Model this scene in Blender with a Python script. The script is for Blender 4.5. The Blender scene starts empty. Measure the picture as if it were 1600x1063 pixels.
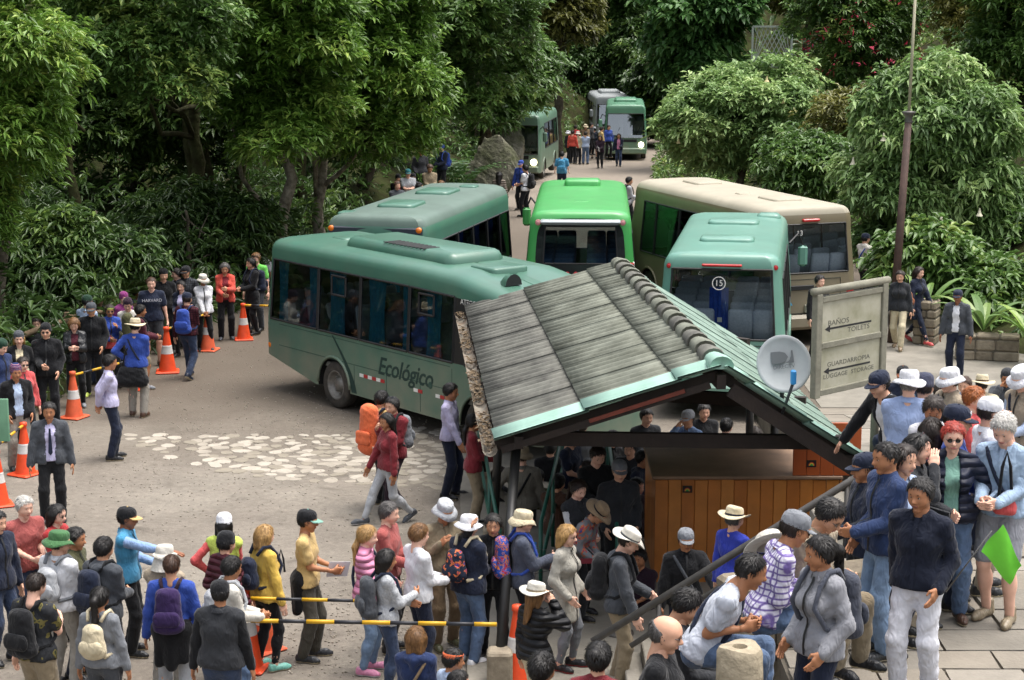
import bpy, bmesh, math, random
import numpy as np
from mathutils import Vector, Matrix, Euler, Quaternion

R = math.radians
scene = bpy.context.scene
COL = scene.collection

# ------------------------------------------------------------------ camera
CAM_H, CAM_PITCH, CAM_F = 7.4, R(10.25), 3000.0      # metres, radians, focal length in photo pixels
cam_data = bpy.data.cameras.new('camera')
cam_data.sensor_width = 36.0
cam_data.lens = CAM_F / 1600 * 36.0
cam_data.clip_start, cam_data.clip_end = 0.5, 1500
cam = bpy.data.objects.new('camera', cam_data)
cam.location = (0, 0, CAM_H)
cam.rotation_euler = (R(90) - CAM_PITCH, 0, 0)
COL.objects.link(cam)
scene.camera = cam

# ------------------------------------------------------------------ light
SUN_EL, SUN_AZ = R(74), R(80)      # azimuth clockwise from +Y: high, from the right
world = bpy.data.worlds.new('World')
scene.world = world
world.use_nodes = True
wn, wl = world.node_tree.nodes, world.node_tree.links
sky_t = wn.new('ShaderNodeTexSky')
sky_t.sky_type = 'NISHITA'
sky_t.sun_disc = False
sky_t.sun_elevation = SUN_EL
sky_t.sun_rotation = SUN_AZ
sky_t.air_density, sky_t.dust_density, sky_t.ozone_density = 1.0, 6.0, 0.6
hsv = wn.new('ShaderNodeHueSaturation')
hsv.inputs['Saturation'].default_value = 0.42
wl.new(sky_t.outputs['Color'], hsv.inputs['Color'])
wl.new(hsv.outputs['Color'], wn['Background'].inputs['Color'])
wn['Background'].inputs['Strength'].default_value = 0.15
sun_d = bpy.data.lights.new('sun', 'SUN')
sun_d.energy, sun_d.angle, sun_d.color = 0.95, R(35), (1.0, 0.965, 0.92)
sun = bpy.data.objects.new('sun', sun_d)
sun.rotation_euler = (-(R(90) - SUN_EL), 0, -SUN_AZ)
COL.objects.link(sun)
scene.view_settings.view_transform = 'Standard'
scene.view_settings.look = 'None'
scene.view_settings.gamma = 1.0
scene.view_settings.exposure = 1.2
scene.view_settings.use_curve_mapping = False
scene.cycles.max_bounces = 8
scene.cycles.transparent_max_bounces = 12
scene.cycles.use_denoising = True

# ------------------------------------------------------------------ helpers
_c, _s = math.cos(CAM_PITCH), math.sin(CAM_PITCH)
def at_z(u, v, z):
    """world point at height z seen at photo pixel u, v (survey helper)"""
    dx, dy = (u - 800) / CAM_F, (531.5 - v) / CAM_F
    D = Vector((dx, _c + dy * _s, -_s + dy * _c))
    t = (z - CAM_H) / D.z
    return Vector((0, 0, CAM_H)) + D * t
def at_y(u, v, y):
    dx, dy = (u - 800) / CAM_F, (531.5 - v) / CAM_F
    D = Vector((dx, _c + dy * _s, -_s + dy * _c))
    return Vector((0, 0, CAM_H)) + D * (y / D.y)

def lin(h):
    if not isinstance(h, str):
        return h
    out = []
    for i in (0, 2, 4):
        c = int(h[i:i + 2], 16) / 255
        out.append(c / 12.92 if c <= 0.04045 else ((c + 0.055) / 1.055) ** 2.4)
    return tuple(out) + (1.0,)

def tag(o, label=None, cat=None, group=None, kind=None):
    if label: o['label'] = label
    if cat: o['category'] = cat
    if group: o['group'] = group
    if kind: o['kind'] = kind
    return o

def empty(name, loc=(0, 0, 0), rz=0.0, scale=1.0):
    o = bpy.data.objects.new(name, None)
    o.empty_display_size = 0.1
    COL.objects.link(o)
    o.location = loc
    o.rotation_euler = (0, 0, rz)
    o.scale = (scale,) * 3
    return o

def mesh_np(name, V, F, mi=None, smooth=False, loops=None):
    """V (n,3), F (m,k) array or list of lists"""
    me = bpy.data.meshes.new(name)
    V = np.asarray(V, dtype=np.float32)
    if isinstance(F, np.ndarray) and F.ndim == 2:
        m, k = F.shape
        me.vertices.add(len(V)); me.vertices.foreach_set('co', V.ravel())
        me.loops.add(m * k); me.loops.foreach_set('vertex_index', F.astype(np.int32).ravel())
        me.polygons.add(m)
        me.polygons.foreach_set('loop_start', np.arange(0, m * k, k, dtype=np.int32))
        me.update(calc_edges=True)
    else:
        me.from_pydata([tuple(map(float, v)) for v in V], [], [tuple(int(i) for i in f) for f in F])
    if mi is not None:
        me.polygons.foreach_set('material_index', np.asarray(mi, dtype=np.int32))
    if smooth:
        me.polygons.foreach_set('use_smooth', np.ones(len(me.polygons), dtype=bool))
    me.update()
    return me

def link(name, me, mats, parent=None, mat_link='DATA', matrix=None):
    o = bpy.data.objects.new(name, me)
    COL.objects.link(o)
    if not isinstance(mats, (list, tuple)):
        mats = [mats]
    if me is not None:
        while len(me.materials) < len(mats):
            me.materials.append(None)
        for i, m in enumerate(mats):
            if mat_link == 'OBJECT':
                o.material_slots[i].link = 'OBJECT'
                o.material_slots[i].material = m
            else:
                me.materials[i] = m
    if parent is not None:
        o.parent = parent
    if matrix is not None:
        o.matrix_local = matrix
    return o

class MB:
    """collects simple solids into one mesh"""
    def __init__(s):
        s.v, s.f, s.m = [], [], []
    def add(s, V, F, m=0):
        b = len(s.v)
        s.v.extend([tuple(map(float, v)) for v in V])
        s.f.extend([tuple(int(i) + b for i in f) for f in F])
        s.m.extend([m] * len(F))
        return s
    def box(s, lo, hi, m=0, M=None, bev=0.0):
        x0, y0, z0 = lo; x1, y1, z1 = hi
        V = [(x0, y0, z0), (x1, y0, z0), (x1, y1, z0), (x0, y1, z0), (x0, y0, z1), (x1, y0, z1), (x1, y1, z1), (x0, y1, z1)]
        F = [(3, 2, 1, 0), (4, 5, 6, 7), (0, 1, 5, 4), (1, 2, 6, 5), (2, 3, 7, 6), (3, 0, 4, 7)]
        if bev:
            b = min(bev, (x1 - x0) * .45, (y1 - y0) * .45, (z1 - z0) * .45)
            V = []
            for z, i in ((z0, b), (z0 + b, 0), (z1 - b, 0), (z1, b)):
                for (x, y, sx, sy) in ((x0, y0, 1, 1), (x1, y0, -1, 1), (x1, y1, -1, -1), (x0, y1, 1, -1)):
                    V += [(x + sx * (i + b * (sx * sy < 0)), y + sy * (i + b * (sx * sy > 0)), z),
                          (x + sx * (i + b * (sx * sy > 0)), y + sy * (i + b * (sx * sy < 0)), z)]
            F = [tuple(range(7, -1, -1)), tuple(range(24, 32))]
            for k in range(3):
                for j in range(8):
                    a, c = k * 8 + j, k * 8 + (j + 1) % 8
                    F.append((a, c, c + 8, a + 8))
        if M is not None:
            V = [M @ Vector(v) for v in V]
        return s.add(V, F, m)
    def tube(s, pts, r, n=8, m=0, cap=True):
        pts = [Vector(p) for p in pts]
        rs = r if isinstance(r, (list, tuple)) else [r] * len(pts)
        V, F = [], []
        prev = None
        for i, p in enumerate(pts):
            t = (pts[min(i + 1, len(pts) - 1)] - pts[max(i - 1, 0)]).normalized()
            a = prev if prev is not None else (Vector((0, 0, 1)) if abs(t.z) < .9 else Vector((1, 0, 0)))
            x = (a - t * a.dot(t)).normalized(); prev = x
            y = t.cross(x)
            for k in range(n):
                an = 2 * math.pi * k / n
                V.append(p + (x * math.cos(an) + y * math.sin(an)) * rs[i])
        for i in range(len(pts) - 1):
            for k in range(n):
                a, b = i * n + k, i * n + (k + 1) % n
                F.append((a, b, b + n, a + n))
        if cap:
            F.append(tuple(range(n - 1, -1, -1)))
            F.append(tuple(range((len(pts) - 1) * n, len(pts) * n)))
        return s.add(V, F, m)
    def lathe(s, prof, n=16, m=0, M=None, cap=False, sx=1.0, sy=1.0):
        V, F = [], []
        for r, z in prof:
            for k in range(n):
                an = 2 * math.pi * k / n
                V.append((r * math.cos(an) * sx, r * math.sin(an) * sy, z))
        for i in range(len(prof) - 1):
            for k in range(n):
                a, b = i * n + k, i * n + (k + 1) % n
                F.append((a, b, b + n, a + n))
        if cap:
            F.append(tuple(range(n - 1, -1, -1)))
            F.append(tuple(range((len(prof) - 1) * n, len(prof) * n)))
        if M is not None:
            V = [M @ Vector(v) for v in V]
        return s.add(V, F, m)
    def mesh(s, name, smooth=False):
        me = bpy.data.meshes.new(name)
        me.from_pydata(s.v, [], s.f)
        me.polygons.foreach_set('material_index', np.array(s.m, dtype=np.int32))
        if smooth:
            me.polygons.foreach_set('use_smooth', np.ones(len(me.polygons), dtype=bool))
        me.update()
        return me
    def build(s, name, mats, parent=None, smooth=False, matrix=None):
        return link(name, s.mesh(name, smooth), mats, parent, matrix=matrix)

def auto_smooth(o, deg=40):
    me = o.data
    me.polygons.foreach_set('use_smooth', np.ones(len(me.polygons), dtype=bool))
    me.set_sharp_from_angle(angle=R(deg))
    return o

# ------------------------------------------------------------------ materials
MATS = {}
def mat(key, col='808080', rough=.6, metal=0.0, spec=.5, noise=0.0, nscale=8.0, bump=0.0, bscale=20.0, col2=None,
        coat=0.0, trans=0.0, emit=None, dirt=None, detail=4.0, alpha=None, bdist=.02, coord='Object'):
    if key in MATS:
        return MATS[key]
    m = bpy.data.materials.new(key)
    m.use_nodes = True
    nt = m.node_tree; N, L = nt.nodes, nt.links
    p = N['Principled BSDF']
    c = lin(col)
    p.inputs['Base Color'].default_value = c
    p.inputs['Roughness'].default_value = rough
    p.inputs['Metallic'].default_value = metal
    p.inputs['Specular IOR Level'].default_value = spec
    p.inputs['Coat Weight'].default_value = coat
    p.inputs['Coat Roughness'].default_value = .15
    if trans: p.inputs['Transmission Weight'].default_value = trans
    if alpha is not None: p.inputs['Alpha'].default_value = alpha
    if emit:
        p.inputs['Emission Color'].default_value = lin(emit[0])
        p.inputs['Emission Strength'].default_value = emit[1]
    tc = N.new('ShaderNodeTexCoord')
    last = None
    if noise or col2:
        nz = N.new('ShaderNodeTexNoise')
        nz.inputs['Scale'].default_value = nscale
        nz.inputs['Detail'].default_value = detail
        nz.inputs['Roughness'].default_value = .62
        L.new(tc.outputs[coord], nz.inputs['Vector'])
        rp = N.new('ShaderNodeValToRGB')
        rp.color_ramp.elements[0].position, rp.color_ramp.elements[1].position = .32, .68
        if col2:
            a, b = c, lin(col2)
        else:
            a = tuple(x * (1 - noise) for x in c[:3]) + (1,)
            b = tuple(min(1, x * (1 + noise)) for x in c[:3]) + (1,)
        rp.color_ramp.elements[0].color, rp.color_ramp.elements[1].color = a, b
        L.new(nz.outputs['Fac'], rp.inputs['Fac'])
        last = rp.outputs['Color']
        L.new(last, p.inputs['Base Color'])
    if dirt:            # (colour, height over which road dust fades, strength): wear with its own shape
        dcol, dh, dst = dirt
        n2 = N.new('ShaderNodeTexNoise'); n2.inputs['Scale'].default_value = 2.3; n2.inputs['Detail'].default_value = 7
        L.new(tc.outputs['Object'], n2.inputs['Vector'])
        sx = N.new('ShaderNodeSeparateXYZ'); L.new(tc.outputs['Object'], sx.inputs[0])
        mr = N.new('ShaderNodeMapRange'); mr.inputs[1].default_value = dh; mr.inputs[2].default_value = 0.2
        mr.inputs[3].default_value = 0.12; mr.inputs[4].default_value = dst
        L.new(sx.outputs['Z'], mr.inputs[0])
        mu = N.new('ShaderNodeMath'); mu.operation = 'MULTIPLY'
        L.new(mr.outputs[0], mu.inputs[0]); L.new(n2.outputs['Fac'], mu.inputs[1])
        mu2 = N.new('ShaderNodeMath'); mu2.operation = 'MULTIPLY'; mu2.inputs[1].default_value = 1.7; mu2.use_clamp = True
        L.new(mu.outputs[0], mu2.inputs[0])
        mx = N.new('ShaderNodeMix'); mx.data_type = 'RGBA'
        L.new(mu2.outputs[0], mx.inputs['Factor'])
        if last: L.new(last, mx.inputs['A'])
        else: mx.inputs['A'].default_value = c
        mx.inputs['B'].default_value = lin(dcol)
        L.new(mx.outputs['Result'], p.inputs['Base Color'])
        mr2 = N.new('ShaderNodeMapRange'); mr2.inputs[3].default_value = rough; mr2.inputs[4].default_value = .85
        L.new(mu2.outputs[0], mr2.inputs[0]); L.new(mr2.outputs[0], p.inputs['Roughness'])
    if bump:
        nb = N.new('ShaderNodeTexNoise'); nb.inputs['Scale'].default_value = bscale; nb.inputs['Detail'].default_value = 5
        L.new(tc.outputs[coord], nb.inputs['Vector'])
        bp = N.new('ShaderNodeBump'); bp.inputs['Strength'].default_value = bump; bp.inputs['Distance'].default_value = bdist
        L.new(nb.outputs['Fac'], bp.inputs['Height']); L.new(bp.outputs['Normal'], p.inputs['Normal'])
    MATS[key] = m
    return m
# ------------------------------------------------------------------ ground, road, hills
def smooth(t):
    t = np.clip(t, 0, 1); return t * t * (3 - 2 * t)
def ground_z(x, y):
    return -1.35 * smooth((np.asarray(y, dtype=float) - 62) / 40) + 0 * np.asarray(x, dtype=float)
LB = np.array([(5, -14), (20, -11.2), (26, -9.9), (30, -9.2), (36, -8.0), (44, -6.5), (50, -5.6), (56, -3.9), (62, -1.6), (70, -.9), (80, .1), (90, .9), (104, 2.4), (112, 4.2), (120, 9), (200, 40)], float)
RB = np.array([(5, 30), (36, 12.5), (40, 9.9), (46, 9.6), (52, 9.4), (60, 8.4), (70, 7.2), (80, 6.2), (90, 6.4), (100, 8.0), (110, 12), (118, 22), (200, 80)], float)
def xl(y): return np.interp(y, LB[:, 0], LB[:, 1])
def xr(y): return np.interp(y, RB[:, 0], RB[:, 1])
rng = np.random.default_rng(7)
def wob(x, y, s=1.0):
    return (np.sin(x * 1.3 / s + .7) * np.cos(y * .9 / s + .3) + .6 * np.sin(x * 2.9 / s + y * 1.7 / s) + .4 * np.sin(x * 5.1 / s - y * 4.3 / s)) * .33
def left_z(x, y):
    d = np.maximum(xl(y) - x, -1.0)
    bank = np.interp(y, [0, 46, 56, 72, 90, 120, 200], [.22, .22, .75, 1.15, 1.0, .9, .9])
    z = np.where(d < 1.2, d * bank, 1.2 * bank + (d - 1.2) * np.interp(y, [0, 50, 70, 120], [.28, .3, .55, .8]))
    return z + ground_z(x, y) - .06 + .16 * wob(x, y) * np.clip(d, 0, 1)
def right_z(x, y):
    d = np.maximum(x - xr(y), -1.0)
    z = np.where(d < 1, d * .35, .35 + (d - 1) * .62)
    return z + ground_z(x, y) - .06 + .2 * wob(x, y) * np.clip(d, 0, 1)

def grid_mesh(name, fx, fz, ys, n, mats, kind='structure'):
    V = []
    for y in ys:
        xs = fx(y, n)
        V.append(np.stack([xs, np.full(n, y), fz(xs, np.full(n, y))], 1))
    V = np.concatenate(V)
    m = len(ys)
    i = np.arange(m - 1)[:, None] * n + np.arange(n - 1)[None, :]
    i = i.ravel()
    F = np.stack([i, i + 1, i + n + 1, i + n], 1)
    o = link(name, mesh_np(name, V, F, smooth=True), mats)
    o['kind'] = kind
    return o

def ground_mat():
    m = bpy.data.materials.new('packed_grey_dirt'); m.use_nodes = True
    N, L = m.node_tree.nodes, m.node_tree.links
    p = N['Principled BSDF']; p.inputs['Roughness'].default_value = .88; p.inputs['Specular IOR Level'].default_value = .25
    g = N.new('ShaderNodeNewGeometry')
    def nz(scale, det=6, rough=.6):
        n = N.new('ShaderNodeTexNoise'); n.inputs['Scale'].default_value = scale; n.inputs['Detail'].default_value = det
        n.inputs['Roughness'].default_value = rough
        L.new(g.outputs['Position'], n.inputs['Vector']); return n
    def ramp(src, pts):
        r = N.new('ShaderNodeValToRGB'); e = r.color_ramp.elements
        while len(e) < len(pts): e.new(.5)
        for i, (q, c) in enumerate(pts): e[i].position = q; e[i].color = lin(c) if isinstance(c, str) else (c, c, c, 1)
        L.new(src, r.inputs['Fac']); return r
    def mix(fac, a, b, mode='MIX'):
        x = N.new('ShaderNodeMix'); x.data_type = 'RGBA'; x.blend_type = mode
        if isinstance(fac, float): x.inputs['Factor'].default_value = fac
        else: L.new(fac, x.inputs['Factor'])
        L.new(a, x.inputs['A'])
        if isinstance(b, str): x.inputs['B'].default_value = lin(b)
        else: L.new(b, x.inputs['B'])
        return x.outputs['Result']
    base = ramp(nz(.35, 8, .65).outputs['Fac'], [(.3, '7a7268'), (.5, '8a8277'), (.72, '979084')]).outputs['Color']
    fine = ramp(nz(9, 8, .8).outputs['Fac'], [(.32, .5), (.68, 1.0)]).outputs['Color']
    col = mix(.8, base, fine, 'MULTIPLY')
    mott = ramp(nz(1.1, 5, .65).outputs['Fac'], [(.35, .72), (.65, 1.0)]).outputs['Color']
    col = mix(.7, col, mott, 'MULTIPLY')
    # scattered pale grit and dark damp spots
    v = N.new('ShaderNodeTexVoronoi'); v.inputs['Scale'].default_value = 14
    L.new(g.outputs['Position'], v.inputs['Vector'])
    grit = ramp(v.outputs['Distance'], [(.0, 1.0), (.1, 0.0)])
    gate = ramp(nz(.8, 4).outputs['Fac'], [(.5, 0.0), (.62, 1.0)])
    mm = N.new('ShaderNodeMath'); mm.operation = 'MULTIPLY'
    L.new(grit.outputs['Color'], mm.inputs[0]); L.new(gate.outputs['Color'], mm.inputs[1])
    col = mix(mm.outputs[0], col, 'aaa59a')
    spots = ramp(nz(1.6, 3, .5).outputs['Fac'], [(.62, 0.0), (.74, .6)])
    col = mix(spots.outputs['Color'], col, '514b44')
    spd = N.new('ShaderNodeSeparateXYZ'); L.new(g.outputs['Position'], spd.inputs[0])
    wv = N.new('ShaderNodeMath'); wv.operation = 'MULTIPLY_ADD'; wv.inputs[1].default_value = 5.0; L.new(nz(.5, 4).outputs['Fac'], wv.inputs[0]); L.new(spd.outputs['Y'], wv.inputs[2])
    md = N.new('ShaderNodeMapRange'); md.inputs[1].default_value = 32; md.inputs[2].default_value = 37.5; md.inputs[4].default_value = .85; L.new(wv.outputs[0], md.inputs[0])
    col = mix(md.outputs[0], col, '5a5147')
    # wheel-worn pinkish tone of the far road
    sp = N.new('ShaderNodeSeparateXYZ'); L.new(g.outputs['Position'], sp.inputs[0])
    mr = N.new('ShaderNodeMapRange'); mr.inputs[1].default_value = 58; mr.inputs[2].default_value = 72; mr.inputs[4].default_value = .6
    L.new(sp.outputs['Y'], mr.inputs[0])
    col = mix(mr.outputs[0], col, '968c80')
    L.new(col, p.inputs['Base Color'])
    b1 = N.new('ShaderNodeBump'); b1.inputs['Strength'].default_value = .5; b1.inputs['Distance'].default_value = .03
    L.new(nz(14, 8, .7).outputs['Fac'], b1.inputs['Height'])
    L.new(b1.outputs['Normal'], p.inputs['Normal'])
    return m
ys = np.concatenate([np.arange(-20, 60, 4.0), np.arange(60, 130, 2.0), np.arange(130, 700, 40.0)])
grid_mesh('ground', lambda y, n: np.linspace(-400, 400, n), ground_z, ys, 41, ground_mat())
soil = mat('forest_soil', '2e2a1c', .95, noise=.4, nscale=2.0, bump=.6, bscale=6, spec=.1, bdist=.06, col2='3c4424')
ys = np.concatenate([np.arange(6, 130, 1.2), np.arange(130, 260, 8.0)])
grid_mesh('hillside', lambda y, n: xl(y) + .9 - np.concatenate([np.linspace(0, 6, n // 2), np.linspace(6.6, 90, n - n // 2)]), left_z, ys, 40, soil)
ys2 = np.concatenate([np.arange(36, 130, 1.2), np.arange(130, 260, 8.0)])
grid_mesh('hillside', lambda y, n: xr(y) - .9 + np.concatenate([np.linspace(0, 6, n // 2), np.linspace(6.6, 90, n - n // 2)]), right_z, ys2, 40, soil)
def back_z(x, y):
    return -2.2 + np.maximum(y - 118, 0) * .75 + .5 * wob(x, y, 3)
grid_mesh('hillside', lambda y, n: np.linspace(-70, 90, n), back_z, np.arange(116, 190, 3.0), 60, soil)

# ------------------------------------------------------------------ foliage
def leaf_mat(key, dark, light, young, rough=.42, transl=.28, spec=.45):
    m = bpy.data.materials.new(key); m.use_nodes = True
    N, L = m.node_tree.nodes, m.node_tree.links
    p = N['Principled BSDF']; out = N['Material Output']
    at = N.new('ShaderNodeAttribute'); at.attribute_name = 'tint'
    r = N.new('ShaderNodeValToRGB'); e = r.color_ramp.elements
    e[0].position, e[0].color = 0.0, lin(dark)
    e[1].position, e[1].color = 1.0, lin(young)
    k = e.new(.55); k.color = lin(light)
    L.new(at.outputs['Fac'], r.inputs['Fac'])
    L.new(r.outputs['Color'], p.inputs['Base Color'])
    p.inputs['Roughness'].default_value = rough; p.inputs['Specular IOR Level'].default_value = spec
    tr = N.new('ShaderNodeBsdfTranslucent'); L.new(r.outputs['Color'], tr.inputs['Color'])
    mx = N.new('ShaderNodeMixShader'); mx.inputs[0].default_value = transl
    L.new(p.outputs[0], mx.inputs[1]); L.new(tr.outputs[0], mx.inputs[2]); L.new(mx.outputs[0], out.inputs['Surface'])
    return m
LEAF = {
    'bright': leaf_mat('leaf_bright', '425f22', '688c38', 'a2b658'),
    'dark': leaf_mat('leaf_dark', '2e4421', '486330', '71893f'),
    'mid': leaf_mat('leaf_mid', '3b5526', '5c7d3c', '8fa152'),
    'blue': leaf_mat('leaf_bluegreen', '506c3e', '7b9a58', 'b0c484', rough=.5),
    'olive': leaf_mat('leaf_olive', '4a4d24', '6f7236', '9a9450'),
    'fern': leaf_mat('leaf_fern', '35562a', '527a40', '7c9c56'),
}
def unit(a):
    return a / np.maximum(np.linalg.norm(a, axis=-1, keepdims=True), 1e-9)
def leaves_mesh(name, P, A, tint, r, nleaf, length, width, droop=.35, spread=(.5, 1.25), whorl=True):
    """leaf clusters: P (n,3) cluster points, A (n,3) axes"""
    n = len(P)
    A = unit(A)
    t = np.where(np.abs(A[:, 2:3]) < .9, np.array([[0, 0, 1.]]), np.array([[1., 0, 0]]))
    X = unit(np.cross(t, A)); Y = np.cross(A, X)
    k = nleaf
    ang = (np.arange(k) / k * 2 * np.pi * (1 if whorl else 2.4))[None, :] + r.uniform(0, 6.28, (n, 1)) + r.normal(0, .25, (n, k))
    th = r.uniform(spread[0], spread[1], (n, k))
    D = (np.cos(th)[..., None] * A[:, None, :] + np.sin(th)[..., None] * (np.cos(ang)[..., None] * X[:, None, :] + np.sin(ang)[..., None] * Y[:, None, :]))
    D = unit(D)
    ln = length * r.uniform(.6, 1.15, (n, k))[..., None]
    B = P[:, None, :] + A[:, None, :] * (r.uniform(-.5, .35, (n, k))[..., None] * length * .8) + D * length * .05
    up = np.array([0, 0, 1.])
    S = unit(np.cross(D, up + r.normal(0, .25, (n, k, 3))))
    Nn = np.cross(S, D)
    mid = B + D * ln * .5 + Nn * 0.02 * ln
    tip = B + D * ln + up * (-droop) * ln
    w = width / length * ln * .5
    Lf = mid + S * w + Nn * w * .35 - up * droop * .18 * ln
    Rt = mid - S * w + Nn * w * .35 - up * droop * .18 * ln
    V = np.stack([B, Lf, tip, Rt], 2).reshape(-1, 3)
    q = np.arange(n * k) * 4
    F = np.concatenate([np.stack([q, q + 1, q + 2], 1), np.stack([q, q + 2, q + 3], 1)])
    me = mesh_np(name, V, F)
    tt = np.clip(tint[:, None] + r.normal(0, .12, (n, k)), 0, 1).ravel()
    tt = np.concatenate([tt, tt]).astype(np.float32)
    a = me.attributes.new('tint', 'FLOAT', 'FACE')
    a.data.foreach_set('value', tt)
    return me

def lobes_points(lobes, dens, r, shell=.62, up=.35, down_cut=-.55):
    Ps, As = [], []
    C = np.array([l[0] for l in lobes]); Rr = np.array([l[1] for l in lobes])
    for c, rad in zip(C, Rr):
        area = 4 * np.pi * ((rad[0] * rad[1]) ** 1.6 / 3 + (rad[0] * rad[2]) ** 1.6 / 3 + (rad[1] * rad[2]) ** 1.6 / 3) ** (1 / 1.6)
        n = int(area * dens)
        d = unit(r.normal(0, 1, (n, 3)))
        d = d[d[:, 2] > down_cut + r.uniform(-.1, .3, len(d))]
        rr = shell + (1.04 - shell) * r.uniform(0, 1, len(d)) ** .6
        rr = np.where(r.uniform(0, 1, len(d)) < .1, r.uniform(1.02, 1.32, len(d)), rr)
        bl = 1 + .16 * np.sin(d[:, 0] * 7 + c[0] * 3) * np.sin(d[:, 1] * 6 + c[1]) + .1 * np.sin(d[:, 2] * 9 + c[2] * 5 + d[:, 0] * 5)
        P = c + d * rad * (rr * bl)[:, None]
        A = unit(d / rad) * .75 + np.array([0, -.12, up]) + r.normal(0, .25, d.shape)
        Ps.append(P); As.append(A)
    P = np.concatenate(Ps); A = np.concatenate(As)
    keep = np.ones(len(P), bool)
    for c, rad in zip(C, Rr):
        keep &= (((P - c) / rad) ** 2).sum(1) > .30
    return P[keep], A[keep]

bark = mat('bark', '383128', .9, noise=.45, nscale=5, bump=.9, bscale=9, spec=.2, bdist=.05, col2='5a5548')
bark_m = mat('mossy_bark', '2c281a', .95, noise=.5, nscale=4, bump=.9, bscale=8, spec=.15, bdist=.05, col2='3e4228')

def limb(mb, a, b, r0, r1, r, bend=.15, n=6, seg=7):
    a, b = Vector(a), Vector(b)
    L = (b - a).length
    off = Vector(r.normal(0, bend * L, 3))
    pts, rs = [], []
    for i in range(n + 1):
        t = i / n
        pts.append(a.lerp(b, t) + off * math.sin(math.pi * t) + Vector(r.normal(0, .012 * L, 3)) * (0 < i < n))
        rs.append(r0 + (r1 - r0) * t)
    mb.tube(pts, rs, n=seg)
    return pts

TREE_N = [0]
bark_p = mat('pale_mottled_bark', '4c463a', .92, noise=.4, nscale=6, bump=.9, bscale=9, spec=.2, bdist=.05, col2='8d8778')
def tree(name, label, base, top, crown, leaf='mid', r0=.2, nl=10, lobe=(1.2, 1.9), dens=14, leafs=9, length=.24, width=.075, droop=.35,
         cat='tree', group='trees of the forest edge', seed=None, bark_mat=None, tint=(.12, .8), limbs=7, shell=.7, spread=(.85, 1.55), lobes=None, up=.95):
    """base, top: trunk ends; crown: (centre, radii)"""
    TREE_N[0] += 1
    r = np.random.default_rng(seed if seed is not None else 100 + TREE_N[0])
    root = empty(name, base)
    b = Vector(base)
    cc, cr = np.array(crown[0], float), np.array(crown[1], float)
    if lobes is None:
        lobes = []
        for i in range(nl):
            d = unit(r.normal(0, 1, 3)) * r.uniform(.25, .95) ** .6
            lr = r.uniform(*lobe)
            lobes.append((cc + d * np.maximum(cr - lr * .7, .1), np.array([lr * r.uniform(.9, 1.25), lr * r.uniform(.9, 1.2), lr * r.uniform(.62, .95)])))
    P, A = lobes_points(lobes, dens, r, shell, up)
    # colour of clusters: patches of young growth, own to the plant
    q = P * .9
    pat = .5 + .5 * np.sin(q[:, 0] * 1.7 + r.uniform(0, 6)) * np.sin(q[:, 1] * 1.3 + q[:, 2] * 1.9 + r.uniform(0, 6))
    tn = tint[0] + (tint[1] - tint[0]) * np.clip(pat * .6 + r.normal(.12, .18, len(P)), 0, 1)
    me = leaves_mesh('crown', P - np.array(base), A, tn, r, leafs, length, width, droop, spread)
    link('crown', me, LEAF[leaf], root)
    mb = MB()
    t = Vector(top) - b
    pts = limb(mb, (0, 0, -.4), t, r0, r0 * .55, r, .05, 8, 9)
    for i in range(min(limbs, len(lobes))):
        st = pts[r.integers(4, 9)]
        limb(mb, st, Vector(lobes[i][0]) - b, r0 * .38, r0 * .1, r, .12, 6, 6)
    o = mb.build('trunk', bark_mat or bark, root, smooth=True)
    tag(root, label, cat, group)
    return root

def scatter(name, label, xs, ys, zf, leaf, r, leafs, length, width, droop, hmax, tint=(.05, .6), axis_up=.8, cat='undergrowth', spread=(.5, 1.3)):
    n = len(xs)
    z = zf(xs, ys) + r.uniform(0, 1, n) ** 1.5 * hmax
    P = np.stack([xs, ys, z], 1)
    A = r.normal(0, .5, (n, 3)) + np.array([0, -.25, axis_up])
    tn = tint[0] + (tint[1] - tint[0]) * np.clip(.5 + .35 * np.sin(xs * .9) * np.sin(ys * .7 + z) + r.normal(0, .2, n), 0, 1)
    me = leaves_mesh(name, P, A, tn, r, leafs, length, width, droop, spread)
    o = link(name, me, LEAF[leaf])
    tag(o, label, cat, kind='stuff')
    return o

r = np.random.default_rng(3)
# undergrowth on the slopes
def slope_pts(n, side, y0, y1, dmax, pw=1.4):
    y = r.uniform(y0, y1, n); d = .15 + dmax * r.uniform(0, 1, n) ** pw
    return (xl(y) - d if side < 0 else xr(y) + d), y
x, y = slope_pts(2600, -1, 22, 56, 7)
scatter('undergrowth', 'dark long-leaved undergrowth on the slope behind the queue', x, y, left_z, 'dark', r, 9, .36, .075, .45, 1.9, (.05, .75))
x, y = slope_pts(3200, -1, 50, 122, 9)
scatter('undergrowth', 'mossy low plants covering the bank beside the far road', x, y, left_z, 'mid', r, 8, .26, .09, .3, 1.1, (.0, .65))
x, y = slope_pts(3600, 1, 38, 122, 12)
scatter('undergrowth', 'low plants covering the slope behind the flowering shrubs', x, y, right_z, 'mid', r, 8, .3, .1, .35, 1.3, (.1, .9))
x = r.uniform(-40, 60, 3600); y = 118 + 45 * r.uniform(0, 1, 3600)
scatter('forest', 'dark wooded mountainside closing the view behind the far buses', x, y, back_z, 'dark', r, 9, .75, .28, .3, 5.0, (.2, .9), cat='forest')
x = -9 - 34 * r.uniform(0, 1, 3800); y = r.uniform(34, 112, 3800)
x = np.minimum(x, xl(y) - 7)
scatter('forest', 'dense dark forest standing behind the row of trunks', x, y, left_z, 'dark', r, 9, .6, .2, .35, 9.5, (.1, .75), cat='forest')

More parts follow.
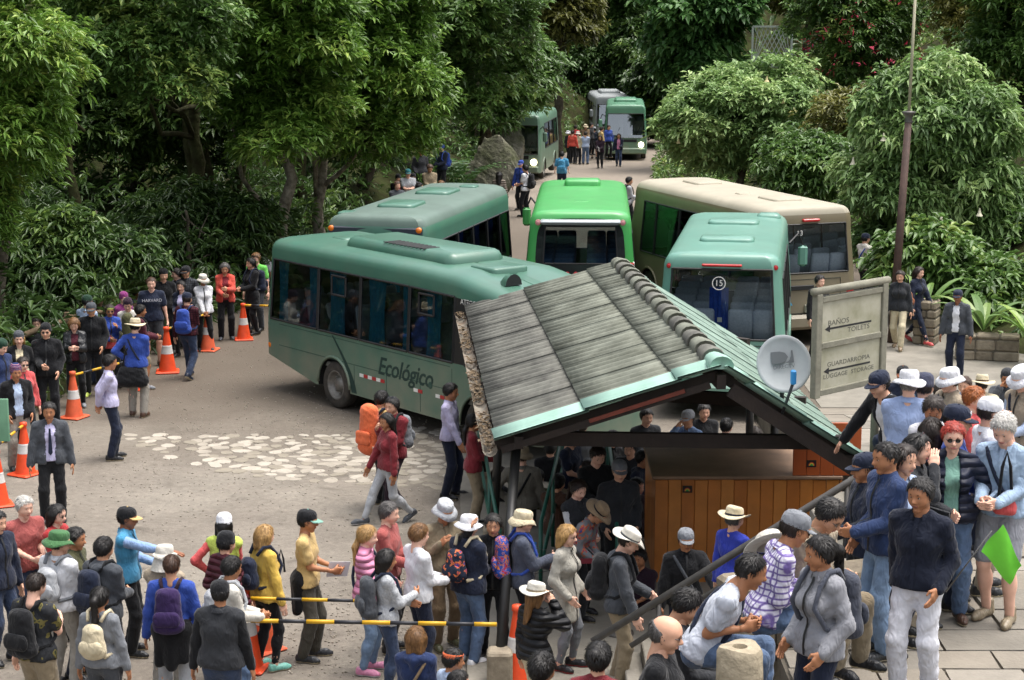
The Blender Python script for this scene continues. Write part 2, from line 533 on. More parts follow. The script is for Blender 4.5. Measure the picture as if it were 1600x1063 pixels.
W = lambda u, v, y: tuple(at_y(u, v, y))
def crown_px(u0, v0, u1, v1, y, depth):
    a, b = at_y(u0, v1, y), at_y(u1, v0, y)
    return (((a.x + b.x) / 2, y, (a.z + b.z) / 2), ((b.x - a.x) / 2, depth, (b.z - a.z) / 2))
def gl(x, y): return float(left_z(np.array([x]), np.array([y]))[0])
def gr(x, y): return float(right_z(np.array([x]), np.array([y]))[0])
def ltree(label, ub, yb, ut, vt, crown, **k):
    b = at_y(ub, 300, yb); z = gl(b.x, yb)
    return tree(k.pop('name', 'broadleaf_tree'), label, (b.x, yb, z), W(ut, vt, yb), crown, **k)

GL = 'trees beside the bus queue'
ltree('bright feathery leafed tree at the left edge of the photo', -30, 37, -20, 60, crown_px(-190, -190, 118, 420, 35.5, 2.0), leaf='bright', nl=44, lobe=(.55, .95), dens=26, leafs=10, length=.22, width=.06, droop=.35, r0=.2, tint=(.2, .9), group=GL)
ltree('wide tree with a low bright bough left of centre of the forest edge', 300, 48, 290, 60, crown_px(60, -230, 400, 215, 43, 2.4), leaf='mid', nl=46, lobe=(.6, 1.05), dens=22, leafs=9, length=.22, width=.085, droop=.2, tint=(.15, 1.0), group=GL, bark_mat=bark_m)
ltree('tree with pale mottled trunk behind the rear of the dark green bus', 418, 49, 452, 215, crown_px(300, -200, 570, 305, 46, 2.2), leaf='bright', nl=54, lobe=(.5, .95), dens=25, leafs=10, length=.26, width=.085, droop=.2, r0=.22, tint=(.15, .85), group=GL, bark_mat=bark_p, limbs=3)
ltree('tree with slim grey trunk beside the front of the parked green bus', 500, 52, 512, 190, crown_px(450, -200, 700, 325, 50, 2.4), leaf='bright', nl=58, lobe=(.5, 1.0), dens=24, leafs=10, length=.26, width=.085, droop=.2, r0=.2, tint=(.1, .8), group=GL, bark_mat=bark_p, limbs=3)
ltree('large tree with thick leaning brown trunk above the seated people', 606, 66, 665, 90, crown_px(560, -260, 850, 215, 65, 2.8), leaf='mid', nl=50, lobe=(.75, 1.3), dens=14, leafs=9, length=.32, width=.12, droop=.2, r0=.36, tint=(.05, .8), group=GL, bark_mat=bark_m)
ltree('shadowed tree set back between the two leaning trunks', 560, 60, 560, 60, crown_px(440, -160, 660, 300, 58, 2.4), leaf='dark', nl=44, lobe=(.8, 1.3), dens=13, length=.32, width=.11, droop=.25, r0=.22, tint=(.1, .9), group=GL)
ltree('tree with drooping dark leaves over the mossy bank', 770, 76, 770, 60, crown_px(690, -160, 850, 240, 76, 2.6), leaf='mid', nl=40, lobe=(.75, 1.25), dens=13, leafs=9, length=.36, width=.14, droop=.3, r0=.3, tint=(.0, .75), group=GL)
ltree('dark tree deep in the shade behind the waiting queue', 210, 52, 230, 80, crown_px(40, -100, 430, 330, 51, 2.2), leaf='dark', nl=60, lobe=(.7, 1.2), dens=15, length=.3, width=.1, droop=.25, r0=.2, tint=(.25, .95), group=GL)
ltree('low dark shrub with long leaves behind the queue', 150, 40, 150, 330, crown_px(-20, 320, 250, 500, 39.5, 1.0), leaf='dark', nl=34, lobe=(.4, .7), dens=26, leafs=9, length=.3, width=.075, droop=.4, r0=.06, tint=(.15, .95), group=GL, name='shrub', cat='shrub')
ltree('leafy dark shrub behind the backward-cap men in the queue', 300, 44.5, 290, 330, crown_px(190, 280, 430, 430, 46.5, 1.0), leaf='dark', nl=34, lobe=(.45, .8), dens=22, leafs=9, length=.28, width=.065, droop=.45, r0=.06, tint=(.1, .8), group=GL, name='shrub', cat='shrub')
# slim dark stems inside the wood
for i, (u, y, ut, lab) in enumerate([(345, 50, 330, 'slim dark trunk in the shade behind the orange jacket'), (375, 54, 360, 'thin leaning dark trunk deep in the wood'), (470, 56, 475, 'dark trunk between the pale mottled trunks'), (535, 58, 548, 'dark trunk behind the parked bus roof'), (140, 47, 120, 'dim trunk behind the low shrub of the queue'), (255, 49, 262, 'dim trunk behind the printed shirt man')]):
    b = at_y(u, 300, y)
    root = empty('tree_trunk', (b.x, y, gl(b.x, y)))
    mb = MB(); tp = Vector(W(ut, 20, y)) - root.location
    limb(mb, (0, 0, -.3), tp, .15, .09, r, .05, 8, 8)
    limb(mb, tp * .5, tp * .72 + Vector((r.uniform(-1, 1), 0, .3)), .06, .02, r, .1, 5, 6)
    mb.build('trunk', bark_m, root, smooth=True)
    tag(root, lab, 'tree', 'bare trunks inside the wood')

# background trees beyond the road
GB = 'trees beyond the far end of the road'
for (lab, u0, v0, u1, v1, y, lf, tn) in [
    ('olive-tinged tree above the far minibus', 800, -170, 935, 110, 104, 'olive', (.0, .6)),
    ('dark tree filling the gap above the far buses', 900, -200, 1030, 90, 122, 'mid', (.0, .5)),
    ('shaded tree directly behind the parked far buses', 850, 70, 960, 200, 124, 'dark', (.1, .7)),
    ('dark leafy tree rising behind the roof of the grey bus', 925, 10, 1050, 190, 120, 'dark', (.1, .8)),
    ('leafy tree closing the gap left of the far green bus', 850, 20, 960, 200, 121, 'dark', (.0, .7)),
    ('shaded round tree right of the far buses', 1000, 60, 1100, 230, 112, 'dark', (.0, .8))]:
    c = crown_px(u0, v0, u1, v1, y, 3.2)
    b = at_y((u0 + u1) / 2, 250, y)
    tree('broadleaf_tree', lab, (b.x, y, -1.5), (b.x + .3, y, c[0][2]), c, leaf=lf, nl=36, lobe=(1.0, 1.8), dens=9, leafs=9, length=.46, width=.18, droop=.3, r0=.3, tint=tn, group=GB)

ltree('dense tree filling the wood between the parked bus and the leaning trunk', 560, 70, 560, 60, crown_px(480, 120, 640, 330, 70, 1.6), leaf='dark', nl=34, lobe=(.7, 1.2), dens=14, length=.34, width=.13, droop=.3, r0=.2, tint=(.1, .8), group=GL)
ltree('leafy tree closing the wood above the mossy bank', 740, 84, 740, 60, crown_px(660, 20, 880, 200, 84, 2.2), leaf='mid', nl=40, lobe=(.9, 1.5), dens=10, length=.4, width=.15, droop=.25, r0=.25, tint=(.0, .8), group=GL)
# right-hand shrubs and trees
GR = 'shrubs and trees on the right of the road'
def rtree(name, label, ub, yb, crown, **k):
    b = at_y(ub, 300, yb); z = gr(b.x, yb) if b.x > xr(yb) else float(ground_z(b.x, yb))
    return tree(name, label, (b.x, yb, z), (b.x + .2, yb, crown[0][2]), crown, group=GR, **k)
rtree('broadleaf_tree', 'tall big-leaved tree above the far road bend', 1090, 96, crown_px(1005, -110, 1180, 150, 95, 3.0), leaf='fern', nl=40, lobe=(.9, 1.5), dens=11, leafs=8, length=.48, width=.25, droop=.4, r0=.28, tint=(.0, .8))
rtree('flowering_shrub', 'broad pale-green shrub spreading over the road behind the tan bus', 1150, 66, crown_px(1010, 75, 1310, 295, 66, 2.4), leaf='blue', nl=64, lobe=(.5, 1.0), dens=27, leafs=8, length=.28, width=.1, droop=.22, r0=.16, tint=(.25, 1.0), cat='shrub')
rtree('flowering_shrub', 'huge drooping trumpet-flower shrub behind the brown pole', 1480, 47, crown_px(1290, 60, 1640, 470, 47.5, 2.0), leaf='blue', nl=84, lobe=(.42, .85), dens=34, leafs=8, length=.27, width=.09, droop=.38, r0=.14, tint=(.1, .95), cat='shrub', up=.55)
rtree('shrub', 'dark leafy shrub between the tan bus and the trumpet-flower shrub', 1260, 56, crown_px(1190, 190, 1360, 350, 56, 1.4), leaf='mid', nl=16, lobe=(.7, 1.1), dens=17, leafs=8, length=.28, width=.1, droop=.4, r0=.1, tint=(.0, .7), cat='shrub')
rtree('flowering_tree', 'tall red-flowered tree on the slope at the upper right', 1330, 74, crown_px(1230, -130, 1460, 175, 74, 2.6), leaf='mid', nl=46, lobe=(.7, 1.2), dens=15, leafs=9, length=.27, width=.1, droop=.25, r0=.2, tint=(.1, .9), cat='tree')
rtree('broadleaf_tree', 'yellow-green tree at the top right corner', 1560, 66, crown_px(1430, -150, 1660, 110, 66, 2.4), leaf='olive', nl=44, lobe=(.7, 1.2), dens=15, leafs=9, length=.25, width=.07, droop=.3, r0=.2, tint=(.2, 1.0))
rtree('shrub', 'low broad-leaved shrub behind the stone planter wall', 1440, 43, crown_px(1370, 350, 1520, 475, 43.4, .8), leaf='mid', nl=16, lobe=(.5, .8), dens=22, leafs=8, length=.32, width=.12, droop=.4, r0=.06, tint=(.1, .95), cat='shrub')
rtree('broadleaf_tree', 'leafy tree on the slope above the lattice panel', 1250, 100, crown_px(1150, -140, 1330, 60, 100, 3.0), leaf='olive', nl=36, lobe=(1.0, 1.7), dens=9, leafs=9, length=.4, width=.15, droop=.25, r0=.25, tint=(.0, .8))
rtree('broadleaf_tree', 'leafy tree behind the top of the brown pole', 1430, 88, crown_px(1330, -140, 1520, 90, 88, 3.0), leaf='mid', nl=40, lobe=(1.0, 1.6), dens=10, leafs=9, length=.36, width=.13, droop=.25, r0=.25, tint=(.0, .8))
rtree('broadleaf_tree', 'leafy tree behind the trumpet-flower shrub at the right edge', 1600, 60, crown_px(1500, -120, 1720, 180, 60, 2.2), leaf='mid', nl=40, lobe=(.8, 1.3), dens=13, leafs=9, length=.3, width=.1, droop=.25, r0=.2, tint=(.1, .9))
rtree('shrub', 'reddish-green shrub below the red-flowered tree', 1380, 62, crown_px(1270, 130, 1460, 260, 62, 1.4), leaf='olive', nl=34, lobe=(.6, 1.0), dens=16, leafs=8, length=.26, width=.09, droop=.3, r0=.1, tint=(.1, .8), cat='shrub')
rtree('shrub', 'dark shrub at the foot of the trumpet-flower shrub', 1560, 43, crown_px(1480, 400, 1640, 500, 42.6, .8), leaf='mid', nl=26, lobe=(.4, .65), dens=22, leafs=8, length=.28, width=.1, droop=.3, r0=.06, tint=(.0, .7), cat='shrub')
# ------------------------------------------------------------------ buses
def glass_mat(key, tint, refl=.55, rough=.04, ior=1.5):
    m = bpy.data.materials.new(key); m.use_nodes = True
    N, L = m.node_tree.nodes, m.node_tree.links
    N.remove(N['Principled BSDF']); out = N['Material Output']
    t = N.new('ShaderNodeBsdfTransparent'); t.inputs['Color'].default_value = lin(tint)
    g = N.new('ShaderNodeBsdfGlossy'); g.inputs['Roughness'].default_value = rough; g.inputs['Color'].default_value = (.9, .95, .95, 1)
    fr = N.new('ShaderNodeFresnel'); fr.inputs['IOR'].default_value = ior
    mu = N.new('ShaderNodeMath'); mu.operation = 'MULTIPLY'; mu.inputs[1].default_value = refl * 2
    mu.use_clamp = True
    L.new(fr.outputs[0], mu.inputs[0])
    mx = N.new('ShaderNodeMixShader'); L.new(mu.outputs[0], mx.inputs[0])
    L.new(t.outputs[0], mx.inputs[1]); L.new(g.outputs[0], mx.inputs[2]); L.new(mx.outputs[0], out.inputs['Surface'])
    return m
GLASS = glass_mat('tinted_glass', 'a4acac')
GLASS_D = glass_mat('dark_tinted_glass', 'cfd6d6', .45)
GLASS_C = glass_mat('windscreen_glass', 'b8c2c2', 1.0, ior=2.1)
RUB = mat('black_rubber', '141516', .55, noise=.2, nscale=6)
TYRE = mat('tyre_rubber', '2a2825', .9, noise=.3, nscale=7, col2='4a443c')
STEEL = mat('wheel_steel', '7d7a74', .55, metal=.6, noise=.25, nscale=9)
CHROME = mat('chrome', 'b8bcbc', .25, metal=1.0)
UNDER = mat('underbody', '171614', .95)
INTER = mat('cabin_trim', '8c8e88', .8)
SEAT = mat('seat_fabric', 'c3cad8', .9, noise=.12, nscale=30)
SEAT_W = mat('seat_headrest_cover', 'a9aeb4', .9)
SEAT_B = mat('seat_fabric_blue', '34506e', .9, noise=.2, nscale=30)
CURT = mat('curtain_teal', '2a93b8', .95, noise=.18, nscale=12)
CURT_B = mat('curtain_blue', '2c50a8', .95, noise=.18, nscale=12)
REDL = mat('red_lens', 'b3181c', .25, coat=.4)
ORGL = mat('orange_lens', 'e0761c', .25, coat=.4)
LIT = mat('lit_headlight', 'fff2d8', .3, emit=('ffe9c4', 7.0))
CLEAR = mat('clear_lens', 'c9cfd0', .12, coat=.5)
WHITE = mat('white_paint', 'd9d8d2', .5)
REDP = mat('red_reflector', 'a8262a', .4)
PLATE = mat('number_plate', 'c8c6b8', .5)
SKYBLUE = mat('sky_blue_emblem', '3f9cc4', .45)

def paint(key, col, dust='8d8572', st=.65, rough=.36):
    return mat(key, col, rough, noise=.09, nscale=1.6, coat=.22, dirt=(dust, 1.7, st), detail=8)

def text(name, body, size, m, parent, matrix, shear=0.0, extrude=.002, align='CENTER', spacing=1.0, bold=0.0):
    cu = bpy.data.curves.new(name, 'FONT')
    cu.body, cu.size, cu.shear, cu.extrude = body, size, shear, extrude
    cu.align_x, cu.align_y = align, 'CENTER'
    cu.space_character = spacing
    cu.resolution_u = 3
    cu.materials.append(m)
    cu.offset = bold
    tmp = bpy.data.objects.new(name, cu)
    me = bpy.data.meshes.new_from_object(tmp)
    bpy.data.objects.remove(tmp)
    return link(name, me, m, parent, matrix=matrix)

def basis(x, y, o):
    x, y = Vector(x).normalized(), Vector(y).normalized()
    z = x.cross(y)
    M = Matrix((x, y, z)).transposed().to_4x4()
    M.translation = Vector(o)
    return M

def rr_box(mb, lo, hi, rad=.05, n=3, m=0, M=None, top=.03):
    """box with rounded vertical edges and a softened top"""
    x0, y0, z0 = lo; x1, y1, z1 = hi
    ring = []
    for cx, cy, a0 in ((x1 - rad, y1 - rad, 0), (x0 + rad, y1 - rad, 90), (x0 + rad, y0 + rad, 180), (x1 - rad, y0 + rad, 270)):
        for k in range(n + 1):
            a = R(a0 + 90 * k / n)
            ring.append((cx, cy, math.cos(a), math.sin(a)))
    V, F = [], []
    lv = [(z0, rad), (z1 - top, rad), (z1 - top * .3, rad - top * .4), (z1, rad - top)]
    q = len(ring)
    for z, rd in lv:
        for cx, cy, c, s_ in ring:
            V.append((cx + c * rd, cy + s_ * rd, z))
    for i in range(len(lv) - 1):
        for k in range(q):
            a, b = i * q + k, i * q + (k + 1) % q
            F.append((a, b, b + q, a + q))
    F.append(tuple(range((len(lv) - 1) * q, len(lv) * q)))
    F.append(tuple(range(q - 1, -1, -1)))
    if M is not None: V = [M @ Vector(v) for v in V]
    mb.add(V, F, m)

def make_seat(col):
    mb = MB()
    rr_box(mb, (-.22, -.21, .32), (.24, .21, .47), .05, 3)
    M = Matrix.Translation((-.24, 0, .4)) @ Matrix.Rotation(R(-9), 4, 'Y')
    V0 = len(mb.v)
    rr_box(mb, (-.06, -.215, 0), (.06, .215, .72), .055, 3, 0, M, top=.05)
    mb.box((-.2, -.18, 0), (.15, .18, .33), 1)
    return mb.mesh('seat', True)
SEAT_MESH = make_seat(None)

def wheel(parent, x, y, r=.43, wd=.26):
    s = -1 if y < 0 else 1
    root = empty('wheel', (x, y, r)); root.parent = parent
    M = Matrix.Rotation(R(90) * -s, 4, 'X')
    t = MB(); h = wd / 2
    t.lathe([(r * .62, -h), (r * .9, -h), (r * .985, -h * .75), (r, -h * .4), (r, h * .4), (r * .985, h * .75), (r * .9, h), (r * .62, h * .92)], 32, 0, M)
    t.build('tyre', TYRE, root, True)
    m = MB()
    m.lathe([(r * .63, h * .9), (r * .6, h * .98), (r * .55, h * .7), (r * .5, h * .1), (r * .34, -h * .05), (r * .28, h * .5), (r * .2, h * .62), (0.001, h * .66)], 28, 0, M)
    for k in range(8):
        a = k * math.pi / 4
        m.lathe([(.022, 0), (.022, .03), (.001, .035)], 6, 0, M @ Matrix.Translation((r * .4 * math.cos(a), r * .4 * math.sin(a), h * .02)))
    m.build('rim', STEEL, root, True)

class Bus:
    def __init__(s, loc, heading, L, w, pm, label, top=2.92, side=(1.42, 2.42), roof_m=None, wins_r=(), wins_l=(), rear=None, front=None,
                 rake=.28, rear_rake=.1, wheels=(-2.0, 2.1), tumble=.07, name='bus', far=False, rear_up=.0, zb=.36, group='minibuses at the terminus', z=0.0, band_m=None, drop=0.0):
        s.drop = drop
        s.root = empty(name, (loc[0], loc[1], z), heading)
        tag(s.root, label, 'bus', group)
        s.L, s.w, s.top = L, w, top
        s.rake, s.rr, s.tb, s.ru, s.zb = rake, rear_rake, tumble, rear_up, zb
        s.side = side
        s.pm = pm
        hl, rc = L / 2, .22
        zs, zt = side
        ry0, ry1, rz0, rz1 = rear if rear else (0, 0, 0, 0)
        fy, fz0, fz1 = front if front else (w - .12, 1.2, 2.45)
        lv = {zb, .62, .95, 1.16, zs, zt, 2.68}
        if rear: lv |= {rz0, rz1}
        if front: lv |= {fz0, fz1}
        lv = sorted(lv)
        # drop levels that nearly coincide
        keep = [lv[0]]
        for a in lv[1:]:
            if a - keep[-1] > .035: keep.append(a)
            elif a in (zs, zt, rz0, rz1, fz0, fz1): keep[-1] = a
        lv = keep
        near = lambda q: min(lv, key=lambda a: abs(a - q))
        zs, zt, rz0, rz1, fz0, fz1 = map(near, (zs, zt, rz0, rz1, fz0, fz1))
        h = top - 2.68
        roof = [(2.68 + h * .34, .022), (2.68 + h * .6, .06), (2.68 + h * .78, .12), (2.68 + h * .9, .24), (2.68 + h * .97, .5), (top, .9)]
        # perimeter, counter-clockwise from rear right: right side (y=-w) forward, front, left side back, rear
        def xs_for(wins):
            q = {-hl + rc, hl - rc}
            for a, b in wins: q |= {a, b}
            for xw in wheels: q |= {xw - .62, xw + .62}
            q = sorted(q)
            out = [q[0]]
            for a in q[1:]:
                n = max(1, int((a - out[-1]) / .8)); b = out[-1]
                out += [b + (a - b) * k / n for k in range(1, n + 1)]
            return out
        per = []
        for x in xs_for(wins_r): per.append((x, -w, 'R', x))
        for k in range(1, 4): a = R(-90 + 90 * k / 4); per.append((hl - rc + rc * math.cos(a), -w + rc + rc * math.sin(a), 'C', 0))
        ys = sorted({-w + rc, -fy, -w * .33, 0, w * .33, fy, w - rc}) if front else [-w + rc, -w * .4, 0, w * .4, w - rc]
        for y in ys: per.append((hl, y, 'F', y))
        for k in range(1, 4): a = R(90 * k / 4); per.append((hl - rc + rc * math.cos(a), w - rc + rc * math.sin(a), 'C', 0))
        for x in reversed(xs_for(wins_l)): per.append((x, w, 'L', x))
        for k in range(1, 4): a = R(90 + 90 * k / 4); per.append((-hl + rc + rc * math.cos(a), w - rc + rc * math.sin(a), 'C', 0))
        ys = sorted({-w + rc, ry0, (ry0 + ry1) / 2, ry1, w - rc}) if rear else [-w + rc, -w * .4, 0, w * .4, w - rc]
        for y in reversed(ys): per.append((-hl, y, 'B', y))
        for k in range(1, 4): a = R(180 + 90 * k / 4); per.append((-hl + rc + rc * math.cos(a), -w + rc + rc * math.sin(a), 'C', 0))
        n = len(per)
        # ends bow outwards a little
        per = [((x + (.06 * (1 - (y / w) ** 2) * (1 if t == 'F' else -1) if t in 'FB' else 0)), y, t, q) for x, y, t, q in per]
        levels = [(z, 0.0) for z in lv] + roof
        V = []
        for z, ins in levels:
            for x, y, t, q in per:
                V.append(s.pt(x, y, z, ins))
        body, bm_, panes = [], [], {}
        nl = len(lv)
        def win_of(i, zlo, zhi):
            a, b = per[i], per[(i + 1) % n]
            zm = (zlo + zhi) / 2
            for side, wins in (('R', wins_r), ('L', wins_l)):
                if a[2] == side and b[2] == side and zs < zm < zt:
                    xm = (a[3] + b[3]) / 2
                    for j, (p, q) in enumerate(wins):
                        if p < xm < q: return (side, j)
            if rear and a[2] == 'B' and b[2] == 'B' and rz0 < zm < rz1 and ry0 < (a[3] + b[3]) / 2 < ry1: return ('B', 0)
            if front and a[2] == 'F' and b[2] == 'F' and fz0 < zm < fz1 and abs((a[3] + b[3]) / 2) < fy: return ('F', 0)
            return None
        def in_arch(i, zhi):
            a, b = per[i], per[(i + 1) % n]
            if zhi > 1.17 or a[2] not in 'RL' or b[2] != a[2]: return False
            return any(abs((a[3] + b[3]) / 2 - xw) < .62 for xw in wheels)
        def band(i, zlo, zhi):
            a, b = per[i], per[(i + 1) % n]
            zm = (zlo + zhi) / 2
            for side, wins in (('R', wins_r), ('L', wins_l)):
                if wins and a[2] == side and b[2] == side and zs < zm < zt and wins[0][0] < (a[3] + b[3]) / 2 < wins[-1][1]: return True
            return False
        for li in range(len(levels) - 1):
            for i in range(n):
                j = (i + 1) % n
                f = (li * n + i, li * n + j, (li + 1) * n + j, (li + 1) * n + i)
                if li < nl - 1:
                    zlo, zhi = lv[li], lv[li + 1]
                    k = win_of(i, zlo, zhi)
                    if k:
                        panes.setdefault(k, []).append(f); continue
                    if in_arch(i, zhi): continue
                    body.append(f); bm_.append(1 if band(i, zlo, zhi) else 0)
                else:
                    body.append(f); bm_.append(2 if (roof_m and li >= nl) else 0)
        body.append(tuple(range((len(levels) - 1) * n, len(levels) * n))); bm_.append(2 if roof_m else 0)
        nb_ = len(V)
        V += [(x * .985, y * .66, max(z, s.zb) + .03) for x, y, z in V[:n]]
        body.append(tuple(nb_ + i for i in range(n - 1, -1, -1))); bm_.append(3)
        me = mesh_np('body', V, body, bm_)
        o = link('body', me, [pm, band_m or RUB, roof_m or pm, UNDER], s.root)
        auto_smooth(o, 32); s.body = o
        # wheel arches: panel with a round cut, flare and well
        for xw in wheels:
            for sd in (-1, 1):
                ra = .52
                mb = MB()
                arc, rect = [], []
                for a in sorted([R(180 * k / 16) for k in range(17)] + [math.atan2(.73, .62), math.pi - math.atan2(.73, .62)]):
                    c, sn = math.cos(a), math.sin(a)
                    ax, az = xw + ra * c, .43 + ra * sn
                    q = min(.62 / abs(c) if abs(c) > 1e-6 else 9, (1.16 - .43) / sn if sn > 1e-6 else 9)
                    rx, rz = xw + q * c, .43 + q * sn
                    arc.append((ax, az)); rect.append((rx, rz))
                arc = [(arc[0][0], s.zb)] + arc + [(arc[-1][0], s.zb)]
                rect = [(xw + .62, s.zb)] + rect + [(xw - .62, s.zb)]
                P = [s.pt(x, sd * w, z, 0) for x, z in arc] + [s.pt(x, sd * w, z, 0) for x, z in rect]
                m_ = len(arc)
                Fs = [(k, k + 1, m_ + k + 1, m_ + k) if sd > 0 else (k + 1, k, m_ + k, m_ + k + 1) for k in range(m_ - 1)]
                mb.add(P, Fs, 0)
                Q = [s.pt(x, sd * w, z, 0) for x, z in arc]
                Q2 = [Vector((p[0], p[1] - sd * .42, p[2])) for p in Q]
                mb.add(Q + Q2, [(k, m_ + k, m_ + k + 1, k + 1) if sd > 0 else (k, k + 1, m_ + k + 1, m_ + k) for k in range(m_ - 1)], 1)
                mb.add(Q2, [tuple(range(m_)) if sd < 0 else tuple(range(m_ - 1, -1, -1))], 1)
                mb.build('wheel_arch', [pm, UNDER], s.root)
                fl = MB(); fl.tube([Vector(p) + Vector((0, sd * .008, 0)) for p in Q[1:-1]], .028, 6)
                fl.build('arch_trim', pm, s.root, True)
                wheel(s.root, xw, sd * (w - .15))
        # panes
        for key, fs in panes.items():
            ids = sorted({i for f in fs for i in f}); mp = {a: b for b, a in enumerate(ids)}
            nrm = {'R': Vector((0, 1, 0)), 'L': Vector((0, -1, 0)), 'B': Vector((1, 0, 0)), 'F': Vector((-1, 0, 0))}[key[0]]
            P = [Vector(V[i]) + nrm * .012 for i in ids]
            nm = {'R': 'window_pane', 'L': 'window_pane', 'B': 'rear_window', 'F': 'windscreen'}[key[0]]
            g = {'R': GLASS, 'L': GLASS, 'B': GLASS_D, 'F': GLASS_C}[key[0]]
            link(nm, mesh_np(nm, P, [[mp[i] for i in f] for f in fs]), g, s.root)
            # rubber seal round the pane
            from collections import Counter
            ec = Counter()
            for f in fs:
                for a, b in zip(f, f[1:] + f[:1]): ec[frozenset((a, b))] += 1
            mb = MB()
            for e, c in ec.items():
                if c == 1:
                    a, b = tuple(e); mb.tube([Vector(V[a]), Vector(V[b])], .02, 5)
            mb.build('window_seal', RUB, s.root)
        if not far: s.interior()
    def pt(s, x, y, z, ins):
        hl = s.L / 2
        t = smooth((z - 1.1) / 1.5)
        f = float(np.clip((x - (hl - 1.3)) / 1.3, 0, 1)); b = float(np.clip((-x - (hl - 1.3)) / 1.3, 0, 1))
        xx = x - s.rake * float(t) * f + s.rr * float(t) * b
        yy = y * (1 - s.tb * float(smooth((z - 1.2) / 1.6)) / s.w)
        if ins:
            k = ins if ins < .5 else ins
            yy *= (1 - ins)
            xx *= (1 - ins * .45 * s.w * 2 / s.L) if ins < .9 else (1 - ins * .55 * s.w * 2 / s.L)
        zz = z
        if z < .75 and s.ru:
            zz = z + s.ru * float(smooth((-x - (hl - 1.5)) / 1.5)) * (1 - (z - s.zb) / (.75 - s.zb))
        if s.drop and z > 2.2:
            zz -= s.drop * float(smooth((x - (hl - 3.0)) / 3.0)) * float(smooth((z - 2.2) / .5))
        return (xx, yy, zz)
    def interior(s):
        hl, w = s.L / 2, s.w
        mb = MB()
        mb.box((-hl + .2, -w + .1, .72), (hl - .7, w - .1, .8))
        mb.build('cabin_floor', INTER, s.root)
    def seats(s, x0, x1, step, cloth, cover=None):
        for x in np.arange(x0, x1, step):
            for y in (-.78, -.34, .34, .78):
                o = link('seat', SEAT_MESH, [cloth, RUB], s.root, 'OBJECT')
                o.location = (x, y * s.w / 1.15, .82)
    def curtains(s, spans, side, m):
        zs, zt = s.side
        for (xc, wd) in spans:
            mb = MB(); n = max(6, int(wd / .035)); V, F = [], []
            for k in range(n + 1):
                x = xc - wd / 2 + wd * k / n
                for j, z in enumerate((zs - .05, zs + .3, (zs + zt) / 2 + .1, zt)):
                    sq = 1 - .22 * math.sin(math.pi * j / 3)
                    y = side * (s.w - .11 - .045 * (z - zs) + .022 * math.sin(k * 2.1 + j * .3))
                    V.append((xc + (x - xc) * sq, y, z))
            for k in range(n):
                for j in range(3):
                    a = k * 4 + j; F.append((a, a + 4, a + 5, a + 1))
            mb.add(V, F); mb.build('curtain', m, s.root, True)
    def box(s, name, lo, hi, m, bev=.02, parent=None):
        mb = MB(); mb.box(lo, hi, 0, None, bev)
        return mb.build(name, m, parent or s.root)
    def pod(s, name, lo, hi, m, rad=.12, top=.08, parent=None):
        mb = MB(); rr_box(mb, lo, hi, rad, 4, top=top)
        o = mb.build(name, m, parent or s.root); auto_smooth(o, 35); return o
    def disc(s, name, x, y, z, r, m, axis='x', d=.03, parent=None):
        mb = MB(); M = Matrix.Translation((x, y, z)) @ (Matrix.Rotation(R(90), 4, 'Y') if axis == 'x' else Matrix.Rotation(R(90), 4, 'X') if axis == 'y' else Matrix.Identity(4))
        mb.lathe([(r, -d), (r, d * .6), (r * .8, d), (.001, d * 1.1)], 18, 0, M)
        mb.lathe([(.001, -d * 1.1), (r * .8, -d), (r, -d * .6)], 18, 0, M)
        return mb.build(name, m, parent or s.root, True)
    def mirror(s, side, m):
        hl, w = s.L / 2, s.w
        root = MB()
        root.tube([(hl - .45, side * (w - .06), 2.3), (hl + .05, side * (w + .12), 2.45), (hl + .1, side * (w + .22), 2.2)], .022, 6)
        root.box((hl + .02, side * (w + .22) - .1, 1.75), (hl + .16, side * (w + .22) + .1, 2.2), 1, None, .05)
        root.build('mirror', [RUB, m], s.root)
    def rear_lights(s, z=.95, dz=.3, y=None):
        hl, w = s.L / 2, s.w
        for sd in (-1, 1):
            s.box('tail_light', (-hl - .05, sd * (w - .2) - .09, z), (-hl + .1, sd * (w - .2) + .09, z + dz), REDL, .03)

PA = paint('paint_teal_green', '326656')
# A: long dark-teal bus with the script lettering on its side
A = Bus((-1.22, 33.305), R(-51.5), 8.3, 1.15, PA, 'dark teal bus with Ecológico lettering on its side, beside the shelter', top=2.9, side=(1.38, 2.5),
        drop=.3, wins_r=[(-3.9, -2.3), (-2.26, -.95), (-.91, .53), (.57, 1.82), (2.15, 2.95)], wins_l=[(-3.6, -2.4), (-2.3, -1.1), (-1.0, .4), (.5, 1.8)],
        front=(.98, 1.25, 2.45), wheels=(-1.75, 2.55), rear_up=.33)
A.seats(-3.3, 1.9, .8, SEAT)
A.curtains([(-3.6, .34), (-2.55, .34), (-1.8, .5), (-.55, .5), (.36, .24), (1.15, .45)], -1, CURT)
A.curtains([(-3.2, .4), (-1.9, .5), (-.2, .4), (1.0, .4)], 1, CURT)
ac = A.pod('roof_air_conditioner', (-2.2, -.62, 2.83), (1.05, .62, 3.06), PA, .2, .14)
for k in range(11):
    A.box('louvre', (-1.0 + k * .115, -.56, 3.055), (-.94 + k * .115, -.2, 3.07), RUB, .004, ac)
A.pod('roof_hatch', (1.3, -.42, 2.72), (2.0, .35, 2.9), PA, .1, .04)
A.pod('roof_hatch', (-3.2, -.25, 2.83), (-2.7, .3, 2.92), PA, .1, .04)
mb = MB()
V, F = [], []
for i, x in enumerate((2.35, 2.55, 2.7)):
    for k in range(9):
        a = R(180 * k / 8); rr_ = (.02, .15, .17)[i]
        V.append((x, -.55 + rr_ * math.cos(a), 2.72 + rr_ * 1.1 * math.sin(a)))
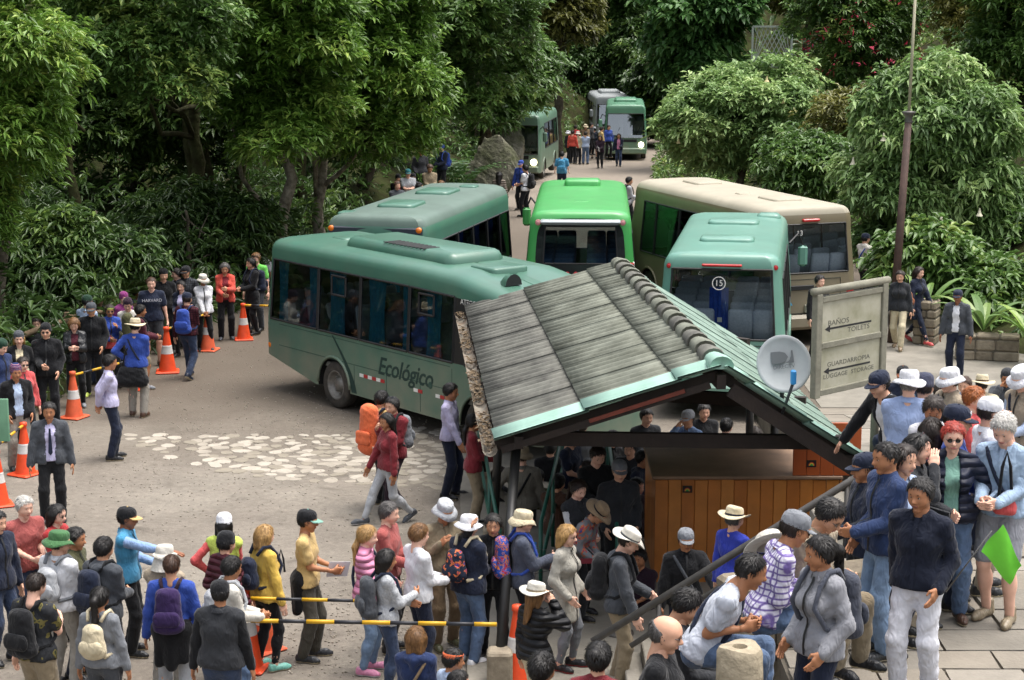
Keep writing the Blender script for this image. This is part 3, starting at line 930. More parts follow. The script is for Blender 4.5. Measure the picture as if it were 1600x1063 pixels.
for i in range(2):
    for k in range(8): a = i * 9 + k; F.append((a, a + 1, a + 10, a + 9))
mb.add(V, F, 0); mb.add(V[18:], [tuple(range(9))], 1)
mb.build('roof_scoop', [PA, RUB], A.root, True)
for (x0, x1) in [(-1.85, -1.4), (.82, 1.25)]:
    f_ = MB()
    yb = -1.15 + .055
    for (a, b) in [((x0, 2.08), (x1, 2.08)), ((x1, 2.08), (x1, 2.42)), ((x1, 2.42), (x0, 2.42)), ((x0, 2.42), (x0, 2.08))]:
        f_.tube([(a[0], yb - (.012 if a[1] < 2.2 else -.0), a[1]), (b[0], yb - (.012 if b[1] < 2.2 else -.0), b[1])], .022, 5)
    f_.build('hopper_frame', RUB, A.root)
side_R = lambda x, z, y=-1.153: basis((1, 0, 0), (0, 0, 1), (x, y, z))
DKG = mat('dark_green_lettering', '14342f', .5)
text('lettering', 'Ecológico', .44, DKG, A.root, side_R(.45, 1.0, -1.154), shear=.3, extrude=.001, spacing=.95, bold=.006)
mb = MB(); V, F = [], []
for k in range(15):
    t = k / 14; x = -1.8 + .62 * math.sin(t * 1.45) ; z = 1.34 - t * .95
    V += [(x, -1.154, z), (x + .04 + .13 * t, -1.154, z)]
for k in range(14): a = 2 * k; F.append((a, a + 1, a + 3, a + 2) if False else (a, a + 2, a + 3, a + 1))
mb.add(V, F); mb.build('dark_swoosh', DKG, A.root)
for x0, cols in ((-.92, 'wrwrwr'), (.72, 'wr'), (1.35, 'wr')):
    for k, c in enumerate(cols):
        A.box('reflector_tape', (x0 + k * .13, -1.156, .72), (x0 + k * .13 + .12, -1.149, .78), WHITE if c == 'w' else REDP, 0)
seam = mat('panel_seam', '2b4a40', .6)
for z in (1.3, .9):
    A.box('body_seam', (-3.6, -1.1525, z), (1.75, -1.149, z + .012), seam, 0)
for x in (-1.1, -.1, .9, 1.8):
    A.box('body_seam', (x, -1.1527, .4), (x + .012, -1.149, 1.28 if x == 1.8 else .9), seam, 0)
A.disc('marker_light', -3.95, -1.14, .86, .05, ORGL, 'y', .015)
A.disc('fuel_cap', 1.2, -1.15, .9, .06, seam, 'y', .006)
text('lettering', 'ATEGO', .13, WHITE, A.root, side_R(2.2, 2.42, -1.1), extrude=.001)
A.mirror(-1, PA); A.mirror(1, PA); A.rear_lights(.9, .3)
A.box('bumper', (3.86, -1.05, .36), (4.06, 1.05, .7), PA, .06)

# B: parked bus seen from its front left corner
PB = paint('paint_sea_green', '386c5c')
roofB = mat('dusty_roof_grey', '55685f', .7, noise=.12, nscale=1.5, coat=.1)
B = Bus((-1.93, 41.5), R(-104), 7.3, 1.13, PB, 'sea-green parked bus with dusty roof, its windscreen behind the dark teal bus', top=3.04, side=(1.35, 2.42), roof_m=roofB,
        wins_l=[(-3.4, -2.5), (-2.46, -1.4), (-1.36, -.2), (-.16, 1.0), (1.04, 2.3)], wins_r=[(-3.3, -2.2), (-2.1, -.9), (-.8, .5), (.6, 1.9)], front=(1.0, 1.2, 2.62), wheels=(-1.8, 2.2), rake=.3)
B.seats(-3.0, 1.8, .8, SEAT)
B.curtains([(-3.2, .3), (-2.0, .4), (-.8, .45), (.5, .35)], 1, CURT_B)
B.pod('roof_hatch', (-1.7, -.4, 2.97), (-.6, .4, 3.1), PB, .15, .05)
B.pod('roof_hatch', (1.0, -.4, 2.97), (2.1, .4, 3.1), PB, .15, .05)
B.pod('roof_vent', (-2.7, .15, 2.97), (-2.3, .55, 3.07), PB, .08, .03)
B.pod('roof_horn_cover', (2.55, -.95, 2.86), (2.95, -.45, 3.02), PB, .06, .04)
navyb = mat('navy_visor_band', '28303a', .45)
B.box('destination_board', (3.24, -.98, 2.63), (3.4, .98, 2.79), navyb, .03)
for sd in (-1, 1):
    B.disc('marker_light', 3.38, sd * .92, 2.74, .06, ORGL, 'x', .03)
    B.disc('headlight', 3.66, sd * .8, .95, .13, CLEAR)
B.mirror(1, PB); B.mirror(-1, PB)
B.box('bumper', (3.55, -1.05, .36), (3.78, 1.05, .72), PB, .06)
silv = mat('silver_skirt', '9aa3a4', .45, noise=.08, nscale=2)
B.box('skirt_panel', (-3.3, 1.128, .75), (-2.5, 1.14, 1.3), silv, .004)

# C: bright green bus from behind
PC = paint('paint_bright_green', '329b49', st=.3)
C_ = Bus((1.58, 43.3), R(87.5), 7.3, 1.16, PC, 'bright green bus seen from behind, in the middle of the lot', top=2.95, side=(1.35, 2.42),
         wins_r=[(-3.2, -2.2), (-2.1, -.9), (-.8, .5), (.6, 1.9)], wins_l=[(-3.2, -2.2), (-2.1, -.9), (-.8, .5), (.6, 1.9)], rear=(-.8, .8, 1.84, 2.62), front=(1.0, 1.2, 2.4), wheels=(-1.9, 2.2), tumble=.1)
C_.seats(-3.1, 1.8, .8, SEAT_B)
mb = MB()
hl = 3.65
def rear_x(bus, y, z): return bus.pt(-bus.L / 2 - .06 * (1 - (y / bus.w) ** 2), y, z, 0)
outer = []
for k in range(40):
    a = 2 * math.pi * k / 40
    y = .98 * math.copysign(abs(math.cos(a)) ** .5, math.cos(a)); z = 2.15 + .64 * math.copysign(abs(math.sin(a)) ** (.45 if math.sin(a) > 0 else .62), math.sin(a))
    outer.append((y, z))
inner = []
for y, z in outer:
    q = min(.8 / max(abs(y), 1e-6), (.47 if z > 2.15 else .31) / max(abs(z - 2.15), 1e-6))
    inner.append((y * q, 2.15 + (z - 2.15) * q))
P = [Vector(rear_x(C_, y, z)) + Vector((-.012, 0, 0)) for y, z in outer] + [Vector(rear_x(C_, y, z)) + Vector((-.012, 0, 0)) for y, z in inner]
mb.add(P, [(k, 40 + k, 40 + (k + 1) % 40, (k + 1) % 40) for k in range(40)])
mb.build('rear_window_surround', mat('gloss_black', '17191a', .2, coat=.5), C_.root)
vis = mat('smoked_grey_visor', '8d9698', .25, coat=.4)
C_.box('rear_spoiler', (-3.72, -.86, 2.655), (-3.5, .86, 2.77), vis, .05)
for sd in (-1, 1):
    C_.disc('marker_light', -3.66, sd * .88, 2.71, .06, mat('pale_red_lens', 'c98c8c', .3), 'x', .04)
    C_.box('reflector_tape', (-3.72, sd * 1.02 - .1, 1.78), (-3.5, sd * 1.02 + .02 if sd > 0 else sd * 1.02 + .1, 1.86), REDP, .005)
    C_.box('reflector_tape', (-3.6, sd * 1.1 - .03, 1.78), (-3.4, sd * 1.1 + .04, 1.86), WHITE, .005)
for k in range(4):
    C_.disc('brake_light', -3.73, -.27 + k * .18, 1.64, .05, REDL, 'x', .02)
C_.pod('roof_hatch', (1.6, -.42, 2.88), (2.3, .42, 3.08), PC, .1, .06)
for yy in (-.75, .0, .75):
    C_.box('roof_vent', (-1.9, yy - .16, 2.9), (-1.5, yy + .16, 2.935 + (.02 if yy == 0 else -.04)), PC, .015)
C_.box('rear_bumper', (-3.82, -1.1, .36), (-3.6, 1.1, .72), PC, .07)
C_.mirror(-1, PC); C_.mirror(1, PC); C_.rear_lights(.85, .35)

# D: tan bus, rear left corner towards us
PD = paint('paint_tan', '6e644d')
roofD = mat('cream_roof', '9d9684', .6, noise=.08, nscale=1.5)
D_ = Bus((5.1, 43.75), R(110), 7.2, 1.16, PD, 'tan bus with cream roof and number 13 on its rear window', top=2.98, side=(1.3, 2.5), roof_m=roofD,
         wins_l=[(-3.25, -2.1), (-2.06, -.8), (-.76, .6), (.64, 1.9), (1.94, 2.7)], wins_r=[(-3.25, -2.1), (-2.06, -.8), (-.76, .6), (.64, 1.9)], rear=(-.92, .92, 1.55, 2.58), front=(1.0, 1.2, 2.4), wheels=(-1.9, 2.2), tumble=.08)
D_.seats(-3.05, 1.8, .8, SEAT)
D_.pod('roof_hatch', (-2.6, -.35, 2.92), (-1.7, .35, 3.02), roofD, .12, .04)
D_.pod('roof_hatch', (1.3, -.35, 2.92), (2.2, .35, 3.02), roofD, .12, .04)
D_.box('roof_vent', (-1.0, .1, 2.94), (-.75, .4, 3.0), roofD, .02)
rearm = lambda b, y, z, off=.02: basis((0, -1, 0), (0, 0, 1), Vector(rear_x(b, y, z)) - Vector((off, 0, 0)))
text('lettering', '13', .16, WHITE, D_.root, rearm(D_, .28, 2.4), extrude=.001)
D_.box('brake_light', (-3.62, -.2, 2.64), (-3.44, .2, 2.7), REDL, .015)
D_.box('vent_grille', (-3.7, -.05, 1.2), (-3.58, .55, 1.3), RUB, .008)
for y in (-.35, .62):
    mb = MB(); c0 = Vector(rear_x(D_, y, .98)) - Vector((.012, 0, 0))
    mb.add([c0 + Vector((0, a, b)) for a, b in ((-.19, -.1), (.19, -.1), (.1, .05), (.03, .0), (-.06, .1))], [(0, 1, 2, 3, 4)])
    mb.add([c0 + Vector((-.002, a, b)) for a, b in ((-.06, .02), (.06, .02), (0, .17))], [(0, 1, 2)], 1)
    mb.build('emblem', [SKYBLUE, ORGL], D_.root)
D_.box('number_plate', (-3.74, -.25, .72), (-3.66, .15, .88), PLATE, .006)
D_.rear_lights(.85, .42)
D_.box('rear_bumper', (-3.8, -1.1, .36), (-3.58, 1.1, .68), PD, .07)
grn = mat('green_interior_rail', '3c9a4c', .5)
mb = MB(); mb.tube([(1.0 + .45 * math.cos(R(a)), .95, 1.75 + .45 * math.sin(R(a))) for a in range(0, 181, 15)], .025, 6); mb.build('grab_rail', grn, D_.root)

# E: mint bus number 15 from behind
PE = paint('paint_mint', '55897a', st=.35)
E_ = Bus((4.2, 36.6), R(81), 7.0, 1.13, PE, 'mint green bus number 15 seen from behind, next to the tan bus', top=2.93, side=(1.35, 2.42),
         wins_r=[(-3.0, -2.1), (-2.0, -.9), (-.8, .5), (.6, 1.9)], wins_l=[(-3.0, -2.1), (-2.0, -.9), (-.8, .5), (.6, 1.9)], rear=(-.95, .95, 1.42, 2.64), front=(1.0, 1.2, 2.4), wheels=(-1.9, 2.1), tumble=.1, rear_rake=.16)
E_.seats(-2.95, 1.8, .8, SEAT)
for x in (-1.5, 1.2):
    E_.pod('roof_hatch', (x - .35, -.5, 2.87), (x + .35, .5, 2.99), PE, .15, .05)
E_.pod('roof_vent', (-2.6, -.75, 2.8), (-2.2, -.4, 2.9), PE, .1, .03)
E_.pod('roof_vent', (-2.6, .4, 2.8), (-2.2, .75, 2.9), PE, .1, .03)
E_.pod('roof_horn_cover', (2.3, -.9, 2.76), (2.75, -.4, 2.98), PE, .12, .08)
E_.box('brake_light', (-3.42, -.35, 2.69), (-3.26, .35, 2.735), REDL, .015)
for sd in (-1, 1): E_.disc('marker_light', -3.3, sd * .93, 2.68, .045, REDL, 'x', .03)
mb = MB(); mb.lathe([(.105, 0), (.12, 0), (.12, .004), (.105, .004), (.105, 0)], 28, 0, rearm(E_, .05, 2.4))
mb.build('number_ring', WHITE, E_.root)
text('lettering', '15', .15, WHITE, E_.root, rearm(E_, .05, 2.4), extrude=.001)
E_.box('notice', (-3.47, -.02, 1.72), (-3.45, .06, 1.8), WHITE, 0)
mb = MB(); V, F = [], []
for k in range(13):
    for z in (1.5, 2.3): V.append((-3.25 + .02 * math.sin(k * 2), -.12 + k * .028, z))
for k in range(12): F.append((2 * k, 2 * k + 1, 2 * k + 3, 2 * k + 2))
mb.add(V, F); mb.build('curtain', CURT_B, E_.root)
mb = MB(); M0 = rearm(E_, -.72, 1.15)
mb.lathe([(.115, 0), (.14, 0), (.14, .012), (.115, .012), (.115, 0)], 28, 0, M0)
mb.lathe([(.04, 0), (.03, .01), (.001, .012)], 12, 0, M0)
for k in range(3):
    a = R(90 + 120 * k); mb.add([M0 @ Vector((math.cos(a + q) * rr_, math.sin(a + q) * rr_, .011)) for q, rr_ in ((-1.0, .025), (0, .125), (1.0, .025))], [(0, 1, 2)])
mb.build('star_emblem', CHROME, E_.root)
text('lettering', 'Mercedes Benz', .1, WHITE, E_.root, rearm(E_, .0, 1.26, .03), extrude=.001)
E_.box('name_plate', (-3.555, -.38, 1.2), (-3.5, .38, 1.32), RUB, .004)
E_.rear_lights(.8, .36)
E_.box('rear_bumper', (-3.74, -1.08, .36), (-3.52, 1.08, .66), PE, .07)
E_.mirror(-1, PE)

def rear_seam(b, ys_, zs_, m):
    for a, c in (((ys_[0], zs_[0]), (ys_[1], zs_[0])), ((ys_[1], zs_[0]), (ys_[1], zs_[1])), ((ys_[1], zs_[1]), (ys_[0], zs_[1])), ((ys_[0], zs_[1]), (ys_[0], zs_[0]))):
        MB().tube([Vector(rear_x(b, a[0] + (c[0] - a[0]) * t, a[1] + (c[1] - a[1]) * t)) for t in (0, .25, .5, .75, 1)], .007, 4).build('body_seam', m, b.root)
for b_, zz in ((C_, (.8, 1.3)), (D_, (.7, 1.42)), (E_, (.72, 1.32))):
    rear_seam(b_, (-.72, .72), zz, mat('panel_gap', '23261f', .8))
for b_ in (C_, E_):
    b_.box('number_plate', (-b_.L / 2 - .16, -.22, .5), (-b_.L / 2 - .12, .22, .64), PLATE, .005)
# F, G, H: far buses coming up the road
PF = paint('paint_sage', '5c8270')
def far_bus(loc, hd, L, col, label, z, lit, roof=None, rack=False):
    b = Bus(loc, hd, L, 1.12, col, label, top=2.95, side=(1.35, 2.42), roof_m=roof, wins_l=[(-3.0, -1.6), (-1.5, 0), (.1, 1.8)], wins_r=[(-3.0, -1.6), (-1.5, 0), (.1, 1.8)],
            front=(1.0, 1.2, 2.45), wheels=(-1.8, 2.1), z=z, group='buses coming up the far road', rake=.4)
    x = L / 2
    for sd in (-1, 1):
        b.disc('headlight', x + .03, sd * .82, .85, .14, LIT if sd in lit else CLEAR)
        b.mirror(sd, col)
    b.box('bumper', (x - .1, -1.04, .36), (x + .12, 1.04, .68), col, .06)
    b.box('grille', (x - .02, -.6, .98), (x + .065, .6, 1.14), RUB, .01)
    b.seats(-2.6, 1.7, .9, SEAT)
    b.pod('roof_air_conditioner', (-1.2, -.6, 2.86), (1.0, .6, 3.12), roof or col, .15, .1)
    mb = MB()
    for sd in (-.55, .5): mb.tube([(x - .02, sd, 1.25), (x - .1, sd + .25, 1.75)], .012, 5)
    mb.build('wiper', RUB, b.root)
    return b
far_bus((.66, 89.5), R(-98), 7.2, PF, 'sage green bus with one lit headlight on the far road, beside the mossy bank', -.9, (1,))
far_bus((6.2, 105.5), R(-93), 7.2, paint('paint_far_green', '4f8a6c'), 'green bus with lit headlight at the far bend, half behind the pale shrub', -1.36, (1,))
far_bus((5.75, 114.5), R(-88), 7.6, paint('paint_grey_bus', '7d858a'), 'grey bus farthest up the road, behind the green one', -1.36, (), roof=mat('grey_roof', '84898a', .7))
# ------------------------------------------------------------------ terrace, ramp, stairs (structure)
concrete = mat('worn_concrete', '726e65', .9, noise=.16, nscale=1.6, bump=.35, bscale=22, col2='89847a', spec=.25)
slab_ms = [mat('stone_slab_%s' % n, c, .88, noise=.14, nscale=2.5, bump=.4, bscale=25, spec=.25) for n, c in (('grey', '78736a'), ('warm', '7f786d'), ('pale', '878177'))]
joint = mat('dark_joint_earth', '5d574d', .95, noise=.3, nscale=8)
TZ = 2.3
def ramp_z(y):
    return TZ * (1 - float(np.clip((y - 17.0) / 17.0, 0, 1)))
def solid(name, poly, ztop, zbot, m, zf=None):
    n = len(poly)
    V = [(x, y, (zf(y) if zf else ztop)) for x, y in poly] + [(x, y, zbot) for x, y in poly]
    F = [tuple(range(n)), tuple(range(2 * n - 1, n - 1, -1))] + [(i, n + i, n + (i + 1) % n, (i + 1) % n) for i in range(n)]
    o = link(name, mesh_np(name, V, F), m); o['kind'] = 'structure'
    return o
terrace = solid('terrace', [(2.1, 13.6), (.3, 13.6), (.3, 2.5), (16, 2.5), (16, 17.0), (2.1, 17.0)], TZ - .03, -.5, joint)
ramp = solid('ramp', [(4.3, 17.0), (16, 17.0), (16, 34.0), (4.3, 34.0)], 0, -.5, joint, zf=lambda y: ramp_z(y) - .03)
plaza = solid('pavement', [(5.6, 34.0), (16, 34.0), (16, 46.0), (7.6, 46.0), (7.6, 40.0), (5.6, 38.0)], .012, -.5, concrete)
shelter_floor = solid('shelter_floor', [(-.3, 15.0), (2.1, 15.0), (4.3, 17.0), (4.3, 31.0), (-.9, 31.0)], .05, -.3, concrete)
rs = np.random.default_rng(11)
def paving(parent, x0, x1, y0, y1, sx, sy, zf, keep=lambda x, y: True, th=.045):
    y = y0; row = 0
    while y < y1 - .05:
        dy = min(sy * rs.uniform(.8, 1.2), y1 - y); x = x0 - sx * (.5 if row % 2 else 0) * rs.uniform(.6, 1)
        while x < x1:
            dx = sx * rs.uniform(.65, 1.35)
            a, b = max(x, x0), min(x + dx, x1)
            if b - a > .12 and keep((a + b) / 2, y + dy / 2):
                g = .011; mb = MB(); P = []
                for (px, py) in ((a + g, y + g), (b - g, y + g), (b - g, y + dy - g), (a + g, y + dy - g)):
                    P.append((px + rs.normal(0, .006), py + rs.normal(0, .006)))
                h = rs.uniform(-.006, .006)
                top = [(px, py, zf(py) + h) for px, py in P]; bot = [(px, py, zf(py) - th) for px, py in P]
                mb.add(top + bot, [(0, 1, 2, 3), (0, 4, 5, 1), (1, 5, 6, 2), (2, 6, 7, 3), (3, 7, 4, 0)])
                mb.build('paving_slab', slab_ms[rs.integers(3)], parent)
            x += dx
        y += dy; row += 1
paving(terrace, 2.12, 6.0, 13.62, 16.98, .62, .5, lambda y: TZ)
paving(ramp, 4.32, 9.4, 17.02, 33.98, 1.25, 1.15, lambda y: ramp_z(y))

# white flagstones sunk into the dirt of the lot
patch = empty('flagstone_paving', (0, 0, 0)); patch['kind'] = 'structure'
stone_w = [mat('white_flagstone_%s' % n, c, .85, noise=.1, nscale=6, bump=.3, bscale=30, spec=.2) for n, c in (('a', '948d81'), ('b', 'a29b8f'), ('c', '857e71'))]
def patch_band(u):   # photo-survey outline of the band: upper and lower edge
    return (np.interp(u, [190, 260, 350, 450, 560, 640, 760], [682, 683, 684, 683, 680, 668, 664]), np.interp(u, [190, 260, 320, 400, 520, 640, 760], [688, 712, 728, 742, 752, 757, 766]))
ns = 0
A0, A1 = at_z(195, 700, 0), at_z(760, 715, 0)
cand = [(gx + rs.normal(0, .06) + (.17 if i % 2 else 0), gy + rs.normal(0, .06)) for i, gy in enumerate(np.arange(27.0, 33.2, .255)) for gx in np.arange(-7.2, .1, .25)]
cand.sort(key=lambda q: q[1])
rest = MB()
for px, py in cand:
    d = py * _c - (0 - CAM_H) * _s
    u = 800 + CAM_F * px / d; v = 531.5 - CAM_F * (py * _s - CAM_H * _c) / d
    t, b_ = patch_band(u)
    if u < 192 or u > 765 or v < t - 3 or v > b_ + 3: continue
    edge = min(v - t, b_ - v) / 14
    pr = .35 + .62 * np.clip((u - 190) / 200, 0, 1)
    if rs.uniform() > pr + .25 * np.clip(edge, 0, 1): continue
    ns += 1
    n = 8; rad = rs.uniform(.085, .15); ph = rs.uniform(0, 6.28)
    el_ = rs.uniform(.8, 1.25); ro = rs.uniform(0, 3.14)
    P = []
    for k in range(n):
        a = 2 * math.pi * k / n + rs.uniform(-.15, .15)
        q = rad * (1 + .1 * math.sin(2 * a + ph) + .09 * math.sin(3 * a + 2 * ph) + rs.uniform(-.05, .05))
        x_, y_ = q * el_ * math.cos(a), q / el_ * math.sin(a)
        P.append((px + x_ * math.cos(ro) - y_ * math.sin(ro), py + x_ * math.sin(ro) + y_ * math.cos(ro)))
    h = rs.uniform(.006, .014)
    mb = MB() if ns <= 298 else rest; mb.add([(px + (x - px) * .93, py + (y - py) * .93, h) for x, y in P] + [(x, y, h - .008) for x, y in P] + [(x, y, -.03) for x, y in P], [tuple(range(n))] + [(i + o_, n + i + o_, n + (i + 1) % n + o_, (i + 1) % n + o_) for i in range(n) for o_ in (0, n)])
    if ns <= 298: mb.build('stone', stone_w[rs.integers(3)], patch)
if rest.v: rest.build('stones', stone_w[0], patch)['kind'] = 'stuff'

# loose gravel and grit lying about the lot: nobody could count it
gv = np.random.default_rng(21)
n_ = 5200
gx = np.concatenate([gv.uniform(-9, .0, 2600), gv.normal(-1.6, 1.4, 1300), gv.uniform(-6, -1, 1300)]); gy = np.concatenate([gv.uniform(19, 42, 2600), gv.normal(21.8, 1.0, 1300), gv.normal(31.5, 2.6, 1300)])
ok_ = (gx > xl(gy) + .3) & (gx < -.4); gx, gy = gx[ok_], gy[ok_]; n_ = len(gx)
sz = gv.uniform(.006, .022, (n_, 1)) * np.array([[1, 1, .6]]) * gv.uniform(.7, 1.3, (n_, 3))
O6 = np.array([(1, 0, 0), (-1, 0, 0), (0, 1, 0), (0, -1, 0), (0, 0, 1), (0, 0, -1)], float)
GV = (np.stack([gx, gy, np.full(n_, .004)], 1)[:, None, :] + O6[None] * sz[:, None, :] + gv.normal(0, .002, (n_, 6, 3))).reshape(-1, 3)
T8 = np.array([(0, 2, 4), (2, 1, 4), (1, 3, 4), (3, 0, 4), (2, 0, 5), (1, 2, 5), (3, 1, 5), (0, 3, 5)])
o = link('gravel', mesh_np('gravel', GV, (np.arange(n_)[:, None, None] * 6 + T8[None]).reshape(-1, 3)), mat('loose_grit', '6e665a', .95, noise=.4, nscale=3, col2='a49c8f')); tag(o, 'loose grit scattered over the dirt of the lot', 'gravel', kind='stuff')

# stairs up to the terrace
stair = empty('stairs', (0, 0, 0)); stair['kind'] = 'structure'
for k in range(14):
    mb = MB(); x = 1.0 + k * .2
    mb.box((x, 17.6, -.2), (x + .2 + (.0 if k < 13 else .5), 20.0, .164 * (k + 1)), 0, None, .012)
    mb.build('step', concrete, stair)
pipe = mat('grey_painted_pipe', '55524e', .5, metal=.3, noise=.2, nscale=10)
rail = empty('handrail', (.8, 17.5, 0))
tag(rail, 'grey pipe handrail slanting up beside the stairs', 'handrail')
def rl(p): return Vector(p) - rail.location
lo, hi = at_y(925, 1003, 17.3), at_y(1345, 742, 17.5)
lo2, hi2 = at_y(985, 1010, 17.5), at_y(1345, 772, 17.6)
mb = MB(); mb.tube([rl(lo), rl(hi), rl(hi + (hi - lo) * .12)], .036, 12); mb.build('top_rail', pipe, rail, True)
mb = MB(); mb.tube([rl(lo2), rl(hi2), rl(hi2 + (hi2 - lo2) * .12)], .028, 10); mb.build('lower_rail', pipe, rail, True)
for t in (.25, .6, .95):
    p = lo.lerp(hi, t); q = Vector((p.x, p.y, max(0, p.z - 1.0)))
    mb = MB(); mb.tube([rl(p), rl(q)], .025, 10); mb.build('baluster', pipe, rail, True)

# ------------------------------------------------------------------ shelter
moss = mat('mossy_roof_sheet', '585a50', .9, noise=.3, nscale=1.7, bump=.4, bscale=14, col2='84877b', spec=.2, detail=9)
moss2 = mat('mossy_roof_sheet_dark', '504f4b', .9, noise=.3, nscale=2.2, bump=.4, bscale=14, col2='77776f', spec=.2, detail=9)
moss3 = mat('mossy_roof_sheet_green', '64766c', .88, noise=.25, nscale=2.0, bump=.35, bscale=14, col2='84978b', spec=.2, detail=9)
mint = mat('mint_painted_tile', '8aab9d', .7, noise=.1, nscale=4, bump=.15, bscale=10)
dkwood = mat('dark_timber', '241a13', .75, noise=.3, nscale=6, bump=.3, bscale=20)
redwood = mat('red_brown_fascia', '6b2f1f', .65, noise=.2, nscale=6)
E0, E1 = at_z(777, 690, 2.35), at_z(727, 482, 2.35)
K0, K1 = at_z(1128, 578, 3.32), at_z(966, 414, 3.32)
Q0 = at_z(1350, 722, 2.15); Q1 = at_z(1194, 558, 2.15)
sh = empty('shelter', (1.5, 24.5, 0)); tag(sh, 'open-sided waiting shelter with a mossy corrugated gable roof', 'shelter')
S0 = sh.location.copy()
def corr(a0, a1, b0, b1, u0, u1, t0, t1, lift, waves, rows=3):
    """corrugated sheet on the bilinear slope a0-a1 (eave) / b0-b1 (ridge)"""
    n = max(6, int(waves * 8)); V, F = [], []
    nrm = (a1 - a0).cross(b0 - a0).normalized()
    if nrm.z < 0: nrm = -nrm
    for j in range(rows + 1):
        t = t0 + (t1 - t0) * j / rows
        for i in range(n + 1):
            u = u0 + (u1 - u0) * i / n
            p = (a0.lerp(a1, u)).lerp(b0.lerp(b1, u), t)
            q = p + nrm * (.034 * math.cos(2 * math.pi * i / n * round(waves)) + lift + .015 * (1 - j / rows)) - S0
            V.append(q)
    for j in range(rows):
        for i in range(n):
            a = j * (n + 1) + i; F.append((a, a + 1, a + n + 2, a + n + 1))
    m_ = len(V); V2 = [v - nrm * .018 for v in V]
    F2 = [tuple(m_ + i for i in reversed(f)) for f in F]
    e = [(i, i + 1) for i in range(n)] + [(rows * (n + 1) + i + 1, rows * (n + 1) + i) for i in range(n)]
    F3 = [(b, a, a + m_, b + m_) for a, b in e]
    return V + V2, F + F2 + F3
ncol = 8; edge = .035
us = np.linspace(edge, 1, ncol + 1)
for (a0, a1, b0, b1, nm) in ((E0, E1, K0, K1, 'L'), (Q0, Q1, K0, K1, 'R')):
    for ci, (t0, t1) in enumerate(((0, .425), (.405, .835), (.815, 1.0))):
        for k in range(ncol):
            V, F = corr(a0, a1, b0, b1, us[k], us[k + 1] + .003, t0, t1, .012 * ci + .003 * (k % 2), 5)
            mb = MB(); mb.add(V, F)
            mm = (moss2, moss, moss)[ci] if nm == 'L' else moss3
            mb.build('roof_sheet', mm, sh, True)
    for ci, (t0, t1) in enumerate(((-.01, .42), (.405, .83), (.815, 1.0))):
        V, F = corr(a0, a1, b0, b1, -.012, edge + .006, t0, t1, .026 + .012 * ci, 1.0)
        mb = MB(); mb.add(V, F); mb.build('mint_edge_tile', mint, sh, True)
# ridge caps
nc = 17
for k in range(nc):
    a, b = k / nc, (k + 1) / nc + .012
    p, q = K0.lerp(K1, a), K0.lerp(K1, b)
    d = (q - p).normalized(); sd = d.cross(Vector((0, 0, 1))).normalized()
    V, F = [], []
    for i, (c, rad, up) in enumerate(((p, .135, .035), (p.lerp(q, .12), .14, .04), (q, .105, .015))):
        for j in range(9):
            an = R(-15 + 210 * j / 8)
            V.append(c + sd * rad * math.cos(an) + Vector((0, 0, rad * .85 * math.sin(an) + up)) - S0)
    for i in range(2):
        for j in range(8): a_ = i * 9 + j; F.append((a_, a_ + 1, a_ + 10, a_ + 9))
    F.append(tuple(range(9)))
    mb = MB(); mb.add(V, F); mb.build('ridge_tile', mint if k == 0 else [moss, moss2][k % 2], sh, True)
# gutter full of dead leaves along the left eave
gut = mat('rusty_gutter', '6d5a48', .8, noise=.4, nscale=5, col2='8c8a80')
mb = MB(); V, F = [], []
ge0, ge1 = E0 + (E0 - E1) * .012, E1
for i in range(13):
    c = ge0.lerp(ge1, i / 12) + Vector((-.09, 0, -.07)) - S0
    for j in range(9):
        an = R(180 + 180 * j / 8); V.append(c + Vector((.085 * math.cos(an), 0, .085 * math.sin(an))))
for i in range(12):
    for j in range(8): a_ = i * 9 + j; F.append((a_, a_ + 9, a_ + 10, a_ + 1))
mb.add(V, F); g_ = mb.build('gutter', gut, sh, True)
V, F = [], []
for k in range(650):
    t = rs.uniform() ; 
    if math.sin(t * 19) + .7 * math.sin(t * 47) < -.5: continue
    c = ge0.lerp(ge1, t) + Vector((-.09 + rs.normal(0, .035), 0, -.07 + rs.uniform(-.02, .035))) - S0
    a = rs.uniform(0, 6.28); l = rs.uniform(.025, .055); dx, dy = math.cos(a) * l, math.sin(a) * l * 1.6
    b_ = len(V)
    V += [c + Vector((dx, dy, rs.normal(0, .012))), c + Vector((-dy * .35, dx * .35, .012)), c - Vector((dx, dy, rs.normal(0, .012))), c + Vector((dy * .35, -dx * .35, .008))]
    F.append((b_, b_ + 1, b_ + 2, b_ + 3))
mb = MB(); mb.add(V, F, 0); 
lit_ = mb.build('leaf_litter', mat('dead_leaves', '33261a', .9, noise=.5, nscale=14, col2='6b5a40'), sh); lit_['kind'] = 'stuff'
# frame: posts, eave beams, rafters, tie beams
def bar(name, a, b, w, h, m, parent=sh, org=S0):
    a, b = Vector(a) - org, Vector(b) - org
    d = (b - a); L = d.length; d.normalize()
    sx = d.cross(Vector((0, 0, 1)));
    if sx.length < .05: sx = Vector((1, 0, 0))
    sx.normalize(); up = sx.cross(d)
    M = Matrix((d, sx, up)).transposed().to_4x4(); M.translation = a
    mb = MB(); mb.box((0, -w / 2, -h / 2), (L, w / 2, h / 2), 0, M)
    return mb.build(name, m, parent)
dz = Vector((0, 0, -.1))
bar('eave_beam', E0.lerp(K0, .1) + dz, E1.lerp(K1, .1) + dz, .1, .14, dkwood)
bar('eave_beam', Q0.lerp(K0, .1) + dz, Q1.lerp(K1, .1) + dz, .1, .14, dkwood)
bar('ridge_beam', K0 + dz * 1.4, K1 + dz * 1.4, .1, .16, dkwood)
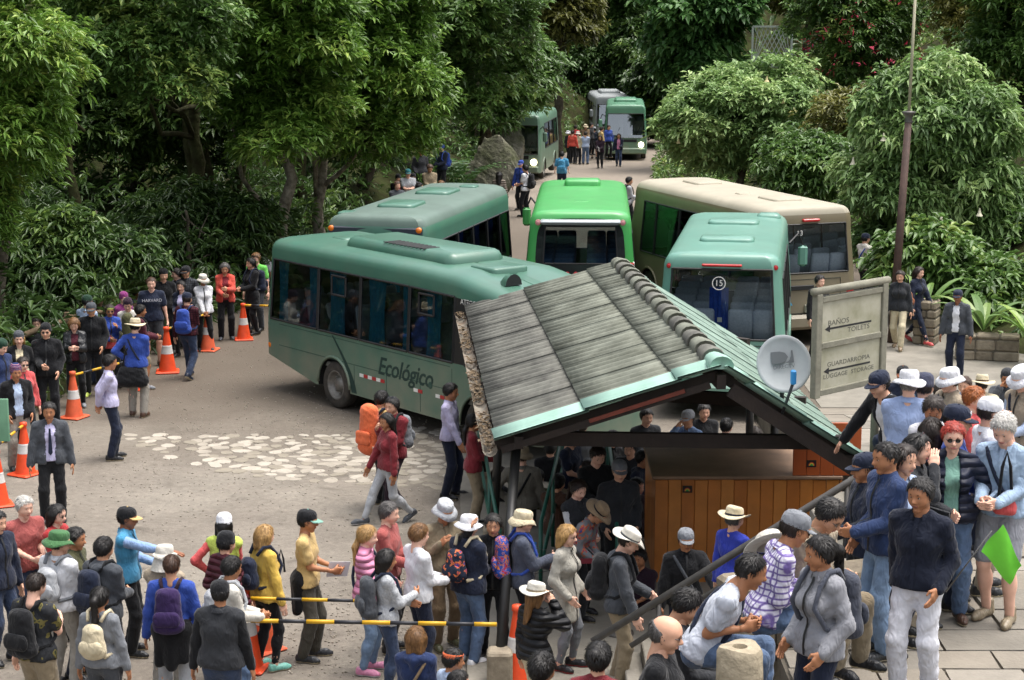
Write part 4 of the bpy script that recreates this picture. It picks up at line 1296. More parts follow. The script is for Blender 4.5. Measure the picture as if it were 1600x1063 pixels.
for t in np.linspace(.02, .98, 9):
    for (a0, a1) in ((E0, E1), (Q0, Q1)):
        bar('rafter', a0.lerp(a1, t) + dz * .9, K0.lerp(K1, t) + dz * .9, .06, .11, dkwood)
for t in (.03, .35, .68, .97):
    a, b = E0.lerp(E1, t).lerp(K0.lerp(K1, t), .12), Q0.lerp(Q1, t).lerp(K0.lerp(K1, t), .12)
    b.z = a.z
    bar('tie_beam', a + dz * 1.2, b + dz * 1.2, .1, .16, dkwood)
bar('fascia_board', E0.lerp(K0, .42) + Vector((0, -.02, -.1)), E0.lerp(K0, .84) + Vector((0, -.02, -.1)), .03, .045, redwood)
bar('barge_board', K0.lerp(Q0, .06) + Vector((0, -.0, -.16)), K0.lerp(Q0, .99) + Vector((0, 0, -.16)), .04, .16, dkwood)
bar('barge_board', E0 + Vector((.05, -.0, -.1)), E0.lerp(K0, .95) + Vector((0, 0, -.13)), .03, .08, dkwood)
stone_b = mat('rough_stone', '7c7263', .95, noise=.3, nscale=7, bump=.8, bscale=12, col2='968c7a', spec=.2)
for t in (.035, .36, .68, .97):
    for (a0, a1, kk) in ((E0, E1, 0), (Q0, Q1, 1)):
        p = a0.lerp(a1, t).lerp(K0.lerp(K1, t), .1)
        base = Vector((p.x - (.11 if kk == 0 else 0), p.y, .0)) if not (kk == 0 and t < .1) else at_z(781, 1072, 0)
        if kk == 1 and t < .3: continue
        mb = MB(); mb.tube([p - S0 + dz, Vector((base.x, base.y, .28)) - S0], .058, 10)
        mb.build('post', mat('black_painted_post', '1b1b1a', .5, noise=.3, nscale=9), sh, True)
        mb = MB(); rr_box(mb, (base.x - S0.x - .14, base.y - S0.y - .14, -.1), (base.x - S0.x + .14, base.y - S0.y + .14, .42), .05, 3, top=.04)
        mb.build('post_base', stone_b, sh)
# wooden luggage kiosk under the right half of the roof
plank_ms = [mat('varnished_plank_%d' % i, c, .42, noise=.14, nscale=3, bump=.1, bscale=20, coat=.3) for i, c in enumerate(('bd7432', 'c27a36', 'b86e2e', 'c67f3a'))]
top_m = mat('worn_counter_top', '8a6f58', .6, noise=.25, nscale=2)
ki = empty('kiosk', (3.0, 23.7, 0)); tag(ki, 'varnished wooden luggage kiosk with a plank front under the shelter', 'kiosk')
kx0, kx1, ky0, ky1 = 1.8, 4.15, 23.4, 25.2
KO = ki.location.copy()
x = kx0; i = 0
while x < kx1 - .02:
    dx = min(.165, kx1 - x); mb = MB(); mb.box((x - KO.x + .003, ky0 - KO.y, 0), (x + dx - KO.x - .003, ky0 - KO.y + .03, 1.38 + .004 * (i % 3)), 0, None, .005)
    mb.build('plank', plank_ms[(i * 7) % 4], ki); x += dx; i += 1
for k, y in enumerate(np.arange(ky0 + .035, ky1, .2)):
    mb = MB(); mb.box((kx0 - KO.x, y - KO.y, 0), (kx0 - KO.x + .03, y - KO.y + .19, 1.38), 0, None, .005); mb.build('plank', plank_ms[k % 4], ki)
mb = MB(); mb.box((kx0 - KO.x - .04, ky0 - KO.y - .04, 1.395), (kx1 - KO.x, ky1 - KO.y, 1.44), 0, None, .01); mb.build('counter_top', top_m, ki)
for k in range(5):
    mb = MB(); mb.box((3.52 - KO.x + k * .17, ky0 - KO.y - .02, 1.445), (3.52 - KO.x + k * .17 + .165, ky0 - KO.y + .02, 2.12), 0, None, .004); mb.build('upper_panel', mat('red_brown_board', '9c4a1c', .5, noise=.12, nscale=3), ki)
yel, gre, blk = mat('logo_yellow', 'd8b23a', .5), mat('logo_green', '3f9a4a', .5), mat('logo_black', '161412', .5)
for (lx, lz) in ((2.2, 1.27), (3.75, 1.6)):
    mb = MB(); y = ky0 - KO.y - .024; ox = lx - KO.x
    mb.box((ox - .06, y, lz - .045), (ox + .06, y + .003, lz + .045), 0)
    for j, (rad, mi) in enumerate(((.042, 1), (.032, 2), (.02, 3))):
        P = [(ox + rad * math.cos(R(a)), y - .001 * (j + 1), lz - .025 + rad * math.sin(R(a)) * 1.1) for a in range(0, 181, 20)]
        mb.add(P, [tuple(range(len(P)))], mi)
    mb.build('logo_sticker', [blk, REDP, yel, gre], ki)
mb = MB(); mb.box((1.9 - KO.x, ky1 - KO.y - .05, 0), (4.1 - KO.x, ky1 - KO.y, 1.0)); mb.build('back_panel', plank_ms[2], ki)
# green pipe queue barriers and a belt barrier
greenp = mat('green_painted_pipe', '1d5546', .45, noise=.15, nscale=10)
def barrier(label, pts, h0=.45, h1=1.0):
    b = empty('queue_barrier', pts[0]); tag(b, label, 'barrier', 'green pipe barriers under the shelter'); o = Vector(pts[0])
    for p in pts:
        mb = MB(); mb.tube([Vector(p) - o, Vector(p) - o + Vector((0, 0, h1))], .026, 8); mb.build('upright', greenp, b, True)
    for h in (h0, h1):
        mb = MB(); mb.tube([Vector(p) - o + Vector((0, 0, h)) for p in pts], .026, 8); mb.build('rail', greenp, b, True)
barrier('green pipe barrier beside the man in the sun hat', [(.35, 22.6, .05), (.55, 25.0, .05), (.75, 27.6, .05)])
barrier('green pipe barrier along the left side of the shelter', [(-.15, 22.3, .05), (-.3, 24.8, .05), (-.5, 28.5, .05)])
barrier('green pipe barrier deep in the shade of the shelter', [(1.25, 22.0, .05), (1.35, 24.6, .05), (1.4, 27.4, .05)])
belt = mat('dark_red_belt', '6a1c28', .8)
bb = empty('belt_barrier', (.25, 21.3, .05)); tag(bb, 'dark red belt stretched between posts in front of the beige coat', 'barrier')
for dx in (0, 1.0):
    mb = MB(); mb.tube([(dx, dx * .12, 0), (dx, dx * .12, .98)], .028, 10); mb.lathe([(.17, 0), (.17, .02), (.03, .04)], 16, 0, Matrix.Translation((dx, dx * .12, 0))); mb.build('post', pipe, bb, True)
mb = MB(); mb.box((0, -.004, .86), (1.007, .004, .92), 0, Matrix.Rotation(math.atan(.12), 4, 'Z')); mb.build('belt', belt, bb)

# ------------------------------------------------------------------ satellite dish
dc = at_y(1224, 570, 21.3)
di = empty('satellite_dish', (dc.x, dc.y, dc.z - .75)); tag(di, 'grey satellite dish on the right slope of the shelter roof', 'satellite dish')
dm = mat('dish_grey', '969b9e', .5, noise=.08, nscale=6)
Md = Matrix.Translation((0, 0, .75)) @ Matrix.Rotation(R(68), 4, 'X') @ Matrix.Rotation(R(6), 4, 'Z')
mb = MB(); mb.lathe([(.001, 0), (.1, .004), (.2, .02), (.27, .042), (.305, .058), (.31, .05), (.28, .03), (.001, -.02)], 40, 0, Md, sy=1.08)
mb.build('reflector', dm, di, True)
dgm = mat('dish_print_grey', '4e5356', .5)
mb = MB()
P = [(-.13, .1), (-.13, -.04), (-.03, -.04), (.03, -.02), (.06, .03), (.03, .08), (-.03, .1)]
mb.add([Md @ Vector((x, y + .05, .028)) for x, y in P], [tuple(range(len(P)))])
P = [(.02, -.04), (.12, -.04), (.12, .1), (.1, .1), (.095, .04), (.07, -.01)]
mb.add([Md @ Vector((x, y + .05, .028)) for x, y in P], [tuple(range(len(P)))])
mb.build('emblem', dgm, di)
text('lettering', 'DIRECTV', .062, dgm, di, Md @ Matrix.Translation((0, -.03, .028)), extrude=.001)
mb = MB(); mb.tube([(0, .02, .0), (-.07, -.2, .12), (-.02, -.35, .35), (.06, -.38, .62)], .018, 8); mb.tube([(0, .02, 0), (0, .08, .72)], .025, 8); mb.build('feed_arm', mat('dark_steel', '35383a', .5, metal=.5), di, True)
mb = MB(); mb.box((.03, -.42, .6), (.09, -.34, .76), 0, None, .012); mb.build('receiver_head', mat('blue_cap', '2f86c4', .4), di)

# ------------------------------------------------------------------ direction sign
sc_ = at_y(1328, 528, 21.2)
sg = empty('direction_sign', (sc_.x + .42, sc_.y + .0, ramp_z(21.2))); tag(sg, 'weathered two-panel sign to toilets and luggage storage on a grey post', 'sign')
gw = mat('weathered_grey_wood', '7c7a6b', .85, noise=.18, nscale=6, bump=.4, bscale=18)
pan = mat('stained_cream_panel', '8b8a70', .75, noise=.1, nscale=2.6, col2='b0ad9b', detail=6)
lett = mat('faded_lettering', '5a5a50', .8)
blkp = mat('black_arrow', '1f2022', .6)
Ms = Matrix.Translation((-.42, 0, sc_.z - sg.location.z)) @ Matrix.Rotation(R(43), 4, 'Z') @ Matrix.Diagonal((1.37, 1, .98, 1))
SB = lambda n, lo, hi, m, bev=.006: MB().box(lo, hi, 0, Ms, bev).build(n, m, sg)
SB('frame_stile', (-.475, -.04, -.62), (-.40, .04, .57), gw)
SB('frame_stile', (.40, -.04, -.62), (.475, .04, .57), gw)
SB('frame_rail', (-.399, -.035, -.60), (.399, .035, -.53), gw)
SB('frame_rail', (-.399, -.035, -.06), (.399, .035, .01), gw)
SB('frame_rail', (-.399, -.035, .47), (.399, .035, .535), gw)
MB().tube([Ms @ Vector((-.5, 0, .6)), Ms @ Vector((.5, 0, .6))], .045, 8).build('cap_pole', gw, sg, True)
SB('panel', (-.398, -.012, -.53), (.398, .012, -.06), pan, 0)
SB('panel', (-.398, -.012, .01), (.398, .012, .47), pan, 0)
pp = Ms @ Vector((.44, .06, 0)); MB().tube([(pp.x, pp.y, -.3), (pp.x, pp.y, sc_.z - sg.location.z + .5)], .05, 8).build('post', gw, sg, True)
tx = lambda s_, sz, x, z: text('lettering', s_, sz, lett, sg, Ms @ basis((1, 0, 0), (0, 0, 1), (x, -.0135, z)), extrude=.0005)
tx('BAÑOS', .085, -.17, .215); tx('TOILETS', .08, .1, .1); tx('GUARDARROPIA', .075, -.02, -.26); tx('LUGGAGE', .07, -.19, -.395); tx('STORAGE', .07, .17, -.395)
for z in (.155, -.33):
    mb = MB(); mb.add([Ms @ Vector(p) for p in [(-.3, -.0145, z - .011), (.27, -.0145, z - .011), (.27, -.0145, z + .011), (-.3, -.0145, z + .011)]], [(0, 1, 2, 3)])
    mb.add([Ms @ Vector(p) for p in [(-.35, -.0146, z), (-.28, -.0146, z - .04), (-.28, -.0146, z + .04)]], [(0, 1, 2)]); mb.build('arrow', blkp, sg)

# ------------------------------------------------------------------ brown pole
pb = at_z(1393, 535, .02); pt_ = at_y(1420, 180, pb.y + .2); pu = at_y(1431, -20, pb.y + .3)
po = empty('flagpole', tuple(pb)); tag(po, 'tall rusty brown pole with a thin cream upper mast', 'pole')
MB().tube([(0, 0, 0), pt_ - pb], [.095, .075], 12).build('lower_pole', mat('rust_brown_paint', '4d3a32', .7, noise=.25, nscale=6), po, True)
MB().tube([pt_ - pb, pu - pb], [.035, .03], 10).build('upper_mast', mat('cream_mast', '9a957c', .6, noise=.1), po, True)
mb = MB(); mb.lathe([(.09, -.15), (.08, -.05), (.1, 0), (.15, .05), (.15, .07), (.03, .09)], 14, 0, Matrix.Translation(pt_ - pb)); mb.build('collar', pipe, po, True)
MB().tube([pt_ - pb + Vector((.12, 0, .03)), pt_ - pb + Vector((.17, 0, -.35))], .006, 5).build('halyard', RUB, po)

# ------------------------------------------------------------------ planter walls of rough stone
def stone_wall(label, p0, p1, h, depth=.35, rowh=.2, bw=.34):
    p0, p1 = Vector(p0), Vector(p1); d = (p1 - p0); L = d.length
    o = empty('stone_wall', tuple(p0), math.atan2(d.y, d.x)); tag(o, label, 'wall', 'low stone walls round the planting')
    MB().box((.02, .03, -.1), (L - .02, depth - .03, h - .03)).build('core', joint, o)
    z = 0
    k = 0
    while z < h - .03:
        hh = min(rowh * rs.uniform(.85, 1.2), h - z); x = 0
        if h - z - hh < .06: hh = h - z
        while x < L - .01:
            w_ = min(bw * rs.uniform(.6, 1.5), L - x)
            if L - x - w_ < .1: w_ = L - x
            mb = MB(); mb.box((x + .008, -rs.uniform(0, .025), z + .006), (x + w_ - .008, depth + rs.uniform(0, .02), z + hh - .006), 0, None, .03)
            mb.build('stone', [stone_b, mat('rough_stone_b', '6e6558', .95, noise=.3, nscale=7, bump=.8, bscale=12, col2='877d6c', spec=.2)][k % 2], o); x += w_; k += 1
        z += hh
stone_wall('stone pier of the planting wall left of the guard', (8.55, 40.4, 0), (9.0, 40.2, 0), .95, .5)
stone_wall('low stone planter wall right of the guard', (9.05, 38.6, 0), (10.3, 38.3, 0), .55, .4)
stone_wall('stone wall under the drooping shrub beside the steps', (10.25, 36.6, 0), (11.2, 36.4, 0), 1.4, .6)
solid('step', [(9.75, 33.0), (12, 33.0), (12, 36.4), (9.9, 36.4)], .22, -.2, concrete)

# ------------------------------------------------------------------ stone bollard on the terrace
bo = at_z(1156, 1010, TZ + 1.0)
bl = empty('stone_bollard', (bo.x, bo.y, TZ)); tag(bl, 'rough cylindrical stone bollard with a hollow top at the bottom edge', 'bollard')
mb = MB(); V, F = [], []
n = 22; prof = [(.17, 0), (.165, .3), (.155, .6), (.15, .85), (.146, .97), (.13, 1.0), (.05, 1.0), (.045, .96), (.001, .94)]
for rad, z in prof:
    for k in range(n):
        a = 2 * math.pi * k / n; q = 1 + (.05 * math.sin(3 * a + z * 4) + .03 * math.sin(7 * a + z * 9)) * (1 if rad > .1 else 0)
        V.append((rad * q * math.cos(a), rad * q * math.sin(a), z + .012 * math.sin(2 * a) * (rad > .1)))
for i in range(len(prof) - 1):
    for k in range(n): a = i * n + k; b = i * n + (k + 1) % n; F.append((a, b, b + n, a + n))
mb.add(V, F); auto_smooth(mb.build('shaft', mat('lichen_stone', '8a806c', .95, noise=.3, nscale=9, bump=.9, bscale=16, col2='a89c86', spec=.2), bl), 50)

# ------------------------------------------------------------------ cones and striped bars
orange = mat('cone_orange', 'd9481c', .55, noise=.1, nscale=10)
orange_d = mat('cone_orange_dusty', 'cf5a35', .65, noise=.15, nscale=8)
refl_w = mat('cone_white_band', 'c9c6c2', .5, noise=.1, nscale=20)
def make_cone(dusty=False):
    m_ = orange_d if dusty else orange
    base = MB(); base.box((-.19, -.19, 0), (.19, .19, .035), 0, None, .03)
    body = MB(); body.lathe([(.15, .03), (.14, .06), (.045, .66), (.04, .7), (.052, .71), (.05, .76), (.001, .77)], 20)
    band = MB(); band.lathe([(.1005, .32), (.0775, .46)], 20); band.lathe([(.0845, .32 + .12), (.0775, .46)], 20)
    return base.mesh('base'), body.mesh('cone', True), band.mesh('reflective_band', True), m_
CONES = [make_cone(False), make_cone(True)]
CONE_AT = {}
def cone(u, v, label, s_=1.0, dusty=False, tilt=0.0, z=0.0):
    p = at_z(u, v, z); b, c, d, m_ = CONES[dusty]
    o = empty('traffic_cone', tuple(p), rs.uniform(0, 1.5), s_); tag(o, label, 'traffic cone', 'orange traffic cones')
    link('base', b, m_, o); cc = link('cone', c, m_, o); link('reflective_band', d, refl_w, cc)
    CONE_AT[label] = p + Vector((0, 0, .72 * s_))
    return p + Vector((0, 0, .72 * s_))
c1 = cone(381, 531, 'farthest cone of the row, in front of the black-coated woman', 1.05)
c2 = cone(325, 548, 'cone in front of the woman in the white hat', 1.1, True)
c3 = cone(262, 582, 'cone between the printed shirt man and the blue-backpack man', 1.2)
c4 = cone(219, 609, 'cone partly hidden by the straw-hat man', .95)
c5 = cone(116, 653, 'cone in front of the black-coated man with beard', 1.1, True)
c6 = cone(40, 742, 'cone at the left elbow of the man in the dark jacket', 1.1)
c7 = cone(-2, 790, 'cone cut by the left edge, only its base corner showing', 1.1)
c8 = cone(386, 1044, 'near cone behind the man in the grey vest', 1.25)
c9 = cone(414, 1016, 'cone behind the yellow jacket girl, only its base showing', 1.0, True)
c10 = cone(808, 1066, 'cone beside the stone foot of the shelter post', 1.15)
byel, bblk = mat('bar_yellow', 'c99a17', .5, noise=.12, nscale=9), mat('bar_black', '222328', .5)
def striped(label, pts, r_=.022, seg=.3, cat='barrier bar', shift=0):
    pts = [Vector(p) for p in pts]; o = empty('striped_bar', tuple(pts[0])); tag(o, label, cat, 'yellow and black striped bars')
    L = [0]
    for a, b in zip(pts, pts[1:]): L.append(L[-1] + (b - a).length)
    def P(t):
        for i in range(len(pts) - 1):
            if t <= L[i + 1] + 1e-6: return pts[i].lerp(pts[i + 1], (t - L[i]) / (L[i + 1] - L[i]))
        return pts[-1]
    t, k = 0, shift
    while t < L[-1] - .01:
        e = min(t + seg, L[-1]); MB().tube([P(t) - pts[0], P(e) - pts[0]], r_ * (1.12 if k % 2 == 0 else 1), 8).build('stripe', byel if k % 2 == 0 else bblk, o, True)
        t, k = e, k + 1
striped('striped bar sloping from the bearded man cone up to the white-shirt man', [c5 + Vector((.02, 0, -.02)), at_z(205, 563, .85)], .02, .2)
striped('striped bar between the cone of the dark jacket man and the left edge', [c6, at_z(-25, 712, .72)], .02, .2)
striped('striped bar from the farthest cone to the teal bus', [c1, at_z(425, 478, .8)], .02, .22)
striped('short striped bar between the two middle cones', [c3, c2], .018, .25)
striped('long striped bar in front of the queue on the near side', [at_z(392, 970, 1.0), at_z(776, 976, 1.0)], .021, .29)
striped('striped bar behind the yellow shirt man, farther from the camera', [at_z(392, 935, .95), at_z(560, 939, .95)], .018, .28)

# ------------------------------------------------------------------ log rail, boulder, ferns, lattice, flowers
fence = empty('log_rail', tuple(at_y(30, 560, 36.6))); tag(fence, 'rough log rail fence behind the left part of the queue', 'fence')
f0 = fence.location.copy()
logm = mat('weathered_log', '6b5a44', .9, noise=.3, nscale=5, bump=.5, bscale=15)
a, b, c = at_y(10, 536, 36.3), at_y(105, 500, 37.6), at_y(275, 462, 40.6)
MB().tube([a - f0, a.lerp(b, .5) - f0 + Vector((0, 0, .03)), b - f0], [.06, .065, .05], 9).build('rail', logm, fence, True)
MB().tube([b - f0 + Vector((0, 0, .03)), b.lerp(c, .5) - f0 + Vector((0, 0, -.02)), c - f0], [.06, .055, .05], 9).build('rail', logm, fence, True)
for p in (a, b, c): MB().tube([p - f0 + Vector((0, 0, .15)), Vector((p.x, p.y, gl(p.x, p.y) - .3)) - f0], .06, 8).build('post', logm, fence, True)

def boulder(label, loc, size, seed, name='boulder'):
    r_ = np.random.default_rng(seed); bm = bmesh.new(); bmesh.ops.create_icosphere(bm, subdivisions=5, radius=1.0)
    P = unit(r_.normal(0, 1, (9, 3))); H_ = r_.uniform(.42, .72, 9)
    for v in bm.verts:
        d = np.array(v.co); k = 1.0
        for p, h in zip(P, H_):
            if d @ p > .05: k = min(k, h / (d @ p))
        k *= 1 + .04 * math.sin(9 * d[0] + 5 * d[2]) * math.sin(8 * d[1]) + .02 * math.sin(23 * d[0] + 17 * d[1] + 19 * d[2])
        v.co = Vector(d * k * np.array(size) * 1.3)
    me = bpy.data.meshes.new(name); bm.to_mesh(me); bm.free()
    o = link(name, me, mat('mossy_boulder', '454a30', .95, noise=.3, nscale=1.3, bump=1.0, bscale=5, col2='7b776b', bdist=.1, spec=.2, detail=8), None); o.location = loc
    auto_smooth(o, 28); tag(o, label, 'boulder'); return o
p = at_z(762, 318, .2); boulder('big pointed grey boulder on the bank left of the brown jacket woman', (p.x, p.y + 1, .75), (.95, .8, 1.35), 5)
p = at_y(812, 220, 82); boulder('rounded rock face at the top of the mossy bank beside the far bus', (p.x - .9, 84, .3), (.9, 1.2, 1.7), 9)
def fern(name, label, loc, n, ln, wd, seed, lf='fern', rise=.9, plain=False):
    r_ = np.random.default_rng(seed); root = empty(name, loc); tag(root, label, 'plant', 'large ferns and leafy plants on the banks')
    for k in range(n):
        a = 2 * math.pi * k / n + r_.uniform(-.3, .3); l = ln * r_.uniform(.75, 1.1); V, F, T = [], [], []
        pts = [Vector((math.cos(a) * l * t * .9, math.sin(a) * l * t * .9, l * (rise * t - 1.0 * t * t * .75))) for t in np.linspace(0, 1, 10)]
        side = Vector((-math.sin(a), math.cos(a), 0))
        if plain:
            for i, p in enumerate(pts):
                w_ = wd * math.sin(math.pi * (i / 9) ** .8) * .5 + .005; V += [p + side * w_ + Vector((0, 0, w_ * .3)), p, p - side * w_ + Vector((0, 0, w_ * .3))]
            for i in range(9): b_ = i * 3; F += [(b_, b_ + 1, b_ + 4, b_ + 3), (b_ + 1, b_ + 2, b_ + 5, b_ + 4)]
        else:
            for i in range(1, 10):
                w_ = wd * math.sin(math.pi * (i / 10) ** .7); d = (pts[i] - pts[i - 1])
                for sgn in (-1, 1):
                    b_ = len(V); q = pts[i] + side * sgn * w_ + d * .6 + Vector((0, 0, -.15 * w_))
                    V += [pts[i] - d * .25, q, pts[i] + d * .35]; F.append((b_, b_ + 1, b_ + 2) if sgn < 0 else (b_, b_ + 2, b_ + 1))
        me = mesh_np('frond', V, F); t_ = me.attributes.new('tint', 'FLOAT', 'FACE'); t_.data.foreach_set('value', np.full(len(F), r_.uniform(.2, .8), np.float32))
        link('frond', me, LEAF[lf], root)
p = at_y(700, 275, 63); fern('fern', 'broad drooping fern beside the pointed boulder', (p.x, 63, gl(p.x, 63)), 11, 1.7, .32, 1)
p = at_y(722, 235, 66); fern('fern', 'upright fern with long fronds above the boulder', (p.x, 66, gl(p.x, 66) + .3), 13, 1.9, .3, 2, rise=1.25)
p = at_y(735, 300, 60); fern('leafy_plant', 'large glossy-leaved plant at the foot of the boulder', (p.x, 60, gl(p.x, 60)), 8, 1.1, .42, 3, 'dark', 1.1, True)
p = at_y(1545, 500, 40); fern('leafy_plant', 'arching long-leaved plant in the stone planter right of the guard', (9.75, 39.1, .5), 12, 1.25, .17, 4, 'mid', 1.2, True)
fern('leafy_plant', 'second long-leaved plant at the right end of the planter', (10.5, 38.2, .45), 12, 1.2, .15, 5, 'bright', 1.2, True)
fern('leafy_plant', 'long-leaved plant behind the stone pier', (8.95, 41.2, .5), 12, 1.3, .16, 6, 'mid', 1.25, True)
# lattice panel on the slope
lp = at_y(1206, 82, 84)
la = empty('lattice_panel', tuple(lp)); tag(la, 'pale grey-green lattice panel up on the slope among the trees', 'lattice')
lm = mat('lattice_paint', '8a938a', .7)
for (a_, b_) in (((-.85, -.6), (.85, -.6)), ((-.85, 1.1), (.85, 1.1)), ((-.85, -.6), (-.85, 1.1)), ((.85, -.6), (.85, 1.1))):
    bar('frame_bar', (a_[0], 0, a_[1]), (b_[0], 0, b_[1]), .08, .08, lm, la, Vector())
for k in range(9):
    q = -.8 + k * .2
    bar('lattice_slat', (max(-.82, q - .85), .02, max(-.57, -.57)), (q, .02, 1.07) if True else 0, .02, .035, lm, la, Vector())
    bar('lattice_slat', (min(.82, q + .85), .045, -.57), (q, .045, 1.07), .02, .035, lm, la, Vector())
bar('leg', (-.85, 0, -.6), (-.85, 0, -3.0), .08, .08, lm, la, Vector()); bar('leg', (.85, 0, -.6), (.85, 0, -3.0), .08, .08, lm, la, Vector())
# blossoms
def flowers(tree_label, cx, n, size, m, nm, y_off=-1.6, seed=0, bell=False):
    t = [o for o in bpy.data.objects if o.get('label') == tree_label][0]
    r_ = np.random.default_rng(seed); (c, rad) = cx
    for k in range(n):
        th = r_.uniform(.15, 2.9); fx = math.cos(th); fz = r_.uniform(-.8, .85)
        q = math.sqrt(max(.05, 1 - fz * fz))
        P = Vector((c[0] + rad[0] * fx * q * .92, c[1] - rad[1] * math.sin(th) * q * 1.12, c[2] + rad[2] * fz)) - t.location
        mb = MB()
        if bell: mb.lathe([(.015, 0), (.025, -.06), (.045, -.13), (.085, -.19)], 8, 0, Matrix.Translation(P))
        else:
            for j in range(6):
                a_ = Vector(r_.normal(0, size, 3)); mb.add([P + a_, P + a_ + Vector(r_.normal(0, size * .6, 3)), P + a_ + Vector(r_.normal(0, size * .6, 3))], [(0, 1, 2)])
        mb.build(nm, m, t)
flowers('tall red-flowered tree on the slope at the upper right', crown_px(1230, -40, 1450, 175, 74, 2.6), 80, .11, mat('crimson_petal', 'a51f3f', .6, noise=.2), 'blossom', seed=4)
flowers('huge drooping trumpet-flower shrub behind the brown pole', crown_px(1300, 120, 1600, 440, 47.5, 2.1), 9, .1, mat('white_trumpet', 'cfc9b0', .6), 'trumpet_flower', seed=6, bell=True)
flowers('broad pale-green shrub spreading over the road behind the tan bus', crown_px(1020, 100, 1290, 290, 66, 2.5), 7, .1, mat('cream_trumpet', 'c9b98a', .6), 'trumpet_flower', seed=8, bell=True)
# ------------------------------------------------------------------ implicit surfaces for bodies and clothes
def cap_d(X, Y, Z, A, B, ra, rb, n=None, flat=1.0):
    ax, ay, az = A; bx, by, bz = B[0] - ax, B[1] - ay, B[2] - az
    px, py, pz = X - ax, Y - ay, Z - az
    if n is not None:
        q = (px * n[0] + py * n[1] + pz * n[2]) * (1 / flat - 1)
        px, py, pz = px + q * n[0], py + q * n[1], pz + q * n[2]
        qb = (bx * n[0] + by * n[1] + bz * n[2]) * (1 / flat - 1)
        bx, by, bz = bx + qb * n[0], by + qb * n[1], bz + qb * n[2]
    L2 = bx * bx + by * by + bz * bz + 1e-9
    t = np.clip((px * bx + py * by + pz * bz) / L2, 0, 1)
    d = np.sqrt((px - t * bx) ** 2 + (py - t * by) ** 2 + (pz - t * bz) ** 2) - (ra + (rb - ra) * t)
    return d * (flat if flat < 1 else 1)

def sdf(ops, h, pad=.03):
    """ops: ('u', A, B, ra, rb, k[, n, flat]) smooth union | ('s', A, B, ra, rb, k[, n, flat]) subtract | ('i', n, d) keep n.p < d | ('open', half, y0) | ('w', amp, f, seed)"""
    un = [o for o in ops if o[0] == 'u']
    lo = np.min([np.minimum(o[1], o[2]) - max(o[3], o[4]) for o in un], 0) - pad - h
    hi = np.max([np.maximum(o[1], o[2]) + max(o[3], o[4]) for o in un], 0) + pad + h
    ax = [np.arange(lo[i], hi[i] + h, h, dtype=np.float32) for i in range(3)]
    val = np.full([len(a) for a in ax], .3, np.float32)
    for o in ops:
        if o[0] in 'us' and len(o) > 5:
            A, B, ra, rb, k = o[1:6]
            n, flat = (o[6], o[7]) if len(o) > 6 else (None, 1.0)
            m = max(ra, rb) + k + 2.5 * h
            sl = []
            for i in range(3):
                a0 = np.searchsorted(ax[i], min(A[i], B[i]) - m); a1 = np.searchsorted(ax[i], max(A[i], B[i]) + m)
                sl.append(slice(max(a0, 0), a1))
            X, Y, Z = ax[0][sl[0]][:, None, None], ax[1][sl[1]][None, :, None], ax[2][sl[2]][None, None, :]
            d = cap_d(X, Y, Z, A, B, ra, rb, n, flat).astype(np.float32)
            v = val[sl[0], sl[1], sl[2]]
            if o[0] == 'u':
                q = np.maximum(k - np.abs(d - v), 0) / k
                val[sl[0], sl[1], sl[2]] = np.minimum(d, v) - q * q * k * .25
            else:
                q = np.maximum(k - np.abs(-d - v), 0) / k
                val[sl[0], sl[1], sl[2]] = np.maximum(-d, v) + q * q * k * .25
        else:
            X, Y, Z = ax[0][:, None, None], ax[1][None, :, None], ax[2][None, None, :]
            if o[0] == 'i':
                val = np.maximum(val, X * o[1][0] + Y * o[1][1] + Z * o[1][2] - o[2])
            elif o[0] == 'open':
                val = np.maximum(val, -np.maximum(np.abs(X + o[3] * (Z - 1.1)) - o[1], o[2] - Y + 0 * Z))
            elif o[0] == 'w':
                a, f, sd = o[1:4]
                val = val + a * (np.sin(X * f + sd + 2 * np.sin(Z * f * .6 + sd)) * np.sin(Z * f * 1.3 + Y * f * .7 + sd * 2) + .6 * np.sin(Z * f * 2.3 + X * f * 1.1 + Y * f * 1.4 + sd)).astype(np.float32)
    return nets(val, ax)

